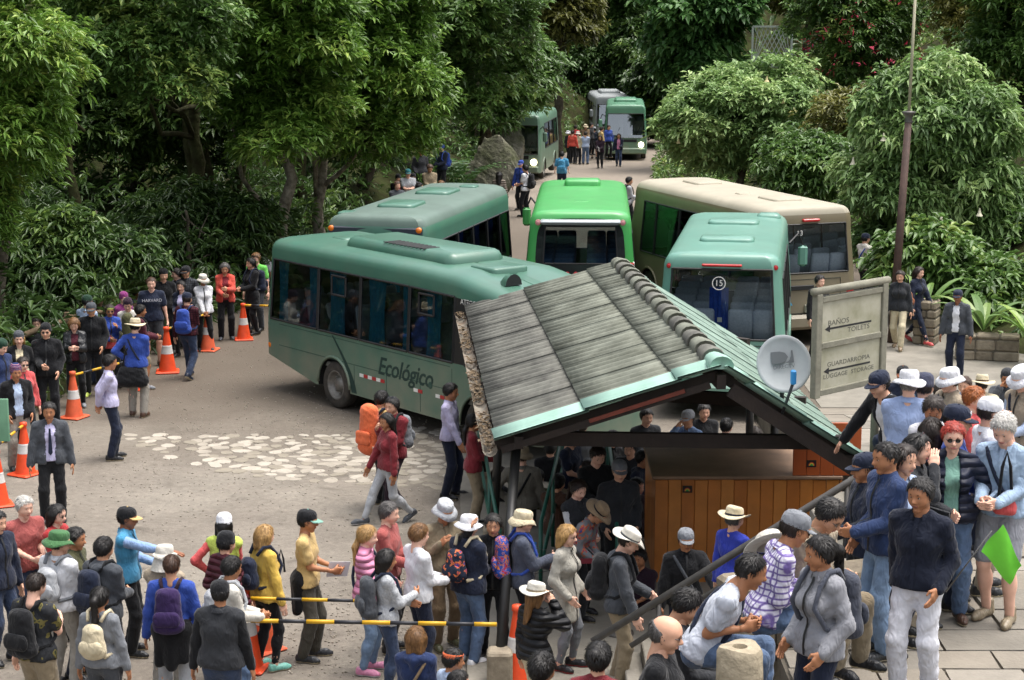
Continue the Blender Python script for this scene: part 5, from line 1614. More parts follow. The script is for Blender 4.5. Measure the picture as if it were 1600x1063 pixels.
def nets(val, ax):
    S = val < 0
    nx, ny, nz = val.shape
    c = S[:-1, :-1, :-1].astype(np.int8)
    tot = np.zeros((nx - 1, ny - 1, nz - 1), np.int8)
    offs = [(i, j, k) for i in (0, 1) for j in (0, 1) for k in (0, 1)]
    for i, j, k in offs: tot += S[i:nx - 1 + i, j:ny - 1 + j, k:nz - 1 + k]
    mix = (tot > 0) & (tot < 8)
    I = np.argwhere(mix)
    if len(I) == 0: return np.zeros((0, 3)), np.zeros((0, 4), int)
    vid = np.full(mix.shape, -1, np.int32); vid[mix] = np.arange(len(I))
    cv = np.stack([val[I[:, 0] + i, I[:, 1] + j, I[:, 2] + k] for i, j, k in offs], 1)
    acc = np.zeros((len(I), 3)); cnt = np.zeros(len(I))
    O = np.array(offs, float)
    for a in range(8):
        for b in range(a + 1, 8):
            if np.abs(O[a] - O[b]).sum() != 1: continue
            m = (cv[:, a] < 0) != (cv[:, b] < 0)
            t = np.where(m, cv[:, a] / np.where(m, cv[:, a] - cv[:, b], 1), 0)
            acc += (O[a] + t[:, None] * (O[b] - O[a])) * m[:, None]; cnt += m
    loc = acc / cnt[:, None]
    h = ax[0][1] - ax[0][0]
    V = np.stack([ax[i][I[:, i]] + loc[:, i] * h for i in range(3)], 1)
    Fs = []
    for d in range(3):
        s0 = [slice(1, -1)] * 3; s0[d] = slice(0, -1); s1 = list(s0); s1[d] = slice(1, None)
        a, b = S[tuple(s0)], S[tuple(s1)]
        E = np.argwhere(a != b)
        if len(E) == 0: continue
        fl = a[E[:, 0], E[:, 1], E[:, 2]]
        for q in range(3):
            if q != d: E[:, q] += 1
        e1, e2 = [(1, 2), (2, 0), (0, 1)][d]
        def cell(p, q):
            C = E.copy(); C[:, e1] -= p; C[:, e2] -= q
            return vid[C[:, 0], C[:, 1], C[:, 2]]
        Q = np.stack([cell(1, 1), cell(0, 1), cell(0, 0), cell(1, 0)], 1)
        Q[~fl] = Q[~fl][:, ::-1]
        Fs.append(Q)
    return V, np.concatenate(Fs)

v3 = lambda *a: np.array(a, float)
def nrm(a): return a / (np.linalg.norm(a) + 1e-9)
def ik(a, b, l1, l2, pole):
    d = b - a; L = np.linalg.norm(d); u = d / (L + 1e-9)
    if L > (l1 + l2) * .999: L = (l1 + l2) * .999; b = a + u * L
    x = (l1 * l1 - l2 * l2 + L * L) / (2 * L); hh = math.sqrt(max(l1 * l1 - x * x, 0))
    p = nrm(pole - u * (pole @ u))
    return a + u * x + p * hh, b

# head, hair, hand templates -------------------------------------------------
def head_ops(female):
    j = .9 if female else 1.0
    return [('u', v3(0, -.018, .03), v3(0, -.018, .031), .096, .096, .02, v3(1, 0, 0), .80), ('u', v3(0, .02, .035), v3(0, .021, .035), .078, .078, .03),
            ('u', v3(0, .03, -.03), v3(0, .052, -.088), .058 * j, .028 * j, .04), ('u', v3(-.034, .045, -.025), v3(.034, .045, -.025), .034, .034, .03),
            ('u', v3(-.03, .078, .034), v3(.03, .078, .034), .012, .012, .02),
            ('u', v3(0, .088, .018), v3(0, .11, -.02), .007, .013, .012), ('u', v3(-.011, .098, -.027), v3(.011, .098, -.027), .008, .008, .01),
            ('s', v3(-.031, .105, .012), v3(-.0309, .105, .012), .018, .018, .012), ('s', v3(.031, .105, .012), v3(.0311, .105, .012), .018, .018, .012),
            ('u', v3(-.016, .088, -.056), v3(.016, .088, -.056), .0085, .0085, .01),
            ('u', v3(-.078, -.012, .012), v3(-.074, -.006, -.022), .017, .012, .008, v3(1, 0, 0), .5), ('u', v3(.078, -.012, .012), v3(.074, -.006, -.022), .017, .012, .008, v3(1, 0, 0), .5),
            ('u', v3(0, -.025, -.05), v3(0, -.035, -.17), .052 * j, .055 * j, .03)]
HEAD_C = {}
def head_mesh(female, h):
    k = (female, h)
    if k not in HEAD_C:
        V, F = sdf(head_ops(female), h, .01)
        mi = np.zeros(len(F), int)
        C = V[F].mean(1)
        mi[(np.abs(C[:, 0]) < .024) & (np.abs(C[:, 2] + .056) < .009) & (C[:, 1] > .085)] = 3
        Vs, Fs, Ms = [V], [F], [mi]
        b = len(V)
        if h < .02:
            for sx in (-1, 1):
                for (y, r_, m) in ((.0785, .0118, 1), (.0868, .0058, 2)):
                    mb = MB(); mb.lathe([(r_ * math.sin(R(a)), -r_ * math.cos(R(a))) for a in (1, 45, 90, 135, 179)], 8, 0, Matrix.Translation((sx * .031, y, .012)))
                    Vs.append(np.array(mb.v)); Fs.append(np.array(mb.f) + b); Ms.append(np.full(len(mb.f), m)); b += len(mb.v)
                mb = MB(); mb.tube([(sx * .014, .0945, .033), (sx * .031, .094, .0385), (sx * .047, .082, .034)], [.0042, .005, .003], 5, cap=False)
                Vs.append(np.array(mb.v)); Fs.append(np.array(mb.f) + b); Ms.append(np.full(len(mb.f), 4)); b += len(mb.v)
        HEAD_C[k] = (np.concatenate(Vs), np.concatenate(Fs), np.concatenate(Ms))
    return HEAD_C[k]
def hand_mesh(pose, h):
    k = ('hand', pose, h)
    if k not in HEAD_C:
        curl = {'relax': .35, 'grip': .85, 'flat': .08}[pose]
        ops = [('u', v3(-.022, .03, 0), v3(.022, .03, 0), .026, .026, .02, v3(0, 0, 1), .55), ('u', v3(-.026, .075, 0), v3(.026, .075, 0), .02, .02, .02, v3(0, 0, 1), .6), ('u', v3(0, -.03, 0), v3(0, .02, 0), .027, .026, .02, v3(0, 0, 1), .75)]
        for i, (x, l) in enumerate(((-.029, .072), (-.010, .08), (.010, .074), (.028, .058))):
            p = v3(x, .088, 0); a = curl * .6 + .05 * i * (curl > .1); d = v3(x * .9, math.cos(a), -math.sin(a))
            for s_, q in ((.45, 0), (.32, .9), (.25, .7)):
                a2 = a; e = p + nrm(v3(x * 1.2, math.cos(a), -math.sin(a))) * l * s_
                ops.append(('u', p, e, .0088, .0078, .004)); p = e; a += curl * q * .9
        p = v3(-.03, .02, -.004); e = v3(-.056, .055, -.016 - .02 * curl); f_ = v3(-.058 + .03 * curl, .088 - .01 * curl, -.022 - .03 * curl)
        ops += [('u', p, e, .015, .0105, .01), ('u', e, f_, .0105, .0085, .005)]
        HEAD_C[k] = sdf(ops, h, .008)
    return HEAD_C[k]
def hair_mesh(style, h=.009):
    k = ('hair', style)
    if k in HEAD_C: return HEAD_C[k]
    shell = [('u', v3(0, -.02, .034), v3(0, -.02, .035), .109, .109, .02, v3(1, 0, 0), .82), ('u', v3(0, .012, .05), v3(0, .013, .05), .088, .088, .03)]
    face = [('i', v3(0, .80, -.60), .008)]
    if style == 'short': ops = shell + face + [('i', v3(0, -.45, -.89), .093), ('i', v3(0, .3, -.95), .045), ('w', .0016, 90, 1)]
    elif style == 'crop': ops = [('u', v3(0, -.018, .032), v3(0, -.018, .033), .101, .101, .02, v3(1, 0, 0), .81), ('u', v3(0, .014, .045), v3(0, .015, .045), .081, .081, .03)] + face + [('i', v3(0, -.45, -.89), .085), ('i', v3(0, .3, -.95), .04), ('w', .001, 90, 1)]
    elif style == 'fringe': ops = [('u', v3(0, -.02, .03), v3(0, -.02, .031), .102, .102, .02, v3(1, 0, 0), .83)] + [('i', v3(0, .5, .86), .02), ('i', v3(0, .8, -.6), .02), ('i', v3(0, 0, -1), .06)]
    elif style == 'bob':
        ops = shell + [('u', v3(-.075, -.015, .02), v3(-.078, -.01, -.1), .045, .036, .04), ('u', v3(.075, -.015, .02), v3(.078, -.01, -.1), .045, .036, .04), ('u', v3(-.04, -.075, 0), v3(-.045, -.075, -.11), .05, .045, .04), ('u', v3(.04, -.075, 0), v3(.045, -.075, -.11), .05, .045, .04)]
        ops += [('i', v3(0, .86, -.5), .022), ('w', .0018, 70, 2)]
    elif style == 'long':
        ops = shell + [('u', v3(-.075, -.02, .02), v3(-.085, -.03, -.2), .042, .03, .04), ('u', v3(.075, -.02, .02), v3(.085, -.03, -.2), .042, .03, .04), ('u', v3(-.04, -.08, 0), v3(-.055, -.11, -.33), .052, .03, .05), ('u', v3(.04, -.08, 0), v3(.055, -.11, -.33), .052, .03, .05), ('u', v3(0, -.09, 0), v3(0, -.13, -.36), .05, .03, .05)]
        ops += [('i', v3(0, .86, -.5), .022), ('w', .0018, 70, 2)]
    elif style == 'tail':
        ops = shell + face + [('i', v3(0, -.45, -.89), .1), ('i', v3(0, .3, -.95), .05), ('u', v3(0, -.11, .05), v3(0, -.15, .01), .03, .036, .02), ('u', v3(0, -.15, .01), v3(.01, -.15, -.2), .036, .03, .03), ('u', v3(.01, -.15, -.2), v3(.02, -.12, -.36), .03, .012, .03)]
    elif style == 'lowtail':
        ops = shell + face + [('i', v3(0, -.45, -.89), .1), ('i', v3(0, .3, -.95), .05), ('u', v3(0, -.1, -.03), v3(.02, -.13, -.12), .034, .034, .02), ('u', v3(.02, -.13, -.12), v3(.04, -.12, -.32), .034, .016, .03)]
    elif style == 'bun': ops = shell + face + [('i', v3(0, -.45, -.89), .1), ('i', v3(0, .3, -.95), .05), ('u', v3(0, -.12, .07), v3(0, -.121, .07), .045, .045, .015)]
    elif style == 'under':   # what shows below a hat
        ops = [('u', v3(0, -.02, .03), v3(0, -.02, .031), .104, .104, .02, v3(1, 0, 0), .82)] + [('i', v3(0, .85, -.52), .022), ('i', v3(0, -.2, -.98), .05), ('i', v3(0, 0, 1), .075)]
    elif style == 'underlong':
        ops = [('u', v3(0, -.02, .03), v3(0, -.02, .031), .104, .104, .02, v3(1, 0, 0), .82), ('u', v3(-.07, -.03, .0), v3(-.085, -.03, -.24), .036, .026, .04), ('u', v3(.07, -.03, .0), v3(.085, -.03, -.24), .036, .026, .04), ('u', v3(0, -.085, -.02), v3(0, -.125, -.32), .055, .04, .05)] + [('i', v3(0, .85, -.52), .026), ('i', v3(0, 0, 1), .075)]
    V, F = sdf(ops, h, .012)
    rh_ = np.random.default_rng(len(HEAD_C))
    long_ = style in ('long', 'underlong', 'bob', 'tail', 'lowtail')
    ns_ = 900 if long_ else 700
    R0 = V[rh_.integers(0, len(V), ns_)]
    cen = np.array([0, -.02, .03]); out_ = unit(R0 - cen)
    flow = np.array([0, -.25, -1.0]) + rh_.normal(0, .35 if not long_ else .15, (ns_, 3)) + np.where(R0[:, 1:2] > .05, 1, 0) * np.array([0, .5, .5]) * (0 if long_ else 1)
    flow = unit(flow - out_ * (flow * out_).sum(1, keepdims=True))
    ln_ = rh_.uniform(.018, .04, (ns_, 1)) * (1.5 if long_ else 1)
    sd_ = np.cross(flow, out_) * .0035
    tip = R0 + flow * ln_ + out_ * rh_.uniform(.001, .010 if not long_ else .006, (ns_, 1))
    mid_ = R0 + flow * ln_ * .5 + out_ * .004
    SV = np.stack([R0 - sd_, R0 + sd_, mid_ + sd_ * .8, tip, mid_ - sd_ * .8], 1).reshape(-1, 3)
    q5 = np.arange(ns_) * 5 + len(V)
    SF = np.concatenate([np.stack([q5, q5 + 1, q5 + 2, q5 + 4], 1), np.stack([q5 + 4, q5 + 2, q5 + 3, q5 + 3], 1)[:0]])
    T3 = np.stack([q5 + 4, q5 + 2, q5 + 3], 1)
    V = np.concatenate([V, SV]); Fl = [tuple(f) for f in F] + [tuple(f) for f in SF] + [tuple(f) for f in T3]
    HEAD_C[k] = mesh_np('hair', V, Fl, smooth=True)
    return HEAD_C[k]

def hat_mesh(kind):
    k = ('hat', kind)
    if k in HEAD_C: return HEAD_C[k]
    mb = MB()
    T = Matrix.Translation((0, -.014, .045)) @ Matrix.Rotation(R(-4), 4, 'X')
    def dome(prof, n=24): mb.lathe(prof, n, 0, T, sx=.82, sy=1.0)
    if kind in ('cap', 'backcap'):
        dome([(.112, -.012), (.114, .02), (.108, .055), (.088, .083), (.05, .098), (.001, .102)])
        V, F = [], []
        for j in range(4):
            for i in range(11):
                a = R(-62 + 124 * i / 10); ext = j / 3 * .078 * math.cos(a * 1.15) ** .6 if abs(a * 1.15) < 1.56 else 0
                x, y = .094 * math.sin(a), .108 * math.cos(a) + ext
                V.append(T @ Vector((x * (1 - .05 * j / 3), y, -.006 - .01 * (j / 3) ** 2 - .35 * x * x / .1 * (j / 3) * .3)))
        for j in range(3):
            for i in range(10): a = j * 11 + i; F.append((a, a + 11, a + 12, a + 1))
        if kind == 'backcap': V = [Vector((v.x, -v.y - .03, v.z)) for v in V]
        V2 = [v + Vector((0, 0, .006)) for v in V]; n0 = len(V)
        mb.add(V + V2, F + [tuple(n0 + q for q in reversed(f)) for f in F], 1)
        mb.lathe([(.01, .1), (.008, .108), (.001, .109)], 8, 1, T)
    elif kind == 'beanie':
        dome([(.108, -.03), (.114, -.02), (.114, .012), (.109, .02), (.111, .05), (.095, .085), (.06, .108), (.001, .115)])
    elif kind == 'headband':
        dome([(.108, -.0), (.112, .005), (.112, .05), (.107, .055)])
    elif kind in ('sun', 'straw', 'panama', 'bucket', 'flap'):
        br = {'sun': .175, 'straw': .205, 'panama': .19, 'bucket': .165, 'flap': .15}[kind]
        dr = {'sun': .035, 'straw': .004, 'panama': .0, 'bucket': .05, 'flap': .03}[kind]
        V, F = [], []; n = 36
        prof = [(.105, .012), ((.105 + br) / 2, .004), (br, 0), (br - .002, -.006), ((.105 + br) / 2, -.003), (.104, .004)]
        for i, (r_, z) in enumerate(prof):
            t = max(0, (r_ - .105) / (br - .105))
            for k_ in range(n):
                a = 2 * math.pi * k_ / n
                wv = .02 * t * math.sin(2 * a + .6) + .008 * t * math.sin(3 * a) - dr * t * t + (.022 * t * abs(math.cos(a)) ** 2 if kind == 'panama' else 0)
                V.append(T @ Vector((r_ * math.cos(a) * (.9 if r_ > .11 else .83), r_ * math.sin(a), z + wv)))
        for i in range(len(prof) - 1):
            for k_ in range(n): a = i * n + k_; b = i * n + (k_ + 1) % n; F.append((a, b, b + n, a + n))
        mb.add(V, F, 0)
        if kind in ('panama', 'straw'):
            dome([(.112, .004), (.1125, .032)]); mb.m[-24:] = [1] * 24
            V, F = [], []
            prof2 = [(.111, .032), (.108, .07), (.1, .1), (.08, .112), (.04, .104), (.001, .1)]
            for r_, z in prof2:
                for k_ in range(24):
                    a = 2 * math.pi * k_ / 24; V.append(T @ Vector((r_ * math.cos(a) * .82, r_ * math.sin(a), z - (.016 * max(0, math.sin(a)) if z > .09 else 0))))
            for i in range(len(prof2) - 1):
                for k_ in range(24): a = i * 24 + k_; b = i * 24 + (k_ + 1) % 24; F.append((a, b, b + 24, a + 24))
            mb.add(V, F, 0)
        else:
            dome([(.111, .004), (.112, .05), (.105, .08), (.088, .096), (.001, .1)])
        if kind == 'flap':
            V, F = [], []
            for j in range(4):
                for i in range(13):
                    a = R(150 + 240 * i / 12); z = .0 - j * .06; rr_ = .112 + .012 * j + .006 * math.sin(i * 1.7 + j)
                    V.append(T @ Vector((rr_ * math.cos(a) * .9, rr_ * math.sin(a), z)))
            for j in range(3):
                for i in range(12): a = j * 13 + i; F.append((a, a + 1, a + 14, a + 13))
            mb.add(V, F, 0)
    me = mb.mesh('hat', True)
    HEAD_C[k] = me
    return me
def glasses_mesh():
    if 'gl' not in HEAD_C:
        mb = MB()
        for sx in (-1, 1):
            mb.add([(sx * .031 + .024 * math.cos(R(a)), .1 - .004 * abs(math.cos(R(a))), .012 + .018 * math.sin(R(a))) for a in range(0, 360, 30)], [tuple(range(12))])
            mb.tube([(sx * .054, .094, .016), (sx * .082, .0, .018)], .003, 4)
        mb.tube([(-.01, .102, .016), (.01, .102, .016)], .003, 4)
        HEAD_C['gl'] = mb.mesh('glasses')
    return HEAD_C['gl']
def shoe_mesh(boot=False):
    k = ('shoe', boot)
    if k not in HEAD_C:
        ops = [('u', v3(0, -.06, .045), v3(0, .10, .04), .043, .042, .03, v3(1, 0, 0), .92), ('u', v3(0, .1, .035), v3(0, .155, .03), .042, .03, .03), ('u', v3(0, -.06, .05), v3(0, -.055, .13 if boot else .085), .045, .045, .03), ('i', v3(0, 0, -1), -.002), ('i', v3(0, 0, 1), .15 if boot else .1)]
        V, F = sdf(ops, .012, .01)
        C = V[F].mean(1); mi = (C[:, 2] < .024).astype(int)
        HEAD_C[k] = mesh_np('shoe', V, F, mi, smooth=True)
    return HEAD_C[k]

HANDS = {'down': (.245, .04, .80), 'pocket': (.195, .12, .93), 'behind': (.03, -.19, .92), 'phone': (.045, .33, 1.17), 'hold': (.07, .30, 1.05), 'hip': (.19, .03, 1.0), 'strap': (.12, .19, 1.27),
         'face': (.08, .19, 1.47), 'point': (.12, .62, 1.22), 'cross': (-.10, .22, 1.13), 'rail': (.33, .40, 1.02), 'front': (.05, .24, .88), 'reach': (.5, .35, .95), 'wave': (.24, .3, 1.62), 'lap': (.08, .32, .70), 'back': (.22, -.12, .82), 'fwd': (.22, .22, .86), 'out': (.42, .32, 1.0)}
POLES = {'hip': (1, -.6, 0), 'behind': (.7, -1, .1), 'cross': (.8, .1, -.8), 'wave': (.8, -.2, -1), 'face': (.6, .1, -1), 'phone': (.5, -.5, -.9), 'point': (.5, -.2, -1)}
TPL = {}
def template(female, top, bot, armL, armR, legs, lean, hy, hp, fat, res, seed, neck=True, handp='relax', opened=False, roll=0.0):
    key = (female, top, bot, armL, armR, legs, round(lean, 1), round(hy, 1), round(hp, 1), round(fat, 2), res, handp, opened, seed % 3 if res < .03 else 0)
    if key in TPL: return TPL[key]
    rr_ = random.Random(seed % 3)
    W = 1.0 + fat
    SW, HW = (.156, .092) if female else (.184, .09)
    pz = {'stand': .93, 'walk': .905, 'stride': .88, 'sit': .52, 'step': .93}[legs]
    P = v3(0, 0, pz); l = R(lean)
    s = v3(0, math.sin(l), math.cos(l)); fw = v3(0, math.cos(l), -math.sin(l)); X = v3(1, 0, 0)
    at = lambda x, y, z: P + X * x + fw * y + s * z
    sh_ = {-1: at(-SW, -.012, .452), 1: at(SW, -.012, .452)}
    # legs
    hips = {q: P + v3(q * HW, 0, -.02) for q in (-1, 1)}
    st = rr_.uniform(-.05, .05)
    ank = {'stand': {-1: v3(-.115, st, .075), 1: v3(.115, -st, .075)}, 'walk': {-1: v3(-.09, .25, .08), 1: v3(.09, -.24, .12)}, 'stride': {-1: v3(-.08, -.34, .14), 1: v3(.08, .36, .085)},
           'sit': {-1: v3(-.13, .42, .075), 1: v3(.14, .38, .075)}, 'step': {-1: v3(-.1, .2, .24), 1: v3(.1, -.05, .075)}}[legs]
    kn = {}
    for q in (-1, 1):
        kn[q], ank[q] = ik(hips[q], ank[q], .43, .425, v3(q * .12, 1, .35 if legs == 'sit' else 0))
    # arms
    el, wr = {}, {}
    for q, a in ((-1, armL), (1, armR)):
        hx, hy_, hz = HANDS[a]
        tgt = at(q * hx, hy_, hz - .93) if legs != 'sit' or a not in ('lap',) else P + v3(q * hx, hy_, hz - .52)
        if a == 'down': tgt = sh_[q] + v3(q * .1, .05 + .02 * q, -.53) + s * 0
        pl = POLES.get(a, (.35, -1, -.15)); el[q], wr[q] = ik(sh_[q], tgt, .285, .255, v3(q * pl[0], pl[1], pl[2]))
    nb = at(0, -.01, .50); hd = at(0, .015 + .06 * math.sin(R(max(hp, 0))), .65)
    Mh = Matrix.Translation(hd) @ Matrix.Rotation(R(hy), 4, 'Z') @ Matrix.Rotation(R(-hp - lean * .35), 4, 'X') @ Matrix.Rotation(R(roll), 4, 'Y')
    def torso(g, k=.06):
        f_ = .70 if not female else .68
        fm = female
        g2 = g * .75
        ops = [('u', at(-.055, 0, -.01), at(.055, 0, -.01), (.108 if not fm else .113) * W + g2, (.108 if not fm else .113) * W + g2, k, fw, .88),
               ('u', at(0, .0, .04), at(0, .0, .28), (.132 if not fm else .112) * W + g2, (.146 if not fm else .126) * W + g2, k, fw, f_ * (1 + fat * .8)),
               ('u', at(-.062, .0, .33), at(.062, .0, .33), (.100 if not fm else .088) * (W + 1) / 2 + g2, (.100 if not fm else .088) * (W + 1) / 2 + g2, k, fw, .95),
               ('u', at(-SW + .05, -.012, .435), at(SW - .05, -.012, .435), .058 + g * .6, .058 + g * .6, .05),
               ('u', at(-.035, -.02, .505), sh_[-1], .04 + g * .5, .046 + g * .7, .04), ('u', at(.035, -.02, .505), sh_[1], .04 + g * .5, .046 + g * .7, .04)]
        if fat > .15: ops.append(('u', at(0, .05, .08), at(0, .06, .16), .13 * W + g, .13 * W + g, .08))
        if female: ops += [('u', at(-.065, .075, .31), at(-.066, .075, .31), .058 + g, .058 + g, .05), ('u', at(.065, .075, .31), at(.066, .075, .31), .058 + g, .058 + g, .05)]
        return ops
    def arm(q, g, full=True, r0=.056, r1=.042, r2=.029):
        a = 1 if not female else .88
        o = [('u', sh_[q], el[q], (r0 * a) + g * .7, (r1 * a) + g, .018)]
        if full: o.append(('u', el[q], wr[q], r1 * a + g, r2 * a + g, .03))
        return o
    def leg(q, g, upto=1.0, gs=None, knee=.058):
        gs = g if gs is None else gs
        o = [('u', hips[q] + v3(-q * .006, 0, 0), kn[q], .084 * (W + 1) / 2 + g, knee + g, .05)]
        if upto > .5:
            e = kn[q] + (ank[q] - kn[q]) * (upto - .5) * 2
            mid = kn[q] + (ank[q] - kn[q]) * .3 + v3(0, -.015, 0)
            o += [('u', kn[q], e, knee + gs * .9, .040 + gs, .03)]
            if gs < .02: o.append(('u', mid, mid + (ank[q] - kn[q]) * .12, .058 + gs, .055 + gs, .04))
        else: o = [('u', hips[q], hips[q] + (kn[q] - hips[q]) * upto * 2, .09 + g, .07 + g, .05)]
        return o
    # ---- body
    ops = torso(-.012) + arm(-1, -.003) + arm(1, -.003) + leg(-1, 0, 1.0) + leg(1, 0, 1.0) + [('u', at(0, -.02, .49), at(0, -.0, .57), .056, .052, .04)]
    V, F = sdf(ops, max(res, .026), .02)
    Vs, Fs, Ms = [V], [F], [np.zeros(len(F), int)]
    b = len(V)
    hv, hf, hm = head_mesh(female, {.018: .0075, .024: .010, .04: .022}[res])
    MH = np.array(Mh); Vs.append(hv @ MH[:3, :3].T + MH[:3, 3]); Fs.append(hf + b); Ms.append(hm); b += len(hv)
    hpos = {}
    for q, a in ((-1, armL), (1, armR)):
        d = nrm(wr[q] - el[q]); inward = v3(-q, 0, 0)
        if a in ('phone', 'hold', 'front', 'lap'): inward = v3(-q, -.25, .15); d = nrm(d + v3(-q * .45, .1, .05))
        if a in ('point', 'reach', 'rail', 'out'): inward = v3(-q * .2, 0, -1)
        if a == 'down': d = nrm(d + v3(0, .12, -.2))
        z_ = nrm(-(inward - d * (inward @ d))); x_ = np.cross(d, z_)
        Mx = np.stack([x_, d, z_], 1)
        hp_ = 'grip' if a in ('rail', 'strap', 'phone', 'hold', 'front', 'lap') else handp
        if res < .03:
            v_, f_ = hand_mesh(hp_, .0062 if res < .02 else .0078)
            v_ = v_.copy()
            if q < 0: v_[:, 0] *= -1; f_ = f_[:, ::-1]
            Vs.append(v_ @ Mx.T + wr[q] + d * .01); Fs.append(f_ + b); Ms.append(np.zeros(len(f_), int)); b += len(v_)
        hpos[q] = (wr[q] + d * .09, Mx)
    out = {}
    out['body'] = mesh_np('body', np.concatenate(Vs), np.concatenate(Fs), np.concatenate(Ms), smooth=True)
    # ---- upper garment
    g = {'tee': .013, 'shirt': .016, 'sweater': .022, 'jacket': .025, 'coat': .028, 'puffer': .036, 'vest': .032, 'hood': .025}[top]
    hem = {'tee': -.06, 'shirt': -.04, 'sweater': -.05, 'jacket': -.08, 'coat': -.34, 'puffer': -.05, 'vest': -.05, 'hood': -.07}[top]
    sl = {'tee': 'half', 'vest': None}.get(top, 'full')
    def garment(g, hem, sl, opened, wn=True):
        ops = torso(g)
        if hem < -.2:
            ops += [('u', at(-.05, 0, -.1), at(-.06, 0, hem), .135 * W + g * .6, .15 * W + g, .06, fw, .8), ('u', at(.05, 0, -.1), at(.06, 0, hem), .135 * W + g * .6, .15 * W + g, .06, fw, .8)]
        else:
            rh = .118 * W + g * .8 + .008
            ops += [('u', at(q_ * .062, 0, .02), at(q_ * .066, 0, hem), rh, rh + .004, .05, fw, .9) for q_ in (-1, 1)]
        ops.append(('i', -s, -(s @ at(0, 0, hem))))
        if g > .024: ops += [('u', at(0, -.015, .5), at(0, -.0, .535), .068, .066, .03)]
        cut = nrm(s * 1.0 + fw * .42); ops.append(('i', cut, cut @ at(0, .045, 0.535 if g > .024 else .525)))
        if opened: ops.append(('open', .05 + .01 * rr_.random(), .03, .0))
        for q in (-1, 1):
            if sl == 'full': ops += arm(q, g * .8, True, .055, .046, .036)
            elif sl == 'half':
                e = sh_[q] + (el[q] - sh_[q]) * .62; ops.append(('u', sh_[q], e, .064 + g * .4, .06 + g * .4, .035)); n_ = nrm(el[q] - sh_[q]); ops.append(('u', e - n_ * .02, e + n_ * .015, .059 + g * .4, .06 + g * .4, .02))
        if top == 'hood': ops += [('u', at(-.07, -.09, .49), at(.07, -.09, .49), .045, .045, .04), ('u', at(0, -.11, .47), at(0, -.12, .40), .06, .035, .04)]
        if wn: ops += [('w', {.018: .0038, .024: .0035, .04: .002}[res], 26, seed % 3 + .5), ('w', {.018: .0032, .024: .0028, .04: .0}[res], 62, seed % 3 + 1.7)]
        return sdf(ops, res, .02)
    V, F = garment(g, hem, sl, opened)
    out['top'] = mesh_np('top', V, F, smooth=True)
    if res < .03:
        q_ = V - P; tx_, ty_, tz_ = q_ @ X, q_ @ fw, q_ @ s
        fr = []
        for zl in np.linspace(hem + .015, .5, 16):
            m_ = (np.abs(tx_) < .035) & (np.abs(tz_ - zl) < .028) & (ty_ > 0)
            if m_.any(): fr.append((zl, float(ty_[m_].max()) + .0015))
        if len(fr) > 4 and not opened:
            wz = .017 if top in ('shirt', 'tee') else .011
            Vz = [(sx * wz, y_ - (.0 if sx else -.002), z_) for z_, y_ in fr for sx in (-1, 0, 1)]
            Fz = [(a_ * 3 + j_, a_ * 3 + j_ + 1, a_ * 3 + j_ + 4, a_ * 3 + j_ + 3) for a_ in range(len(fr) - 1) for j_ in (0, 1)]
            out['zip'] = mesh_np('zip', Vz, Fz, smooth=True)
        Vc, Fc = [], []
        nn = 17
        for j_ in range(3):
            for i_ in range(nn):
                a_ = R(-62 + (304) * i_ / (nn - 1) + 90 - 28 + 0)
                a_ = R(118 + 304 * i_ / (nn - 1))
                rr2 = (.064, .071, .083)[j_] + (.012 if g > .025 else 0); zz2 = (.505, .548, .512)[j_] - .028 * max(0, math.sin(a_)) - (.012 if j_ == 2 else 0)
                Vc.append((rr2 * math.cos(a_), -.008 + rr2 * math.sin(a_) * 1.02, zz2))
        for j_ in range(2):
            for i_ in range(nn - 1): a_ = j_ * nn + i_; Fc.append((a_, a_ + 1, a_ + nn + 1, a_ + nn))
        out['collar'] = mesh_np('collar', Vc, Fc, smooth=True)
    if opened or top == 'vest':
        V, F = garment(.012, -.03, 'full' if top == 'vest' else None, False)
        out['inner'] = mesh_np('inner', V, F, smooth=True)
    # ---- lower garment
    if bot:
        up, gg, gs = {'pants': (.97, .013, .026), 'slim': (.97, .007, .008), 'shorts': (.42, .02, .02), 'wide': (.97, .02, .034), 'leg': (.95, .004, .004)}[bot]
        ops = [('u', at(-.055, 0, -.02), at(.055, 0, -.02), .116 * W, .116 * W, .05, fw, .88), ('u', at(0, 0, .0), at(0, 0, .11), .132 * W, .122 * W, .05, fw, .72)]
        ops.append(('i', s, s @ at(0, 0, .1)))
        for q in (-1, 1): ops += leg(q, gg, up, gs)
        ops.append(('w', {.018: .0042, .024: .0035, .04: .002}[res] * (.4 if bot in ('slim', 'leg') else 1), 22, seed % 3 + 2.0)); ops.append(('w', (.0026 if res < .03 else 0), 58, seed % 3 + .3))
        V, F = sdf(ops, res, .02)
        out['bot'] = mesh_np('bot', V, F, smooth=True)
    feet = []
    for q in (-1, 1):
        yaw = q * -9; pt_ = 0
        if ank[q][2] > .1 and legs in ('walk', 'stride'): pt_ = -28 if ank[q][1] < 0 else 8
        if legs == 'sit': pt_ = 0
        M = Matrix.Translation(ank[q]) @ Matrix.Rotation(R(yaw), 4, 'Z') @ Matrix.Rotation(R(pt_), 4, 'X') @ Matrix.Translation((0, .025, -.076))
        feet.append(M)
    out['feet'], out['head'], out['hand'] = feet, Mh, hpos
    Mt = Matrix((X, fw, s)).transposed().to_4x4(); Mt.translation = P
    out['torso'] = Mt
    out['sh'] = SW
    TPL[key] = out
    return out

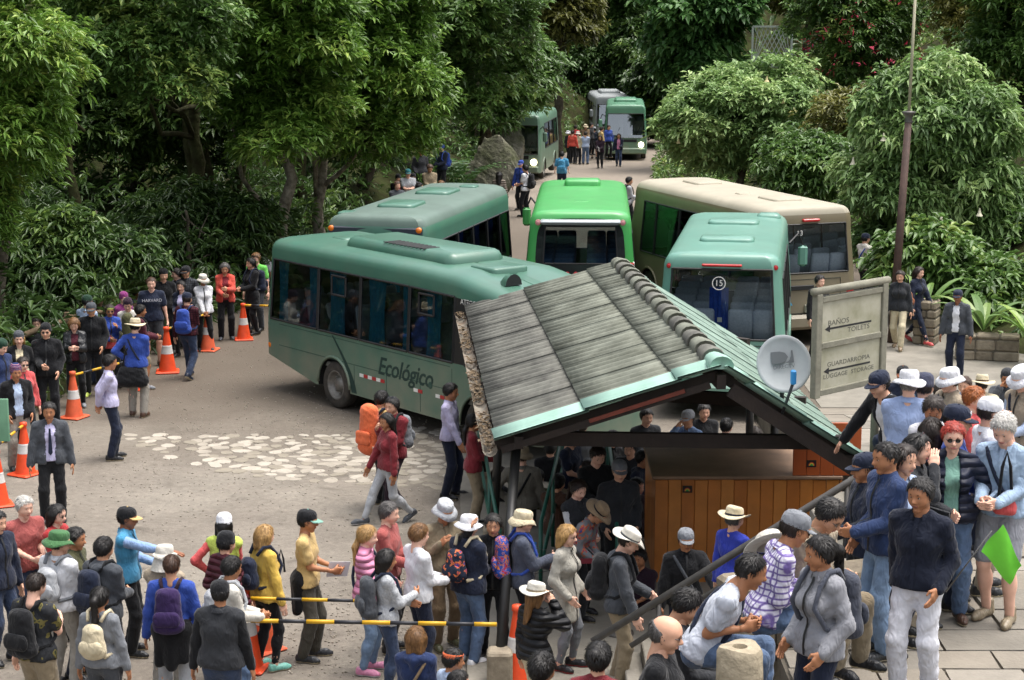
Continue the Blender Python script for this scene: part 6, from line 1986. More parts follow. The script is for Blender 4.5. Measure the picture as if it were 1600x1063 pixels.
# ------------------------------------------------------------------ cloth, skin, hair materials
CN = {'black': '17181b', 'charcoal': '2c2e32', 'dgrey': '43474d', 'grey': '73777d', 'lgrey': 'a3a6aa', 'white': 'cfd0d4', 'offwhite': 'c4bfb2', 'cream': 'c3b592', 'beige': '9c8d76', 'khaki': '86775c', 'tan': '7d674a',
      'navy': '1c2438', 'dblue': '22335c', 'blue': '2547a0', 'royal': '2234a4', 'sky': '7d9cc8', 'lblue': 'a0b3d0', 'denim': '4d6484', 'ldenim': '6b86a6', 'ddenim': '2d3b55', 'teal': '1d6c72', 'mint': '6d9c8c', 'red': 'ad2224', 'dred': '7a1c26', 'maroon': '4d1826', 'coral': 'cc4646',
      'orange': 'e0601a', 'ored': 'd0402a', 'pink': 'cf7ba0', 'salmon': '9f4a45', 'yellow': 'cfa81e', 'mustard': 'c2a25c', 'lime': '5cc43a', 'lemon': 'b5c838', 'olive': '4a4a2c', 'green': '3c6a3c', 'dgreen': '1e3c2c', 'purple': '33204f', 'magenta': '7c2568', 'lav': 'b3aed0', 'brown': '4a3020', 'rust': '8a4a24', 'plum': '2c1a28', 'turq': '2f86ae', 'aqua': '66b0a0', 'tgrey': '8d877c'}
def folds(m, st=.5):
    N, L = m.node_tree.nodes, m.node_tree.links; p = N['Principled BSDF']
    mp = N.new('ShaderNodeMapping'); mp.inputs['Scale'].default_value = (1.25, 1.25, .62); mp.inputs['Rotation'].default_value = (.35, .25, 0)
    L.new(N['Texture Coordinate'].outputs['Object'], mp.inputs['Vector'])
    nz = N.new('ShaderNodeTexNoise'); nz.inputs['Scale'].default_value = 13; nz.inputs['Detail'].default_value = 1.2; nz.inputs['Distortion'].default_value = 1.3
    L.new(mp.outputs[0], nz.inputs['Vector'])
    bp = N.new('ShaderNodeBump'); bp.inputs['Strength'].default_value = st; bp.inputs['Distance'].default_value = .035
    L.new(nz.outputs['Fac'], bp.inputs['Height']); L.new(bp.outputs['Normal'], p.inputs['Normal'])
def cloth(c, kind='plain'):
    k = 'cloth_%s_%s' % (c, kind)
    if k in MATS: return MATS[k]
    col = CN.get(c, c)
    c_ = lin(col)
    lum = .3 * c_[0] + .55 * c_[1] + .15 * c_[2]
    col = tuple(lum + (x - lum) * .84 for x in c_[:3]) + (1,)
    if kind in ('plain', 'denim', 'leather', 'knit'):
        m = mat(k, col, .88 if kind != 'leather' else .42, noise={'plain': .12, 'denim': .3, 'leather': .15, 'knit': .22}[kind], nscale=7 if kind != 'knit' else 40, spec=.2 if kind != 'leather' else .5)
        folds(m)
        p = m.node_tree.nodes['Principled BSDF']; p.inputs['Sheen Weight'].default_value = .12 if kind != 'leather' else 0
        return m
    m = mat(k, col, .8 if kind != 'puffer' else .5, spec=.25)
    if kind != 'puffer': folds(m)
    N, L = m.node_tree.nodes, m.node_tree.links; p = N['Principled BSDF']; tc = N['Texture Coordinate']
    if kind == 'puffer':
        w = N.new('ShaderNodeTexWave'); w.bands_direction = 'Z'; w.inputs['Scale'].default_value = 4.2; w.inputs['Distortion'].default_value = 1.2; w.inputs['Detail Scale'].default_value = 1.5
        L.new(tc.outputs['Object'], w.inputs['Vector']); bp = N.new('ShaderNodeBump'); bp.inputs['Strength'].default_value = .9; bp.inputs['Distance'].default_value = .03
        ab = N.new('ShaderNodeMath'); ab.operation = 'POWER'; ab.inputs[1].default_value = .5; L.new(w.outputs['Fac'], ab.inputs[0]); L.new(ab.outputs[0], bp.inputs['Height']); L.new(bp.outputs['Normal'], p.inputs['Normal'])
    elif kind == 'plaid':
        last = None
        for d, sc in (('X', 7.0), ('Z', 7.0)):
            w = N.new('ShaderNodeTexWave'); w.bands_direction = d; w.inputs['Scale'].default_value = sc; L.new(tc.outputs['Object'], w.inputs['Vector'])
            if last is None: last = w.outputs['Fac']
            else:
                ad = N.new('ShaderNodeMath'); ad.operation = 'MAXIMUM'; L.new(last, ad.inputs[0]); L.new(w.outputs['Fac'], ad.inputs[1]); last = ad.outputs[0]
        r_ = N.new('ShaderNodeValToRGB'); e = r_.color_ramp.elements; c0 = lin(col)
        pale = sum(c0[:3]) > .8
        e[0].position, e[0].color = .35, c0; e[1].position, e[1].color = .58, (tuple(x * .3 for x in c0[:3]) + (1,) if not pale else lin('6a5a92'))
        md = N.new('ShaderNodeMath'); md.operation = 'MULTIPLY'; md.inputs[1].default_value = .6; L.new(last, md.inputs[0]); L.new(md.outputs[0], r_.inputs['Fac']); L.new(r_.outputs['Color'], p.inputs['Base Color'])
    elif kind in ('camo', 'stripe', 'floral', 'print'):
        n = N.new('ShaderNodeTexNoise') if kind != 'stripe' else N.new('ShaderNodeTexWave')
        n.inputs['Scale'].default_value = {'camo': 9, 'stripe': 8, 'floral': 16, 'print': 22}[kind]
        if kind == 'stripe': n.bands_direction = 'Z'
        L.new(tc.outputs['Object'], n.inputs['Vector']); r_ = N.new('ShaderNodeValToRGB'); r_.color_ramp.interpolation = 'CONSTANT'; e = r_.color_ramp.elements
        pal = {'camo': [(0, col), (.56, '6a6238'), (.64, '2c3424')], 'stripe': [(0, '232a55'), (.3, 'b8b0b8'), (.45, col), (.75, '232a55')], 'floral': [(0, col), (.55, 'c06a3c'), (.6, '9c3c50'), (.66, '3c4c86')], 'print': [(0, col), (.5, 'd07828'), (.56, '2c5cb0'), (.62, 'a83040')]}[kind]
        while len(e) < len(pal): e.new(.5)
        for i, (q, c_) in enumerate(pal): e[i].position = q; e[i].color = lin(c_)
        L.new(n.outputs['Fac'], r_.inputs['Fac']); L.new(r_.outputs['Color'], p.inputs['Base Color'])
    return m
SKINS = [mat('skin_%d' % i, c, .5, noise=.07, nscale=14, spec=.35) for i, c in enumerate(('cf9f84', 'c08f70', 'a87453', '8c5b41', 'dcae97'))]
for m_ in SKINS:
    m_.node_tree.nodes['Principled BSDF'].inputs['Subsurface Weight'].default_value = .0
LIPS = [mat('lips_%d' % i, c, .45) for i, c in enumerate(('a3625a', '94564a', '7c463a', '643a2f', 'b56c66'))]
EYE_W, EYE_D = mat('eye_white', 'c9c4bc', .3), mat('eye_dark', '1d130d', .2)
HC = {'k': '14110f', 'd': '221812', 'b': '3c2719', 'lb': '6b4c2c', 'bl': '9c7a4a', 'g': '77746f', 'w': 'a9a6a0', 'r': '8c2a1c', 'o': '8e4f22', 'dg': '484543'}
def hairm(c):
    k = 'hair_' + c
    if k in MATS: return MATS[k]
    m = mat(k, HC[c], .5, spec=.35)
    N, L = m.node_tree.nodes, m.node_tree.links; p = N['Principled BSDF']
    mp = N.new('ShaderNodeMapping'); mp.inputs['Scale'].default_value = (75, 60, 14); L.new(N['Texture Coordinate'].outputs['Object'], mp.inputs['Vector'])
    nz = N.new('ShaderNodeTexNoise'); nz.inputs['Scale'].default_value = 1.0; nz.inputs['Detail'].default_value = 4; L.new(mp.outputs[0], nz.inputs['Vector'])
    r_ = N.new('ShaderNodeValToRGB'); c0 = lin(HC[c]); e = r_.color_ramp.elements
    e[0].position, e[0].color = .3, tuple(x * .55 for x in c0[:3]) + (1,); e[1].position, e[1].color = .7, tuple(min(1, x * 1.5) for x in c0[:3]) + (1,)
    L.new(nz.outputs['Fac'], r_.inputs['Fac']); L.new(r_.outputs['Color'], p.inputs['Base Color'])
    bp = N.new('ShaderNodeBump'); bp.inputs['Strength'].default_value = .6; bp.inputs['Distance'].default_value = .005; L.new(nz.outputs['Fac'], bp.inputs['Height']); L.new(bp.outputs['Normal'], p.inputs['Normal'])
    return m
GLASSM = mat('sunglass_lens', '0c0c0e', .12, coat=.5)

PACK_C = {}
def pack_mesh(kind):
    if kind not in PACK_C:
        w_, d_, h_ = {'day': (.15, .085, .23), 'small': (.125, .065, .17), 'big': (.17, .13, .36)}[kind]
        r_ = .07 if kind != 'big' else .1
        ops = [('u', v3(-w_ + r_, 0, -h_ + r_), v3(w_ - r_, 0, -h_ + r_), r_ * 1.1, r_ * 1.1, .05, v3(0, 1, 0), 1.0 * d_ / .075 if kind != 'big' else 1.2),
               ('u', v3(-w_ + r_, 0, -h_ + r_), v3(-w_ * .88 + r_, -.005, h_ - r_), r_ * 1.05, r_ * .95, .05), ('u', v3(w_ - r_, 0, -h_ + r_), v3(w_ * .88 - r_, -.005, h_ - r_), r_ * 1.05, r_ * .95, .05), ('u', v3(0, -.01, -h_ + r_), v3(0, -.01, h_ - r_), r_ * 1.2, r_ * 1.05, .06)]
        V, F = sdf(ops + [('w', .003, 30, 1)], .018, .02)
        bag = mesh_np('bag', V, F, smooth=True)
        V, F = sdf([('u', v3(-w_ * .55, -d_ - .015, -h_ * .45), v3(w_ * .55, -d_ - .015, -h_ * .45), .05, .05, .05, v3(0, 1, 0), .6), ('u', v3(-w_ * .55, -d_ - .012, -h_ * .15), v3(w_ * .55, -d_ - .012, -h_ * .15), .045, .045, .05, v3(0, 1, 0), .6)], .014, .01)
        PACK_C[kind] = (bag, mesh_np('pocket', V, F, smooth=True), d_, h_)
    return PACK_C[kind]

NP = [0]
def zone_z(z, p):
    if z == 'lot': return float(ground_z(p.x, p.y))
    if z == 'ramp': return ramp_z(p.y)
    if z == 'bank': return max(gl(p.x, p.y), float(ground_z(p.x, p.y)))
    if z == 'stairs': return float(np.clip(math.ceil((p.x - 1.0) / .2) * .164, .05, 2.3))
    return z
def P(u, v, h, a, label, top=('shirt', 'grey'), bot=('pants', 'navy'), hair=('short', 'k'), hat=None, pose='down', legs='stand', lean=0, hy=0, hp=4, f=False, skin=None, shoe='black', sole='cream', inner=None, pack=None,
      z='lot', fat=0.0, glasses=None, res=None, group=None, boot=False, y=None, extra=None, sc=None, tie=None, strap=None, waist=None, roll=0.0, handp='relax'):
    NP[0] += 1
    seed = NP[0]
    if skin is None: skin = (0, 4, 1, 0, 4)[seed % 5]
    armL, armR = pose if isinstance(pose, tuple) else (pose, pose)
    s = h / 1.72
    d0 = 3000 * h / 150
    if res is None: res = .024
    opened = inner is not None and top[0] != 'vest'
    t = template(f, top[0], bot[0] if bot else None, armL, armR, legs, lean, hy, hp, fat, res, seed, handp=handp, opened=opened, roll=roll)
    rz = R(a + 180)
    top_l = Vector(t['head'] @ Vector((0, -.015, .128 + (.025 if hat and hat[0] not in ('headband',) else 0)))) * s
    z0 = 0.0
    for _ in range(12):
        p = at_z(u, v, z0 + top_l.z) if y is None else at_y(u, v, y)
        off = Matrix.Rotation(rz, 3, 'Z') @ Vector((top_l.x, top_l.y, 0))
        base = Vector((p.x - off.x, p.y - off.y, 0)); z1 = zone_z(z, base)
        if y is not None: z0 = p.z - top_l.z; break
        if abs(z1 - z0) < 1e-3: break
        z0 = z0 * .4 + z1 * .6
    root = empty('person', (base.x, base.y, z0), rz, s)
    tag(root, label, 'person', group)
    sk = SKINS[skin]
    LO = 'OBJECT'
    link('body', t['body'], [sk, EYE_W, EYE_D, LIPS[skin], hairm(hair[1] if hair else 'd')], root, LO)
    tn = {'tee': 't_shirt', 'shirt': 'shirt', 'sweater': 'sweater', 'jacket': 'jacket', 'coat': 'coat', 'puffer': 'puffer_jacket', 'vest': 'vest', 'hood': 'hooded_jacket'}[top[0]]
    link(tn, t['top'], cloth(top[1], top[2] if len(top) > 2 else ('puffer' if top[0] == 'puffer' else 'plain')), root, LO)
    if top[0] in ('shirt', 'jacket', 'coat', 'vest') and 'collar' in t:
        link('collar', t['collar'], cloth(top[1], top[2] if len(top) > 2 else 'plain'), root, LO, t['torso'])
    if top[0] in ('shirt', 'jacket', 'coat', 'vest', 'hood', 'puffer') and 'zip' in t:
        link('button_placket' if top[0] == 'shirt' else 'zip', t['zip'], cloth(top[1], top[2] if len(top) > 2 else 'plain') if top[0] == 'shirt' else RUB, root, LO, t['torso'])
    if 'inner' in t: link('shirt', t['inner'], cloth(inner or 'white'), root, LO)
    if bot: link('shorts' if bot[0] == 'shorts' else 'trousers', t['bot'], cloth(bot[1], bot[2] if len(bot) > 2 else ('denim' if 'denim' in bot[1] else 'plain')), root, LO)
    if res < .035 or True:
        sm = shoe_mesh(boot)
        for M in t['feet']:
            link('shoe', sm, [cloth(shoe, 'leather'), cloth(sole)], root, LO, M)
    if hair and hair[0]:
        hs = hair[0]
        if hat and hat[0] not in ('headband',): hs = 'underlong' if hs in ('long',) else ('lowtail' if hs == 'lowtail' and False else 'under')
        link('hair', hair_mesh(hs), hairm(hair[1]), root, LO, t['head'])
    if hat:
        c2 = hat[2] if len(hat) > 2 else hat[1]
        o = link('hat' if hat[0] not in ('cap', 'backcap', 'beanie', 'headband') else {'cap': 'cap', 'backcap': 'cap', 'beanie': 'knit_cap', 'headband': 'headband'}[hat[0]], hat_mesh(hat[0]), [cloth(hat[1], hat[3] if len(hat) > 3 else 'plain'), cloth(c2)], root, LO, t['head'])
    if glasses:
        link('glasses', glasses_mesh(), GLASSM, root, LO, t['head'] if glasses == 'on' else t['head'] @ Matrix.Translation((0, -.045, .075)) @ Matrix.Rotation(R(38), 4, 'X'))
    W_ = Matrix.Translation((base.x, base.y, z0)) @ Matrix.Rotation(rz, 4, 'Z') @ Matrix.Diagonal((s, s, s, 1))
    Tt = t['torso']
    SWd = t['sh']
    if tie:
        mb = MB(); mb.add([Tt @ Vector(q) for q in [(-.012, .118, .44), (.012, .118, .44), (.03, .142, .1), (0, .145, .06), (-.03, .142, .1)]], [(0, 1, 2, 3, 4)]); mb.build('tie', cloth(tie), root)
    if waist:   # jacket tied round the waist
        ops = [('u', v3(-.1, -.05, -.03), v3(.1, -.05, -.03), .12, .12, .05, v3(0, 1, 0), .8), ('u', v3(-.12, -.06, -.05), v3(-.14, -.08, -.4), .07, .05, .06), ('u', v3(.12, -.06, -.05), v3(.13, -.08, -.36), .07, .05, .06), ('u', v3(0, -.1, -.05), v3(0, -.12, -.42), .09, .06, .08)]
        V, F = sdf(ops, .024, .02); link('tied_jacket', mesh_np('tied_jacket', V, F, smooth=True), cloth(waist), root, LO, Tt @ Matrix.Translation((0, 0, .05)))
    if strap:   # shoulder strap across the back and chest
        sd = strap[1] if len(strap) > 1 else 1
        mb = MB(); pts = [Vector((sd * .12 * math.cos(R(q)) + 0, .0, 0)) for q in (0,)]
        ring = []
        for q in range(0, 361, 20):
            c, sn = math.cos(R(q)), math.sin(R(q)); ring.append(Tt @ Vector((sd * .145 * c, (.122 + (.025 if top[0] in ('jacket', 'coat', 'puffer', 'hood', 'vest') else .008) + fat * .1) * sn * (1 - .18 * max(c, 0)), .245 + .255 * c)))
        mb.tube(ring, .018, 6, cap=False); mb.build('bag_strap', cloth(strap[0]), root, True)
    if pack:
        kind = pack[0]; bag, pocket, d_, h_ = pack_mesh(kind)
        zc = {'day': .26, 'small': .27, 'big': .27}[kind]; dy = -.115 - d_ * .9 - (.03 if top[0] in ('jacket', 'coat', 'puffer', 'hood') else .01) - fat * .08
        Mp = W_ @ Tt @ Matrix.Translation((0, dy, zc))
        br = bpy.data.objects.new('backpack', None); br.empty_display_size = .1; COL.objects.link(br); br.matrix_world = Mp
        tag(br, pack[3] if len(pack) > 3 else pack[2], 'backpack', 'backpacks worn in the crowd')
        k_ = pack[4] if len(pack) > 4 else 'plain'
        link('bag', bag, cloth(pack[1], k_), br, LO); link('pocket', pocket, cloth(pack[1], k_), br, LO)
        for q in (-1, 1):
            mb = MB(); gt = .03 if top[0] in ('jacket', 'coat', 'puffer', 'hood') else .014
            pts = [(q * .07, -dy - .14, .2), (q * .1, -dy - .07, .262 + gt), (q * .105, -dy + .02, .26 + gt), (q * .11, -dy + .1, .19), (q * .125, -dy + .125 + gt, .05), (q * (SWd - .005), -dy + .07, -.1), (q * (SWd - .0), -dy - .02, -.16), (q * .1, -dy - .15, -.18)]
            mb.tube(pts, .02, 6); o = mb.build('shoulder_strap', cloth(pack[2] if len(pack) > 3 else pack[1]), br, True)
    if extra:
        for e in extra: e(root, t, W_)
    return root

# small things in hands
def in_hand(q, make, name, label, cat, group=None, off=(0, 0, 0)):
    def go(root, t, W_):
        pos, Mx = t['hand'][q]
        M = Matrix([list(Mx[i]) for i in range(3)]).to_4x4(); M.translation = Vector(pos)
        o = make(); o.matrix_world = W_ @ M @ Matrix.Translation(off)
        o.name = name; tag(o, label, cat, group)
    return go
def mk_phone(): return MB().box((-.035, -.07, -.05), (.035, .07, -.04), 0, None, .003).build('phone', mat('phone_black', '101114', .2, coat=.4))
def mk_paper(c='white', w=.11, l=.15): return lambda: MB().box((-w, -l, -.045), (w, l, -.041)).build('paper', mat('paper_' + c, CN[c], .8, noise=.06, nscale=12))
# ------------------------------------------------------------------ the crowd
GQ = 'people queueing along the forest edge'
# queue on the left, front to back
P(4, 530, 1.72, 60, 'person in dark green knit cap and navy jacket at the left edge', ('jacket', 'dblue'), ('pants', 'black'), ('short', 'd'), ('beanie', 'dgreen'), 'pocket', group=GQ, hp=20)
P(29, 517, 1.68, 15, 'long blond-haired person in grey knit cap and black coat', ('coat', 'black'), ('slim', 'black'), ('long', 'bl'), ('beanie', 'dgrey'), 'pocket', f=True, skin=4, group=GQ, inner='cream')
P(71, 505, 1.78, 8, 'bearded person in black coat, black knit cap and sunglasses', ('jacket', 'black'), ('pants', 'black'), ('short', 'k'), ('beanie', 'black'), ('pocket', 'hold'), group=GQ, glasses='on', fat=.08)
P(35, 559, 1.62, 40, 'person in coral jacket and sunglasses with dark hair pulled back', ('jacket', 'coral'), ('slim', 'black'), ('tail', 'd'), None, 'down', f=True, group=GQ, glasses='on')
P(24, 568, 1.70, 30, 'person in striped knit cap, open black jacket over pale blue shirt', ('jacket', 'black'), ('pants', 'tgrey'), ('short', 'd'), ('beanie', 'red', 'red', 'stripe'), 'pocket', group=GQ, inner='lblue', skin=2)
P(115, 499, 1.64, 10, 'brown-haired person in black leather jacket looking down at a phone', ('jacket', 'black', 'leather'), ('slim', 'black'), ('long', 'lb'), None, ('phone', 'phone'), f=True, skin=4, hp=28, inner='maroon', group=GQ, shoe='grey', extra=[in_hand(1, mk_phone, 'phone', 'phone held by the leather jacket person', 'phone')])
P(142, 472, 1.76, 5, 'person in black fleece with blue shoulders and dark grey cap', ('jacket', 'black'), ('pants', 'black'), ('short', 'k'), ('cap', 'dgrey'), 'pocket', group=GQ, shoe='lemon')
P(136, 460, 1.74, 150, 'person in pale blue shirt and dark green cap with back turned, behind the queue', ('shirt', 'lblue'), ('pants', 'navy'), ('short', 'k'), ('cap', 'dgreen'), 'hold', group=GQ, strap=('blue', 1))
P(171, 477, 1.60, 20, 'person in bright blue jacket with lime headband and sunglasses', ('jacket', 'blue'), ('slim', 'charcoal'), ('lowtail', 'd'), ('headband', 'lemon'), ('strap', 'hold'), f=True, glasses='on', group=GQ, skin=2, extra=[])
P(199, 466, 1.66, 5, 'person in off-white top and dark plum knit cap', ('sweater', 'offwhite'), ('pants', 'charcoal'), ('short', 'd'), ('beanie', 'plum'), 'hold', f=True, hp=20, group=GQ)
P(193, 456, 1.62, 40, 'person in magenta hooded jacket at the back of the queue', ('hood', 'magenta'), ('slim', 'black'), ('short', 'd'), ('beanie', 'magenta'), 'pocket', f=True, group=GQ)
P(214, 450, 1.72, 70, 'dark-haired person in navy top turned to the right', ('sweater', 'navy'), ('pants', 'black'), ('short', 'k'), None, 'down', skin=3, group=GQ, y=41.2)
P(219, 477, 1.62, 110, 'person in maroon top with a bulky olive bag', ('sweater', 'maroon'), ('shorts', 'khaki'), ('short', 'k'), None, 'hold', skin=2, group=GQ, pack=('big', 'olive', 'black', 'bulky olive rucksack next to the straw-hat person'), shoe='grey')
P(236, 434, 1.80, 12, 'stocky person in navy T-shirt with white print', ('tee', 'navy'), ('shorts', 'charcoal'), ('crop', 'b'), None, 'down', fat=.12, skin=4, group=GQ, extra=[lambda r_, t, W_: [text('shirt_print', s_, sz, mat('white_print', 'c9cbd0', .8), r_, t['torso'] @ basis((-1, 0, 0), (0, 0, 1), (0, .195 - .3 * abs(zz - .3), zz)), extrude=.001) for s_, sz, zz in (('HARVARD', .082, .36),)]])
P(255, 419, 1.78, 20, 'person in black shirt and backward black cap', ('shirt', 'black'), ('pants', 'black'), ('short', 'd'), ('backcap', 'black'), ('pocket', 'down'), group=GQ)
P(276, 420, 1.70, -60, 'dark-haired person in navy jacket with pale collar facing left', ('jacket', 'navy'), ('pants', 'black'), ('short', 'k'), None, 'down', inner='lblue', group=GQ)
P(290, 415, 1.74, -15, 'person in dark plaid jacket and black cap', ('jacket', 'dgrey', 'plaid'), ('pants', 'black'), ('short', 'd'), ('cap', 'black'), 'pocket', group=GQ)
P(300, 405, 1.80, -5, 'tall person in black with a backward cap at the back', ('sweater', 'black'), ('pants', 'black'), ('short', 'd'), ('backcap', 'black', 'white'), 'down', group=GQ, y=47.5)
P(283, 440, 1.58, -10, 'short dark-haired person with lilac and white scarf', ('jacket', 'navy'), ('slim', 'black'), ('lowtail', 'k'), None, 'hold', f=True, inner='lav', group=GQ)
P(292, 456, 1.72, 165, 'person in dark plaid shirt, jeans and blue cap with back turned', ('shirt', 'maroon', 'plaid'), ('pants', 'ddenim'), ('short', 'd'), ('cap', 'navy'), ('down', 'hold'), legs='walk', group=GQ, pack=('day', 'blue', 'dblue', 'bright blue backpack on the plaid shirt person'), shoe='navy')
P(317, 428, 1.62, 20, 'person in white jacket and white sun hat', ('jacket', 'white'), ('slim', 'black'), ('short', 'd'), ('bucket', 'offwhite'), 'front', f=True, glasses='on', group=GQ, skin=2)
P(351, 412, 1.68, 10, 'person in orange-red jacket and black trousers holding a camera', ('jacket', 'ored'), ('pants', 'black'), ('bob', 'dg'), None, ('phone', 'hold'), f=True, inner='dred', group=GQ, hp=14, shoe='dgrey')
P(340, 409, 1.66, -30, 'blond person half hidden behind the orange-red jacket', ('jacket', 'charcoal'), ('pants', 'black'), ('long', 'lb'), None, 'down', f=True, group=GQ, skin=4, y=46.0)
P(369, 391, 1.80, 0, 'person in black jacket open over a green top', ('jacket', 'black'), ('pants', 'black'), ('short', 'd'), None, 'pocket', inner='lime', group=GQ, y=47.2)
P(392, 404, 1.70, -50, 'dark-haired person in long black coat facing left', ('coat', 'black'), ('slim', 'black'), ('lowtail', 'k'), None, 'hold', f=True, group=GQ, pack=('day', 'navy', 'navy', 'navy backpack on the long black coat'))
P(400, 396, 1.74, -20, 'person in lime T-shirt beside the bus rear', ('tee', 'lime'), ('pants', 'dgrey'), ('short', 'lb'), ('headband', 'black'), 'down', group=GQ, skin=4)
P(407, 390, 1.78, 5, 'short-haired person in white T-shirt with blue strap beside the bus', ('tee', 'white'), ('pants', 'dblue'), ('crop', 'd'), None, 'down', group=GQ, strap=('blue', 1), y=48.0)
P(103, 490, 1.70, -20, 'person in dark jacket half hidden between the leather jacket and black coat', ('jacket', 'charcoal'), ('pants', 'black'), ('short', 'd'), None, 'down', group=GQ, y=38.5)
# round red hat and teal scarf carried in the queue
hq = empty('sun_hat', tuple(at_y(170, 535, 35.8))); tag(hq, 'red and white sun hat carried in front of the blue jacket', 'hat')
link('hat', hat_mesh('sun'), [cloth('coral'), cloth('white')], hq, 'OBJECT'); hq.rotation_euler = (R(35), 0, 0)
def bag_thing(label, u, v, y, size, col, c2=None, rot=0, name='shoulder_bag'):
    o = empty(name, tuple(at_y(u, v, y)), rot); tag(o, label, 'bag', 'bags carried in the crowd')
    V, F = sdf([('u', v3(-size[0] * .5, 0, -size[2] * .3), v3(size[0] * .5, 0, -size[2] * .3), size[1], size[1], .05), ('u', v3(-size[0] * .4, 0, size[2] * .3), v3(size[0] * .4, 0, size[2] * .3), size[1] * .8, size[1] * .8, .06), ('w', .004, 28, 2)], .016, .02)
    link('bag', mesh_np('bag', V, F, smooth=True), cloth(col), o)
    MB().tube([(-size[0] * .5, 0, size[2] * .4), (-size[0] * .3, 0, size[2] + .2), (0, 0, size[2] + .32), (size[0] * .3, 0, size[2] + .2), (size[0] * .5, 0, size[2] * .4)], .014, 6).build('strap', cloth(c2 or col), o, True)
    return o

GP = 'people standing about on the lot'
P(211, 497, 1.76, 172, 'person in blue shirt and straw hat with back turned, black bag at the hip', ('shirt', 'blue'), ('pants', 'tgrey'), ('short', 'k'), ('straw', 'cream', 'tan'), ('hip', 'hold'), group=GP, shoe='brown', strap=('navy', -1))
bag_thing('black bag with blue tag on the straw-hat person', 206, 588, 33.2, (.34, .13, .24), 'black')
P(171, 555, 1.72, 105, 'person in white shirt and navy trousers with hands behind the back', ('shirt', 'lav'), ('pants', 'navy'), ('short', 'k'), None, 'behind', group=GP, skin=2, tie='navy')
P(76, 630, 1.74, 12, 'person in dark grey jacket, lilac shirt and navy tie', ('jacket', 'dgrey'), ('pants', 'black'), ('short', 'k'), None, 'down', inner='lav', tie='navy', group=GP, skin=2)
P(596, 612, 1.72, 140, 'person in pale yellow shirt under an orange-covered rucksack', ('shirt', 'mustard'), ('pants', 'black'), ('short', 'k'), None, 'strap', group=GP, pack=('big', 'orange', 'navy', 'tall rucksack under a bright orange rain cover'))
P(613, 622, 1.74, -35, 'person in maroon jacket with sunglasses pushed up on the head', ('jacket', 'dred'), ('pants', 'plum'), ('short', 'k'), None, ('hold', 'strap'), legs='walk', group=GP, glasses='up', pack=('day', 'grey', 'black', 'grey and black backpack on the maroon jacket person'))
P(604, 647, 1.64, -62, 'long-haired person in red fleece striding in pale grey leggings', ('sweater', 'dred'), ('slim', 'lgrey'), ('long', 'k'), None, ('down', 'fwd'), legs='stride', f=True, group=GP, skin=2, shoe='dgrey', sole='white', hy=15)
P(704, 600, 1.74, 75, 'person in white shirt and navy trousers beside the shelter gutter', ('shirt', 'lav'), ('pants', 'navy'), ('short', 'k'), None, ('down', 'fwd'), group=GP, skin=2, tie='navy')
P(740, 648, 1.64, 95, 'person in red fleece and khaki trousers at the shelter entrance', ('sweater', 'dred'), ('pants', 'khaki'), ('lowtail', 'k'), None, 'hold', f=True, group=GP, skin=2)
bag_thing('dark grey shoulder bag between the white shirt and the red fleece', 706, 722, 31.2, (.22, .1, .3), 'charcoal')

GN = 'people in the near queue'
P(37, 777, 1.74, 45, 'grey-haired person in pink polo with a black jacket over the arm', ('tee', 'salmon'), ('pants', 'ddenim'), ('short', 'w'), None, ('hold', 'hold'), group=GN, skin=4, fat=.08)
o = empty('folded_jacket', tuple(at_y(30, 885, 24.4))); tag(o, 'black jacket hanging over the arm of the pink polo person', 'jacket')
V, F = sdf([('u', v3(-.1, 0, .2), v3(.12, 0, .22), .1, .09, .06, v3(0, 1, 0), .7), ('u', v3(-.1, 0, .15), v3(-.1, 0, -.5), .1, .08, .08, v3(0, 1, 0), .7), ('u', v3(.08, 0, .15), v3(.04, 0, -.4), .1, .07, .08, v3(0, 1, 0), .7), ('w', .008, 22, 1)], .022, .02)
link('cloth', mesh_np('cloth', V, F, smooth=True), cloth('black'), o)
P(-6, 800, 1.76, 60, 'person in dark jacket cut by the left edge', ('jacket', 'navy'), ('pants', 'ddenim'), ('short', 'k'), None, 'down', group=GN)
P(88, 790, 1.66, 70, 'black-haired person in red top and sunglasses', ('sweater', 'red'), ('slim', 'black'), ('bob', 'k'), None, 'hold', f=True, glasses='on', group=GN, skin=4)
P(92, 828, 1.76, 150, 'person in white shirt and green bush hat with grey backpack', ('shirt', 'white'), ('pants', 'tgrey'), ('short', 'd'), ('sun', 'green'), ('down', 'hold'), group=GN, hy=-35, pack=('small', 'lgrey', 'grey', 'light grey backpack on the white shirt under the green hat'))
P(117, 826, 1.70, 80, 'short-haired person in olive jacket behind the green hat', ('jacket', 'olive'), ('pants', 'navy'), ('short', 'k'), None, 'pocket', group=GN, skin=2)
P(161, 841, 1.74, 150, 'person in slate hooded jacket with dark backpack', ('hood', 'dgrey'), ('pants', 'charcoal'), ('short', 'k'), None, ('down', 'hold'), group=GN, pack=('day', 'navy', 'black', 'dark navy backpack on the slate hooded jacket'))
P(198, 791, 1.72, 88, 'person in bright blue vest and gold-trimmed black cap pointing down the line', ('vest', 'turq'), ('pants', 'black'), ('short', 'k'), ('cap', 'black', 'mustard'), ('hold', 'point'), inner='sky', group=GN, skin=3)
P(57, 896, 1.76, 155, 'person in camouflage T-shirt and khaki shorts with black backpack', ('tee', 'charcoal', 'camo'), ('shorts', 'khaki'), ('crop', 'd'), None, ('down', 'phone'), group=GN, pack=('day', 'black', 'black', 'black backpack with a white jacket on the camouflage T-shirt'), fat=.06, hp=15)
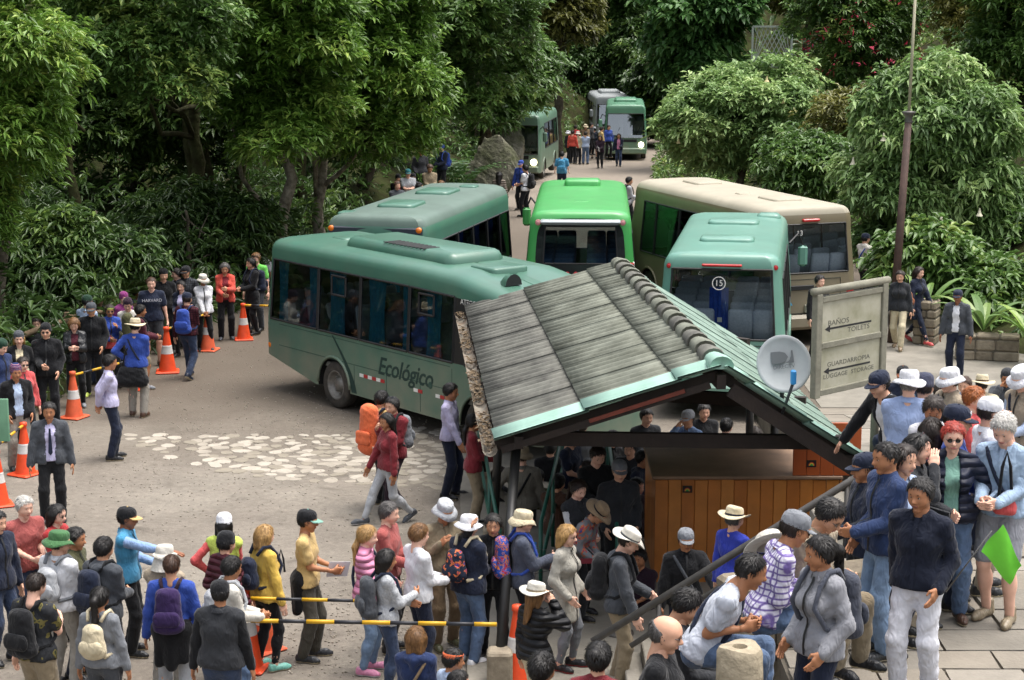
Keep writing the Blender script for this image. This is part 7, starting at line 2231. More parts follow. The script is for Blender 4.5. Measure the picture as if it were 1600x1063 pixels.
P(155, 919, 1.64, 168, 'person in grey sweater with long black ponytail and cream backpack', ('sweater', 'grey'), ('slim', 'dgrey'), ('tail', 'k'), None, ('down', 'down'), f=True, group=GN, pack=('small', 'cream', 'cream', 'cream leather backpack on the grey sweater'), skin=2)
P(257, 850, 1.68, 160, 'person in beige vest and cream neck-flap hat', ('vest', 'beige'), ('pants', 'tgrey'), ('short', 'd'), ('flap', 'offwhite'), ('hold', 'hold'), inner='white', group=GN)
P(267, 868, 1.72, 178, 'person in blue sweater with purple backpack, black jacket tied at the waist', ('sweater', 'blue'), ('pants', 'lgrey'), ('crop', 'b'), None, 'down', group=GN, pack=('day', 'purple', 'plum', 'deep purple backpack on the blue sweater'), waist='black')
P(343, 905, 1.76, 172, 'broad person in charcoal vest and black cap, seen from behind', ('vest', 'charcoal'), ('pants', 'ddenim'), ('short', 'k'), ('cap', 'black'), ('down', 'down'), inner='black', group=GN, fat=.12, hy=18, skin=2)
P(361, 871, 1.70, 110, 'dark-haired person in white shirt behind the charcoal vest', ('shirt', 'offwhite'), ('pants', 'denim'), ('short', 'k'), None, 'hold', group=GN, skin=2, hy=25, pack=('small', 'lgrey', 'lgrey', 'pale grey backpack on the white shirt behind the vest'))
P(353, 830, 1.68, 140, 'person in maroon puffer jacket and black knit cap', ('puffer', 'maroon'), ('pants', 'ddenim'), ('short', 'k'), ('beanie', 'black'), 'pocket', f=True, group=GN)
P(350, 801, 1.66, 175, 'person in lime vest with coral sleeves and white cap', ('vest', 'lemon'), ('slim', 'charcoal'), ('long', 'k'), ('beanie', 'white'), ('hip', 'hold'), inner='coral', f=True, group=GN)
P(413, 822, 1.66, 130, 'blond person in yellow jacket, black leggings and teal shoes', ('jacket', 'yellow'), ('leg', 'black'), ('bob', 'bl'), None, ('down', 'down'), f=True, group=GN, skin=4, shoe='aqua', pack=('small', 'navy', 'navy', 'navy backpack on the yellow jacket'))
bag_thing('small yellow-green bag at the hip of the yellow jacket', 440, 910, 24.0, (.1, .05, .12), 'mustard', 'black')
P(480, 795, 1.74, 85, 'person in yellow polo and black cap with teal visor holding papers', ('tee', 'mustard'), ('pants', '4a463c'), ('short', 'k'), ('cap', 'black', 'mint'), ('hold', 'hold'), group=GN, skin=2, shoe='charcoal', waist='black', extra=[in_hand(1, mk_paper('white', .09, .13), 'paper_sheet', 'white sheet held by the yellow polo person', 'paper')])
P(573, 823, 1.68, 85, 'person in pink puffer jacket with long blond ponytail', ('puffer', 'pink'), ('slim', 'ldenim'), ('lowtail', 'bl'), None, ('hold', 'hold'), f=True, group=GN, skin=4, shoe='pink', sole='white', strap=('navy', -1), glasses=None, fat=.05)
P(607, 786, 1.76, 75, 'grey-haired person in brick-red T-shirt', ('sweater', 'salmon'), ('pants', 'black'), ('short', 'dg'), None, 'hold', group=GN, skin=4)
P(603, 860, 1.62, 110, 'black-haired person in grey knit sweater with slate backpack', ('sweater', 'lgrey', 'knit'), ('slim', 'ddenim'), ('bob', 'k'), None, ('hold', 'phone'), f=True, group=GN, pack=('day', 'dgrey', 'navy', 'slate blue backpack on the grey knit sweater'), skin=2)
P(654, 820, 1.72, 120, 'light-haired person in white jersey with purple side stripe', ('sweater', 'white'), ('pants', 'navy'), ('short', 'lb'), None, ('hold', 'hold'), group=GN, skin=4)
P(697, 782, 1.74, 25, 'person in grey sun hat and tan shirt with khaki trousers', ('shirt', 'khaki'), ('pants', 'tan'), ('short', 'd'), ('bucket', 'lgrey'), ('hold', 'strap'), group=GN, hp=18, skin=2, shoe='olive', inner=None)
P(733, 803, 1.72, 140, 'person in navy jacket, jeans and floppy white hat', ('jacket', 'navy'), ('pants', 'denim'), ('short', 'd'), ('sun', 'white'), ('hold', 'hold'), group=GN, pack=('small', 'navy', 'cream', 'patterned orange and navy backpack under the floppy white hat', 'floral'), fat=.1, shoe='white')
P(771, 805, 1.68, -5, 'dark-haired person in black jacket reaching up beside the post', ('jacket', 'black'), ('slim', 'black'), ('lowtail', 'k'), None, ('pocket', 'wave'), f=True, group=GN, skin=1)
P(650, 981, 1.58, 170, 'blond child in blue and white hooded jacket near the bottom edge', ('hood', 'dblue'), ('slim', 'ddenim'), ('bob', 'lb'), None, 'hold', f=True, group=GN, skin=4, strap=('tan', 1))
P(708, 1016, 1.50, 120, 'black-haired child with orange glasses frame at the bottom edge', ('jacket', 'lblue'), ('pants', 'navy'), ('short', 'k'), ('headband', 'orange'), 'hold', group=GN, skin=2, hy=-20)
P(716, 1050, 1.46, 90, 'dark-haired head just above the bottom edge beside the orange-glasses child', ('jacket', 'navy'), ('pants', 'navy'), ('short', 'k'), None, 'hold', group=GN)

GS = 'people waiting under the shelter'
P(816, 696, 1.82, 175, 'tall person in grey-khaki shirt and brown hat, back turned under the shelter', ('shirt', '6e6a5e'), ('pants', 'black'), ('short', 'd'), ('bucket', 'khaki'), ('hip', 'down'), z=.05, group=GS, y=26.0, fat=.1, strap=('black', 1))
P(818, 796, 1.70, 95, 'person in slate jacket and cream sun hat holding a bottle', ('jacket', '464c5c'), ('pants', 'black'), ('short', 'lb'), ('bucket', 'cream'), ('hold', 'phone'), z=.05, group=GS, pack=('day', 'blue', 'blue', 'colourfully patterned backpack beside the black post', 'print'), skin=4)
P(886, 822, 1.64, 65, 'blond person in beige coat and grey leggings with black and red trainers', ('coat', '9c988c'), ('leg', 'grey'), ('bob', 'bl'), None, ('pocket', 'pocket'), f=True, z=.05, group=GS, skin=4, shoe='black', sole='red', glasses='on')
P(990, 827, 1.78, 80, 'person in grey hooded jacket, white panama hat and khaki trousers', ('hood', 'dgrey'), ('pants', 'khaki'), ('short', 'd'), ('panama', 'offwhite', 'dgrey'), ('hold', 'fwd'), z=.05, group=GS, hp=22, skin=4, pack=('day', 'black', 'black', 'black backpack with blue bottle on the grey hooded jacket'), lean=6)
P(838, 909, 1.60, 130, 'long-haired person in black puffer jacket and white panama hat', ('puffer', 'black'), ('pants', 'cream'), ('long', 'lb'), ('panama', 'offwhite', 'khaki'), ('down', 'face'), f=True, z=.05, group=GS)
P(1072, 825, 1.66, 5, 'person in black jacket and grey cap with sunglasses beside the kiosk', ('jacket', 'black'), ('pants', 'navy'), ('short', 'k'), ('cap', 'grey'), ('rail', 'down'), z=.05, group=GS, glasses='on', strap=('dgrey', 1), skin=2)
P(1148, 791, 1.64, 130, 'person in royal blue sweater and panama hat climbing the stairs', ('sweater', 'royal'), ('slim', 'white'), ('bob', 'dg'), ('panama', 'cream', 'navy'), ('down', 'rail'), f=True, z='stairs', y=19.2, group=GS)
P(905, 752, 1.66, 35, 'person in white blouse and dark waistcoat in the shade of the shelter', ('vest', 'charcoal'), ('slim', 'black'), ('tail', 'd'), None, ('hold', 'hold'), f=True, inner='white', z=.05, group=GS, hp=15)
P(945, 790, 1.60, 60, 'person bending forward in a straw hat under the shelter', ('shirt', 'grey', 'floral'), ('pants', 'charcoal'), ('short', 'd'), ('straw', 'tan', 'black'), ('hold', 'hold'), z=.05, group=GS, lean=28, hp=30)
P(897, 672, 1.76, 60, 'person in navy T-shirt and khaki shorts reading under the shelter', ('tee', 'navy'), ('shorts', 'khaki'), ('short', 'd'), None, ('hold', 'hold'), z=.05, group=GS, y=27.2, hp=15, extra=[in_hand(1, mk_paper('white', .06, .09), 'ticket', 'white ticket in the hands of the navy T-shirt person', 'paper')])
P(935, 700, 1.74, 20, 'person in black top with dark hair deep in the shelter', ('sweater', 'black'), ('pants', 'charcoal'), ('short', 'd'), None, ('phone', 'hold'), z=.05, group=GS, hp=20)
P(968, 718, 1.76, 10, 'person in dark jacket and grey cap deep in the shelter', ('jacket', 'charcoal'), ('pants', 'black'), ('short', 'd'), ('cap', 'grey'), 'pocket', z=.05, group=GS)
P(995, 748, 1.70, 40, 'person in plum jacket against the end of the kiosk', ('jacket', 'plum'), ('pants', 'black'), ('short', 'k'), None, 'down', z=.05, group=GS, f=True, y=25.5)
P(1075, 640, 1.72, -40, 'person in blue shirt and pale cap behind the kiosk', ('shirt', 'sky'), ('pants', 'navy'), ('short', 'd'), ('cap', 'lgrey'), ('hold', 'face'), z=.05, group=GS, y=27.6)
P(1010, 640, 1.74, 20, 'person in dark sweater behind the kiosk counter', ('sweater', 'charcoal'), ('pants', 'black'), ('short', 'k'), None, 'hold', z=.05, group=GS, y=28.4)
P(1135, 655, 1.70, 150, 'person in slate jacket with back turned behind the kiosk', ('jacket', 'dgrey'), ('pants', 'navy'), ('short', 'k'), None, 'hold', z=.05, group=GS, y=27.9)
P(860, 690, 1.72, 170, 'person in black jacket among the barriers with back turned', ('jacket', 'black'), ('pants', 'black'), ('short', 'k'), None, 'hold', z=.05, group=GS, y=28.6)
P(1000, 860, 1.55, -30, 'bare-armed person in dark T-shirt by the kiosk corner', ('tee', 'plum'), ('pants', 'ddenim'), ('short', 'k'), None, ('hold', 'hold'), z=.05, group=GS, y=22.4, skin=2)

for (u, v, y_, a, lab, tp, hr, ht) in [
    (872, 742, 25.6, 150, 'person in dark brown jacket squeezed between the barriers', ('jacket', 'brown'), ('short', 'k'), None),
    (920, 720, 27.0, 30, 'person in black hooded jacket behind the white blouse', ('hood', 'black'), ('short', 'd'), None),
    (958, 672, 28.8, 10, 'person in black jacket at the back of the shelter crowd', ('jacket', 'black'), ('short', 'k'), ('cap', 'black')),
    (985, 690, 27.4, -20, 'person in charcoal sweater left of the kiosk corner', ('sweater', 'charcoal'), ('lowtail', 'k'), None),
    (840, 735, 27.0, 160, 'person in olive jacket behind the barrier rails', ('jacket', 'olive'), ('short', 'd'), None),
    (1005, 705, 26.2, 60, 'person in navy hooded jacket beside the kiosk end', ('hood', 'navy'), ('short', 'k'), None),
    (780, 730, 27.5, 120, 'person in black coat at the left side of the shelter', ('coat', 'black'), ('bob', 'd'), None),
    (910, 655, 29.8, 170, 'person in dark grey jacket at the far opening of the shelter', ('jacket', 'dgrey'), ('short', 'd'), None),
    (1100, 632, 29.0, 10, 'person in black sweater at the far side of the kiosk', ('sweater', 'black'), ('short', 'k'), None),
    (1180, 668, 28.2, 200, 'person in dark jacket by the far right post of the shelter', ('jacket', 'charcoal'), ('short', 'd'), None)]:
    P(u, v, 1.72, a, lab, tp, ('pants', 'black'), hr, ht, 'hold', z=.05, y=y_, group=GS)

GT = 'people on the terrace and stairs'
N_ = .018
P(846, 1022, 1.70, 150, 'black-haired head just showing at the bottom edge under the panama-hat person', ('jacket', 'black'), ('pants', 'black'), ('short', 'k'), None, 'down', z=.05, group=GT, res=N_, y=13.0, skin=2)
P(935, 1006, 1.62, 165, 'person with black hair in a glossy bun at the bottom edge', ('jacket', 'dred'), ('pants', 'black'), ('bun', 'k'), None, 'down', f=True, group=GT, res=N_, y=12.4, z=TZ)
P(1044, 964, 1.74, 75, 'bald person with glasses in a black sweater at the bottom edge', ('sweater', 'black'), ('pants', 'charcoal'), ('fringe', 'dg'), None, 'hold', group=GT, res=N_, y=12.0, fat=.15, hp=12, glasses='on', skin=0, z=TZ)
P(1082, 924, 1.70, 85, 'curly dark-haired person in charcoal shirt beside the bald person', ('shirt', 'charcoal'), ('pants', 'black'), ('short', 'k'), None, ('hold', 'hold'), group=GT, res=N_, y=13.2, hp=25, skin=1, z=TZ)
P(1178, 867, 1.72, 75, 'person in pale grey polo leaning forward with a navy strap across the back', ('tee', 'b4bac6'), ('pants', 'denim'), ('crop', 'k'), None, ('lap', 'lap'), 'sit', 30, 12, 5, group=GT, res=N_, z=TZ + .12, skin=2, strap=('navy', -1))
P(1250, 797, 1.74, 95, 'person in lilac plaid shirt and grey cap sitting over a phone', ('shirt', 'd2cede', 'plaid'), ('pants', 'denim'), ('short', 'd'), ('cap', 'grey'), ('lap', 'lap'), 'sit', 18, 10, 12, group=GT, res=N_, z=TZ + .15, glasses='on', skin=2)
P(1307, 786, 1.74, 50, 'person with glasses in beige shirt sitting on the stair wall', ('shirt', 'beige'), ('pants', 'khaki'), ('short', 'k'), None, ('lap', 'lap'), 'sit', 14, 0, 28, group=GT, res=N_, z=TZ + .15, glasses='on', skin=1)
sh2 = empty('sun_hat', tuple(at_y(1203, 868, 13.9))); tag(sh2, 'cream sun hat with navy band hanging behind the lilac plaid shirt', 'hat')
link('hat', hat_mesh('straw'), [cloth('offwhite'), cloth('navy')], sh2, 'OBJECT'); sh2.rotation_euler = (R(-40), R(20), R(30)); sh2.scale = (1.1,) * 3
P(1283, 840, 1.60, -60, 'person in pale grey fleece with black ponytail and earrings', ('jacket', '85868c'), ('slim', 'navy'), ('tail', 'k'), None, 'pocket', f=True, group=GT, res=N_, z=TZ, skin=2, pack=('day', '3c404c', '4a4e5a', 'slate backpack on the pale grey fleece'), inner=None, hy=-15)
P(1440, 749, 1.68, -32, 'person in navy shirt and white trousers with a hand in the pocket', ('shirt', '161c2c'), ('pants', 'd4d4da'), ('short', 'k'), None, ('pocket', 'back'), group=GT, res=N_, z=TZ, skin=2, fat=.08, hy=-8)
P(1386, 692, 1.72, -70, 'person in blue zip jacket and jeans facing left by the handrail', ('jacket', '24375e'), ('pants', 'ldenim'), ('crop', 'k'), None, ('hold', 'pocket'), group=GT, res=N_, z=TZ, skin=2, fat=.06)
P(1352, 706, 1.70, -80, 'person in navy jacket and navy visor cap behind the blue zip jacket', ('jacket', 'navy'), ('pants', 'black'), ('short', 'k'), ('cap', 'navy'), ('hold', 'hold'), group=GT, res=N_, z=TZ, y=15.6, skin=2)
P(1490, 662, 1.68, -8, 'red-haired person in navy padded jacket over a mint top, hands on hips', ('puffer', '1e2438'), ('pants', 'denim'), ('short', 'r'), None, ('hip', 'hip'), f=True, group=GT, res=N_, z=TZ, glasses='on', inner='mint', skin=4, shoe='brown', boot=True)
P(1567, 651, 1.76, -35, 'white-haired person in pale blue shirt, grey shorts and hiking boots', ('shirt', '8fa8c2'), ('shorts', '8a8c94'), ('short', 'w'), None, ('hold', 'hold'), group=GT, res=N_, z=TZ, hp=28, skin=4, shoe='khaki', sole='tan', boot=True, strap=('navy', 1), legs='stand')
bag_thing('small red woven bag in front of the pale blue shirt', 1570, 790, 15.0, (.11, .045, .12), 'coral', 'black')
GRP = 'group gathered on the ramp behind the terrace'
P(1372, 585, 1.74, -60, 'person in black jacket stretching an arm to the left behind the sign', ('jacket', 'black'), ('pants', 'navy'), ('short', 'k'), ('cap', 'navy'), ('reach', 'reach'), lean=22, z='ramp', group=GRP, inner='white')
P(1421, 583, 1.74, 165, 'person in pale blue shirt and wide white hat with back turned', ('shirt', '8ea3cc'), ('pants', 'navy'), ('short', 'g'), ('sun', 'white'), 'hold', z='ramp', group=GRP, fat=.12)
P(1411, 571, 1.72, -20, 'person in black cap behind the wide white hat', ('jacket', 'navy'), ('pants', 'black'), ('short', 'k'), ('cap', 'black', 'rust'), 'hold', z='ramp', group=GRP, y=27.5)
P(1445, 589, 1.68, 150, 'person in navy hood with turquoise straps', ('hood', 'navy'), ('pants', 'black'), ('short', 'd'), ('beanie', '3a3e52'), 'hold', z='ramp', group=GRP, pack=('small', 'turq', 'turq', 'turquoise backpack between the white hats'))
P(1484, 580, 1.66, -70, 'person in beige vest and floppy white hat facing left', ('vest', 'beige'), ('pants', 'khaki'), ('short', 'd'), ('bucket', 'white'), 'hold', z='ramp', inner='white', group=GRP, strap=('navy', 1))
P(1459, 624, 1.64, -10, 'dark-haired person in white top looking down', ('shirt', 'white'), ('slim', 'navy'), ('lowtail', 'd'), None, 'hold', f=True, z='ramp', hp=22, group=GRP, skin=2)
P(1522, 612, 1.60, 60, 'ginger curly-haired person in the middle of the group', ('shirt', 'coral'), ('slim', 'navy'), ('short', 'o'), None, 'hold', f=True, z='ramp', group=GRP, skin=4)
P(1497, 631, 1.74, 70, 'person in navy cap with white emblem and blue jacket', ('jacket', 'blue'), ('pants', 'navy'), ('short', 'd'), ('cap', 'navy'), 'hold', z='ramp', group=GRP, extra=[lambda r_, t, W_: text('cap_emblem', 'NY', .05, cloth('white'), r_, t['head'] @ basis((-1, 0, 0), (0, -.25, 1), (0, .1, .085)), extrude=.002)])
P(1549, 619, 1.72, 95, 'person in white shirt and white visor cap facing right', ('shirt', 'white'), ('pants', 'beige'), ('short', 'd'), ('cap', 'white'), ('face', 'hold'), z='ramp', group=GRP)
P(1593, 579, 1.70, -60, 'person in cream vest and white hat at the right edge', ('vest', 'beige'), ('pants', 'khaki'), ('short', 'g'), ('sun', 'white'), 'hold', z='ramp', inner='lblue', group=GRP, hp=20, strap=('navy', 1))
P(1574, 576, 1.70, -20, 'person in dark knit cap and slate jacket beside the right-edge white hat', ('jacket', 'dgrey'), ('pants', 'black'), ('short', 'd'), ('beanie', 'charcoal'), ('hold', 'face'), z='ramp', group=GRP, skin=2, y=27.0)
P(1434, 680, 1.64, 60, 'long black-haired person with sunglasses pushed up, behind the red-haired person', ('shirt', 'charcoal'), ('slim', 'black'), ('long', 'k'), None, ('hold', 'face'), f=True, z='ramp', group=GRP, glasses='up', res=N_)
P(1456, 655, 1.62, 160, 'brown-haired person in pink top with back turned', ('shirt', 'pink'), ('slim', 'denim'), ('bob', 'd'), None, 'hold', f=True, z='ramp', group=GRP)
P(1412, 697, 1.66, 40, 'brown-haired person half hidden behind the blue zip jacket', ('shirt', 'lblue'), ('slim', 'navy'), ('long', 'd'), None, 'hold', f=True, z='ramp', group=GRP)
P(1466, 690, 1.6, -30, 'seated person in denim shirt behind the red-haired person', ('shirt', 'denim'), ('pants', 'ldenim'), ('short', 'b'), None, 'hold', z='ramp', group=GRP, y=18.5)
P(1530, 660, 1.7, -40, 'person in pale blue sleeve between the red and white haired people', ('shirt', 'lblue'), ('pants', 'beige'), ('short', 'lb'), None, ('face', 'hold'), z='ramp', group=GRP, y=18.8)

for (u, v, y_, a, lab, tp, hr, ht) in [
    (1395, 640, 21.5, 30, 'person in navy top and grey cap between the sign post and the pale blue shirt', ('sweater', 'navy'), ('short', 'd'), ('cap', 'grey')),
    (1470, 600, 24.5, 10, 'person in white shirt behind the beige vest', ('shirt', 'white'), ('short', 'd'), None),
    (1508, 590, 26.0, -30, 'person in sky blue jacket at the back of the ramp group', ('jacket', 'sky'), ('short', 'b'), None),
    (1535, 585, 26.5, 160, 'person in cream jacket and straw hat at the back of the ramp group', ('jacket', 'cream'), ('short', 'd'), ('straw', 'cream', 'brown')),
    (1560, 645, 20.5, -20, 'person in lilac shirt behind the white-haired person', ('shirt', 'lav'), ('short', 'k'), None),
    (1585, 630, 21.5, -60, 'person in grey jacket and white sun hat near the right edge', ('jacket', 'grey'), ('short', 'g'), ('bucket', 'white')),
    (1440, 640, 21.0, 120, 'person in black sweater between the pale blue shirt and the pink top', ('sweater', 'black'), ('short', 'k'), None),
    (1520, 640, 20.0, 20, 'person in coral top just behind the red-haired person', ('shirt', 'salmon'), ('bob', 'b'), None)]:
    P(u, v, 1.7, a, lab, tp, ('pants', 'navy'), hr, ht, 'hold', z='ramp', y=y_, group=GRP)
for (u, v, y_, a, lab, tp, hr, ht) in [
    (56, 497, 38.0, 20, 'person in charcoal jacket behind the bearded person', ('jacket', 'charcoal'), ('short', 'd'), None),
    (90, 492, 39.0, 0, 'person in navy knit cap behind the black coat', ('jacket', 'navy'), ('short', 'd'), ('beanie', 'navy')),
    (155, 462, 40.6, 10, 'person in dark grey hooded jacket behind the blue jacket', ('hood', 'dgrey'), ('short', 'k'), None),
    (180, 458, 41.4, -10, 'person in black jacket at the back of the queue beside the magenta hood', ('jacket', 'black'), ('short', 'd'), None),
    (245, 440, 43.5, 30, 'person in dark olive jacket behind the printed T-shirt', ('jacket', 'olive'), ('short', 'd'), None),
    (268, 432, 44.0, -20, 'person in grey sweater behind the pale collar', ('sweater', 'dgrey'), ('lowtail', 'd'), None),
    (328, 415, 45.5, 0, 'person in black jacket behind the white sun hat', ('jacket', 'black'), ('short', 'k'), None),
    (380, 398, 47.0, -10, 'person in dark blue jacket between the black jacket and the black coat', ('jacket', 'navy'), ('short', 'd'), None)]:
    P(u, v, 1.7, a, lab, tp, ('pants', 'black'), hr, ht, 'pocket', y=y_, group=GQ)
GF = 'people at the far side of the lot'
P(1497, 452, 1.72, -25, 'guard in dark grey jacket and navy cap standing by the stone wall', ('jacket', 'dgrey'), ('pants', 'navy'), ('short', 'k'), ('cap', 'navy'), ('down', 'down'), z=.02, inner='white', group=GF, skin=3)
P(1353, 364, 1.72, 120, 'person in white jacket and navy cap beside the tan bus', ('jacket', 'offwhite'), ('pants', 'black'), ('short', 'k'), ('cap', 'navy'), ('hold', 'hold'), group=GF, strap=('blue', 1))
P(1436, 418, 1.70, 40, 'person in long navy coat striding under the shrub', ('coat', 'navy'), ('leg', 'navy'), ('long', 'd'), None, ('fwd', 'down'), legs='stride', f=True, group=GF, shoe='coral', z=.02)
P(1407, 424, 1.68, -20, 'person in dark jacket and pale trousers beside the brown pole', ('jacket', 'charcoal'), ('pants', 'cream'), ('short', 'd'), None, 'down', legs='walk', group=GF, f=True, z=.02, shoe='tan')
bag_thing('rust brown shoulder bag beside the brown pole', 1411, 466, 40.2, (.3, .1, .24), 'rust', 'black')
P(1281, 431, 1.70, 30, 'dark-haired head between the tan bus and the sign', ('jacket', 'black'), ('pants', 'black'), ('short', 'k'), None, 'down', group=GF, y=38.4)
P(983, 277, 1.72, 100, 'person in pale shirt beside the bright green bus', ('shirt', 'lgrey'), ('pants', 'black'), ('short', 'k'), None, ('hold', 'hold'), group=GF, pack=('day', 'black', 'black', 'black backpack beside the bright green bus'))
P(821, 258, 1.76, -120, 'person in white T-shirt with black backpack near the bright green bus', ('tee', 'white'), ('pants', 'black'), ('short', 'k'), None, 'hold', group=GF, pack=('day', 'black', 'black', 'black backpack on the white T-shirt near the green bus'))
P(814, 250, 1.74, -30, 'person in bright blue jacket behind the white T-shirt', ('jacket', 'blue'), ('pants', 'black'), ('short', 'k'), ('cap', 'blue'), 'down', group=GF)
P(780, 269, 1.66, 170, 'person in taupe padded jacket with dark hair walking away', ('puffer', '6e6256'), ('pants', 'charcoal'), ('long', 'k'), None, 'down', legs='walk', f=True, group=GF)
GK = 'people resting on the bank under the leaning tree'
for (u, v, a, lab, tp, hr, ht, ps, kw) in [
    (637, 224, 10, 'person in pale T-shirt and teal cap with folded arms on the bank', ('tee', 'lgrey'), ('short', 'k'), ('cap', 'teal'), 'cross', {}),
    (657, 216, 20, 'person in dark jacket standing tall on the bank', ('jacket', 'charcoal'), ('short', 'd'), None, 'pocket', {}),
    (690, 222, -40, 'person with a blue rucksack on the bank by the fern', ('jacket', 'navy'), ('short', 'd'), ('beanie', 'blue'), 'hold', {'pack': ('day', 'blue', 'blue', 'blue rucksack on the bank by the fern')}),
    (620, 248, 30, 'person in slate jacket beside the leaning trunk', ('jacket', 'dgrey'), ('short', 'b'), None, 'hold', {}),
    (622, 272, 0, 'person in black and red jacket low on the bank', ('jacket', 'black'), ('short', 'k'), ('beanie', 'black'), 'hold', {'inner': 'red', 'y': 58.5}),
    (645, 270, -10, 'person in grey jacket and black cap low on the bank', ('jacket', 'dgrey'), ('short', 'k'), ('cap', 'black'), 'hold', {'y': 58.0}),
    (672, 258, 15, 'person in khaki jacket with head bowed on the bank', ('jacket', 'khaki'), ('short', 'b'), None, 'hold', {'hp': 25, 'y': 59.5}),
    (689, 283, 40, 'grey-haired person low at the edge of the bank', ('shirt', 'beige'), ('short', 'lb'), None, 'hold', {'y': 56.5}),
    (712, 288, 170, 'person in bright blue cap just above the bus roof', ('jacket', 'dgrey'), ('short', 'k'), ('beanie', 'blue'), 'hold', {'y': 55.5}),
    (655, 286, 100, 'dark-haired head between the caps above the bus roof', ('jacket', 'maroon'), ('short', 'k'), None, 'hold', {'y': 56.0})]:
    k = dict(kw); P(u, v, 1.7, a, lab, tp, ('pants', 'black'), hr, ht, ps, group=GK, res=.04, z='bank', **k)
GX = 'people round the far buses'
for (u, v, a, lab, tp, bt, hr, ht, ps, kw) in [
    (878, 237, 175, 'person in turquoise T-shirt and backpack walking up the road', ('tee', 'turq'), ('pants', 'navy'), ('short', 'k'), None, 'down', {'pack': ('day', 'turq', 'turq', 'turquoise backpack on the road behind the green bus'), 'y': 72.0}),
    (967, 209, -5, 'person in navy suit walking away from the far bus', ('jacket', 'navy'), ('pants', 'ddenim'), ('long', 'd'), None, ('hold', 'down'), {'inner': 'pink', 'legs': 'walk'}),
    (929, 198, 178, 'person in shorts with large dark backpack at the far group', ('shirt', 'dgrey'), ('shorts', 'charcoal'), ('short', 'd'), ('cap', 'lgrey'), 'strap', {'pack': ('day', '2a3242', 'navy', 'large dark backpack in the far group')}),
    (903, 205, 160, 'person in cream jacket and pale hat in the far group', ('jacket', 'cream'), ('pants', 'black'), ('short', 'd'), ('bucket', 'offwhite'), 'down', {}),
    (915, 206, 170, 'person in pale blue shirt and jeans in the far group', ('shirt', 'lblue'), ('pants', 'denim'), ('short', 'd'), None, 'hold', {}),
    (895, 204, 150, 'person in orange top in the far group', ('shirt', 'ored'), ('pants', 'black'), ('short', 'd'), None, 'down', {'y': 97.0}),
    (888, 204, 120, 'person in white hat at the left of the far group', ('jacket', 'black'), ('pants', 'black'), ('short', 'd'), ('bucket', 'white'), 'down', {}),
    (915, 194, 20, 'person in tan hat at the back of the far group', ('jacket', 'tan'), ('pants', 'black'), ('short', 'b'), ('sun', 'cream'), 'hold', {'y': 101.5}),
    (940, 199, 110, 'person in mustard top beside the far green bus', ('jacket', 'mustard'), ('pants', 'black'), ('short', 'd'), None, 'down', {'y': 100.5}),
    (951, 196, 30, 'person in blue jacket at the door of the far green bus', ('jacket', 'blue'), ('pants', 'black'), ('short', 'd'), None, 'down', {'y': 101.0}),
    (924, 193, 60, 'dark-clad person at the back of the far group', ('jacket', 'charcoal'), ('pants', 'black'), ('short', 'k'), None, 'down', {'y': 102.0}),
    (938, 212, -20, 'person holding a white paper in front of the far bus', ('jacket', 'plum'), ('slim', 'black'), ('long', 'd'), None, 'hold', {'y': 96.5, 'extra': [in_hand(1, mk_paper('white', .12, .16), 'paper_sheet', 'white paper held up in the far group', 'paper')]}),
    (899, 196, 200, 'person in red jacket half hidden in the far group', ('jacket', 'red'), ('pants', 'black'), ('short', 'd'), None, 'down', {'y': 101.0})]:
    P(u, v, 1.7, a, lab, tp, bt, hr, ht, ps, group=GX, res=.04, **kw)
# figures seated inside the big bus behind its side windows
for (lx, c, lab) in ((-2.2, 'white', 'seated passenger in white behind the second window of the teal bus'), (-.75, 'lblue', 'seated passenger in pale blue behind the third window of the teal bus')):
    pw = A.root.location + Matrix.Rotation(R(-51.5), 3, 'Z') @ Vector((lx, -.75, 0))
    t = template(False, 'tee', 'pants', 'lap', 'lap', 'sit', 0, 0, 4, 0, .04, 1)
    o = empty('person', (pw.x, pw.y, .82), R(-51.5 - 90)); tag(o, lab, 'person', 'passengers inside the teal bus')
    link('body', t['body'], [SKINS[1], EYE_W, EYE_D, LIPS[1], hairm('k')], o, 'OBJECT'); link('t_shirt', t['top'], cloth(c), o, 'OBJECT'); link('trousers', t['bot'], cloth('navy'), o, 'OBJECT'); link('hair', hair_mesh('short'), hairm('k'), o, 'OBJECT', t['head'])

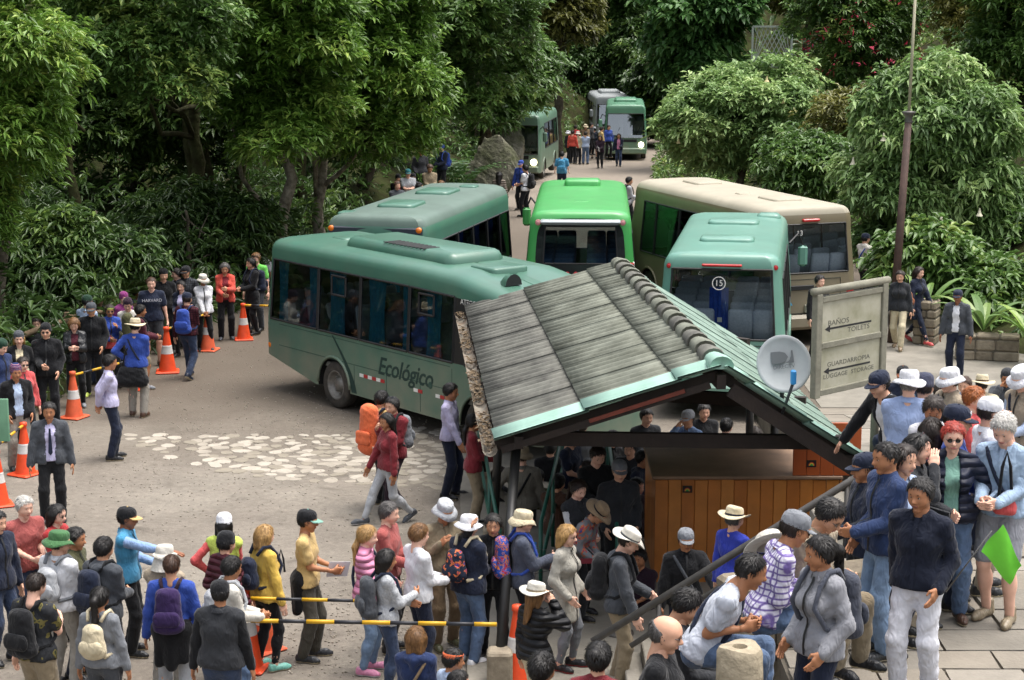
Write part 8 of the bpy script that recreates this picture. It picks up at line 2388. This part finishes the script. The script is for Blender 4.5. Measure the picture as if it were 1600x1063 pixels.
# ------------------------------------------------------------------ last small things
# lime flag on a thin stick carried by the person in white trousers
fs, fe = at_y(1478, 925, 13.45), at_y(1548, 832, 13.2)
fl = empty('guide_flag', tuple(fs)); tag(fl, 'lime green pennant on a thin stick held by the white trousers person', 'flag')
MB().tube([(0, 0, 0), fe - fs + (fe - fs) * .02], .006, 6).build('stick', mat('grey_stick', '6b6a68', .5), fl, True)
q0, q1, q2, q3 = at_y(1533, 862, 13.25), at_y(1566, 818, 13.2), at_y(1597, 884, 13.15), at_y(1577, 912, 13.3)
V, F = [], []
for i in range(9):
    for j in range(9):
        a_, b_ = i / 8, j / 8
        p = (q0.lerp(q1, a_)).lerp(q3.lerp(q2, a_), b_) + Vector((0, .025 * math.sin(a_ * 5 + b_ * 4), .012 * math.sin(b_ * 6)))
        V.append(p - fs)
for i in range(8):
    for j in range(8): a_ = i * 9 + j; F.append((a_, a_ + 1, a_ + 10, a_ + 9))
mb = MB(); mb.add(V, F); mb.build('cloth', mat('lime_flag_cloth', '7fe845', .7, noise=.05), fl, True)
# blurred green flag at the left edge
gf = empty('guide_flag', tuple(at_y(-24, 655, 20))); tag(gf, 'dull green rounded flag poking in at the left edge', 'flag')
mb = MB(); rr_box(mb, (-.12, -.02, -.24), (.26, .02, .22), .015, 3, top=.004); auto_smooth(mb.build('panel', mat('dull_green_cloth', '5c8468', .8, noise=.08), gf), 40)
MB().tube([(-.1, 0, -.24), (-.1, 0, -1.6)], .012, 6).build('stick', RUB, gf, True)
# low bench wall for the seated people
stone_wall('low stone wall the seated people on the terrace rest on', (1.75, 14.35, TZ), (3.3, 14.9, TZ), .55, .4)
for nm_, u, v, y, lab in (('water_bottle', 931, 886, 20.9, 'blue water bottle in the side pocket of the black backpack'), ('water_bottle', 836, 862, 22.3, 'small bottle held by the cream sun hat person')):
    o = empty(nm_, tuple(at_y(u, v, y))); tag(o, lab, 'bottle')
    MB().lathe([(.001, -.11), (.033, -.11), (.033, .04), (.016, .08), (.016, .09)], 14).build('bottle', mat('pale_blue_plastic', '7db4d8', .25, coat=.3), o, True)
    MB().lathe([(.018, .09), (.018, .115), (.001, .118)], 12).build('lid', mat('bottle_cap_blue', '2f78c0', .4), o, True)
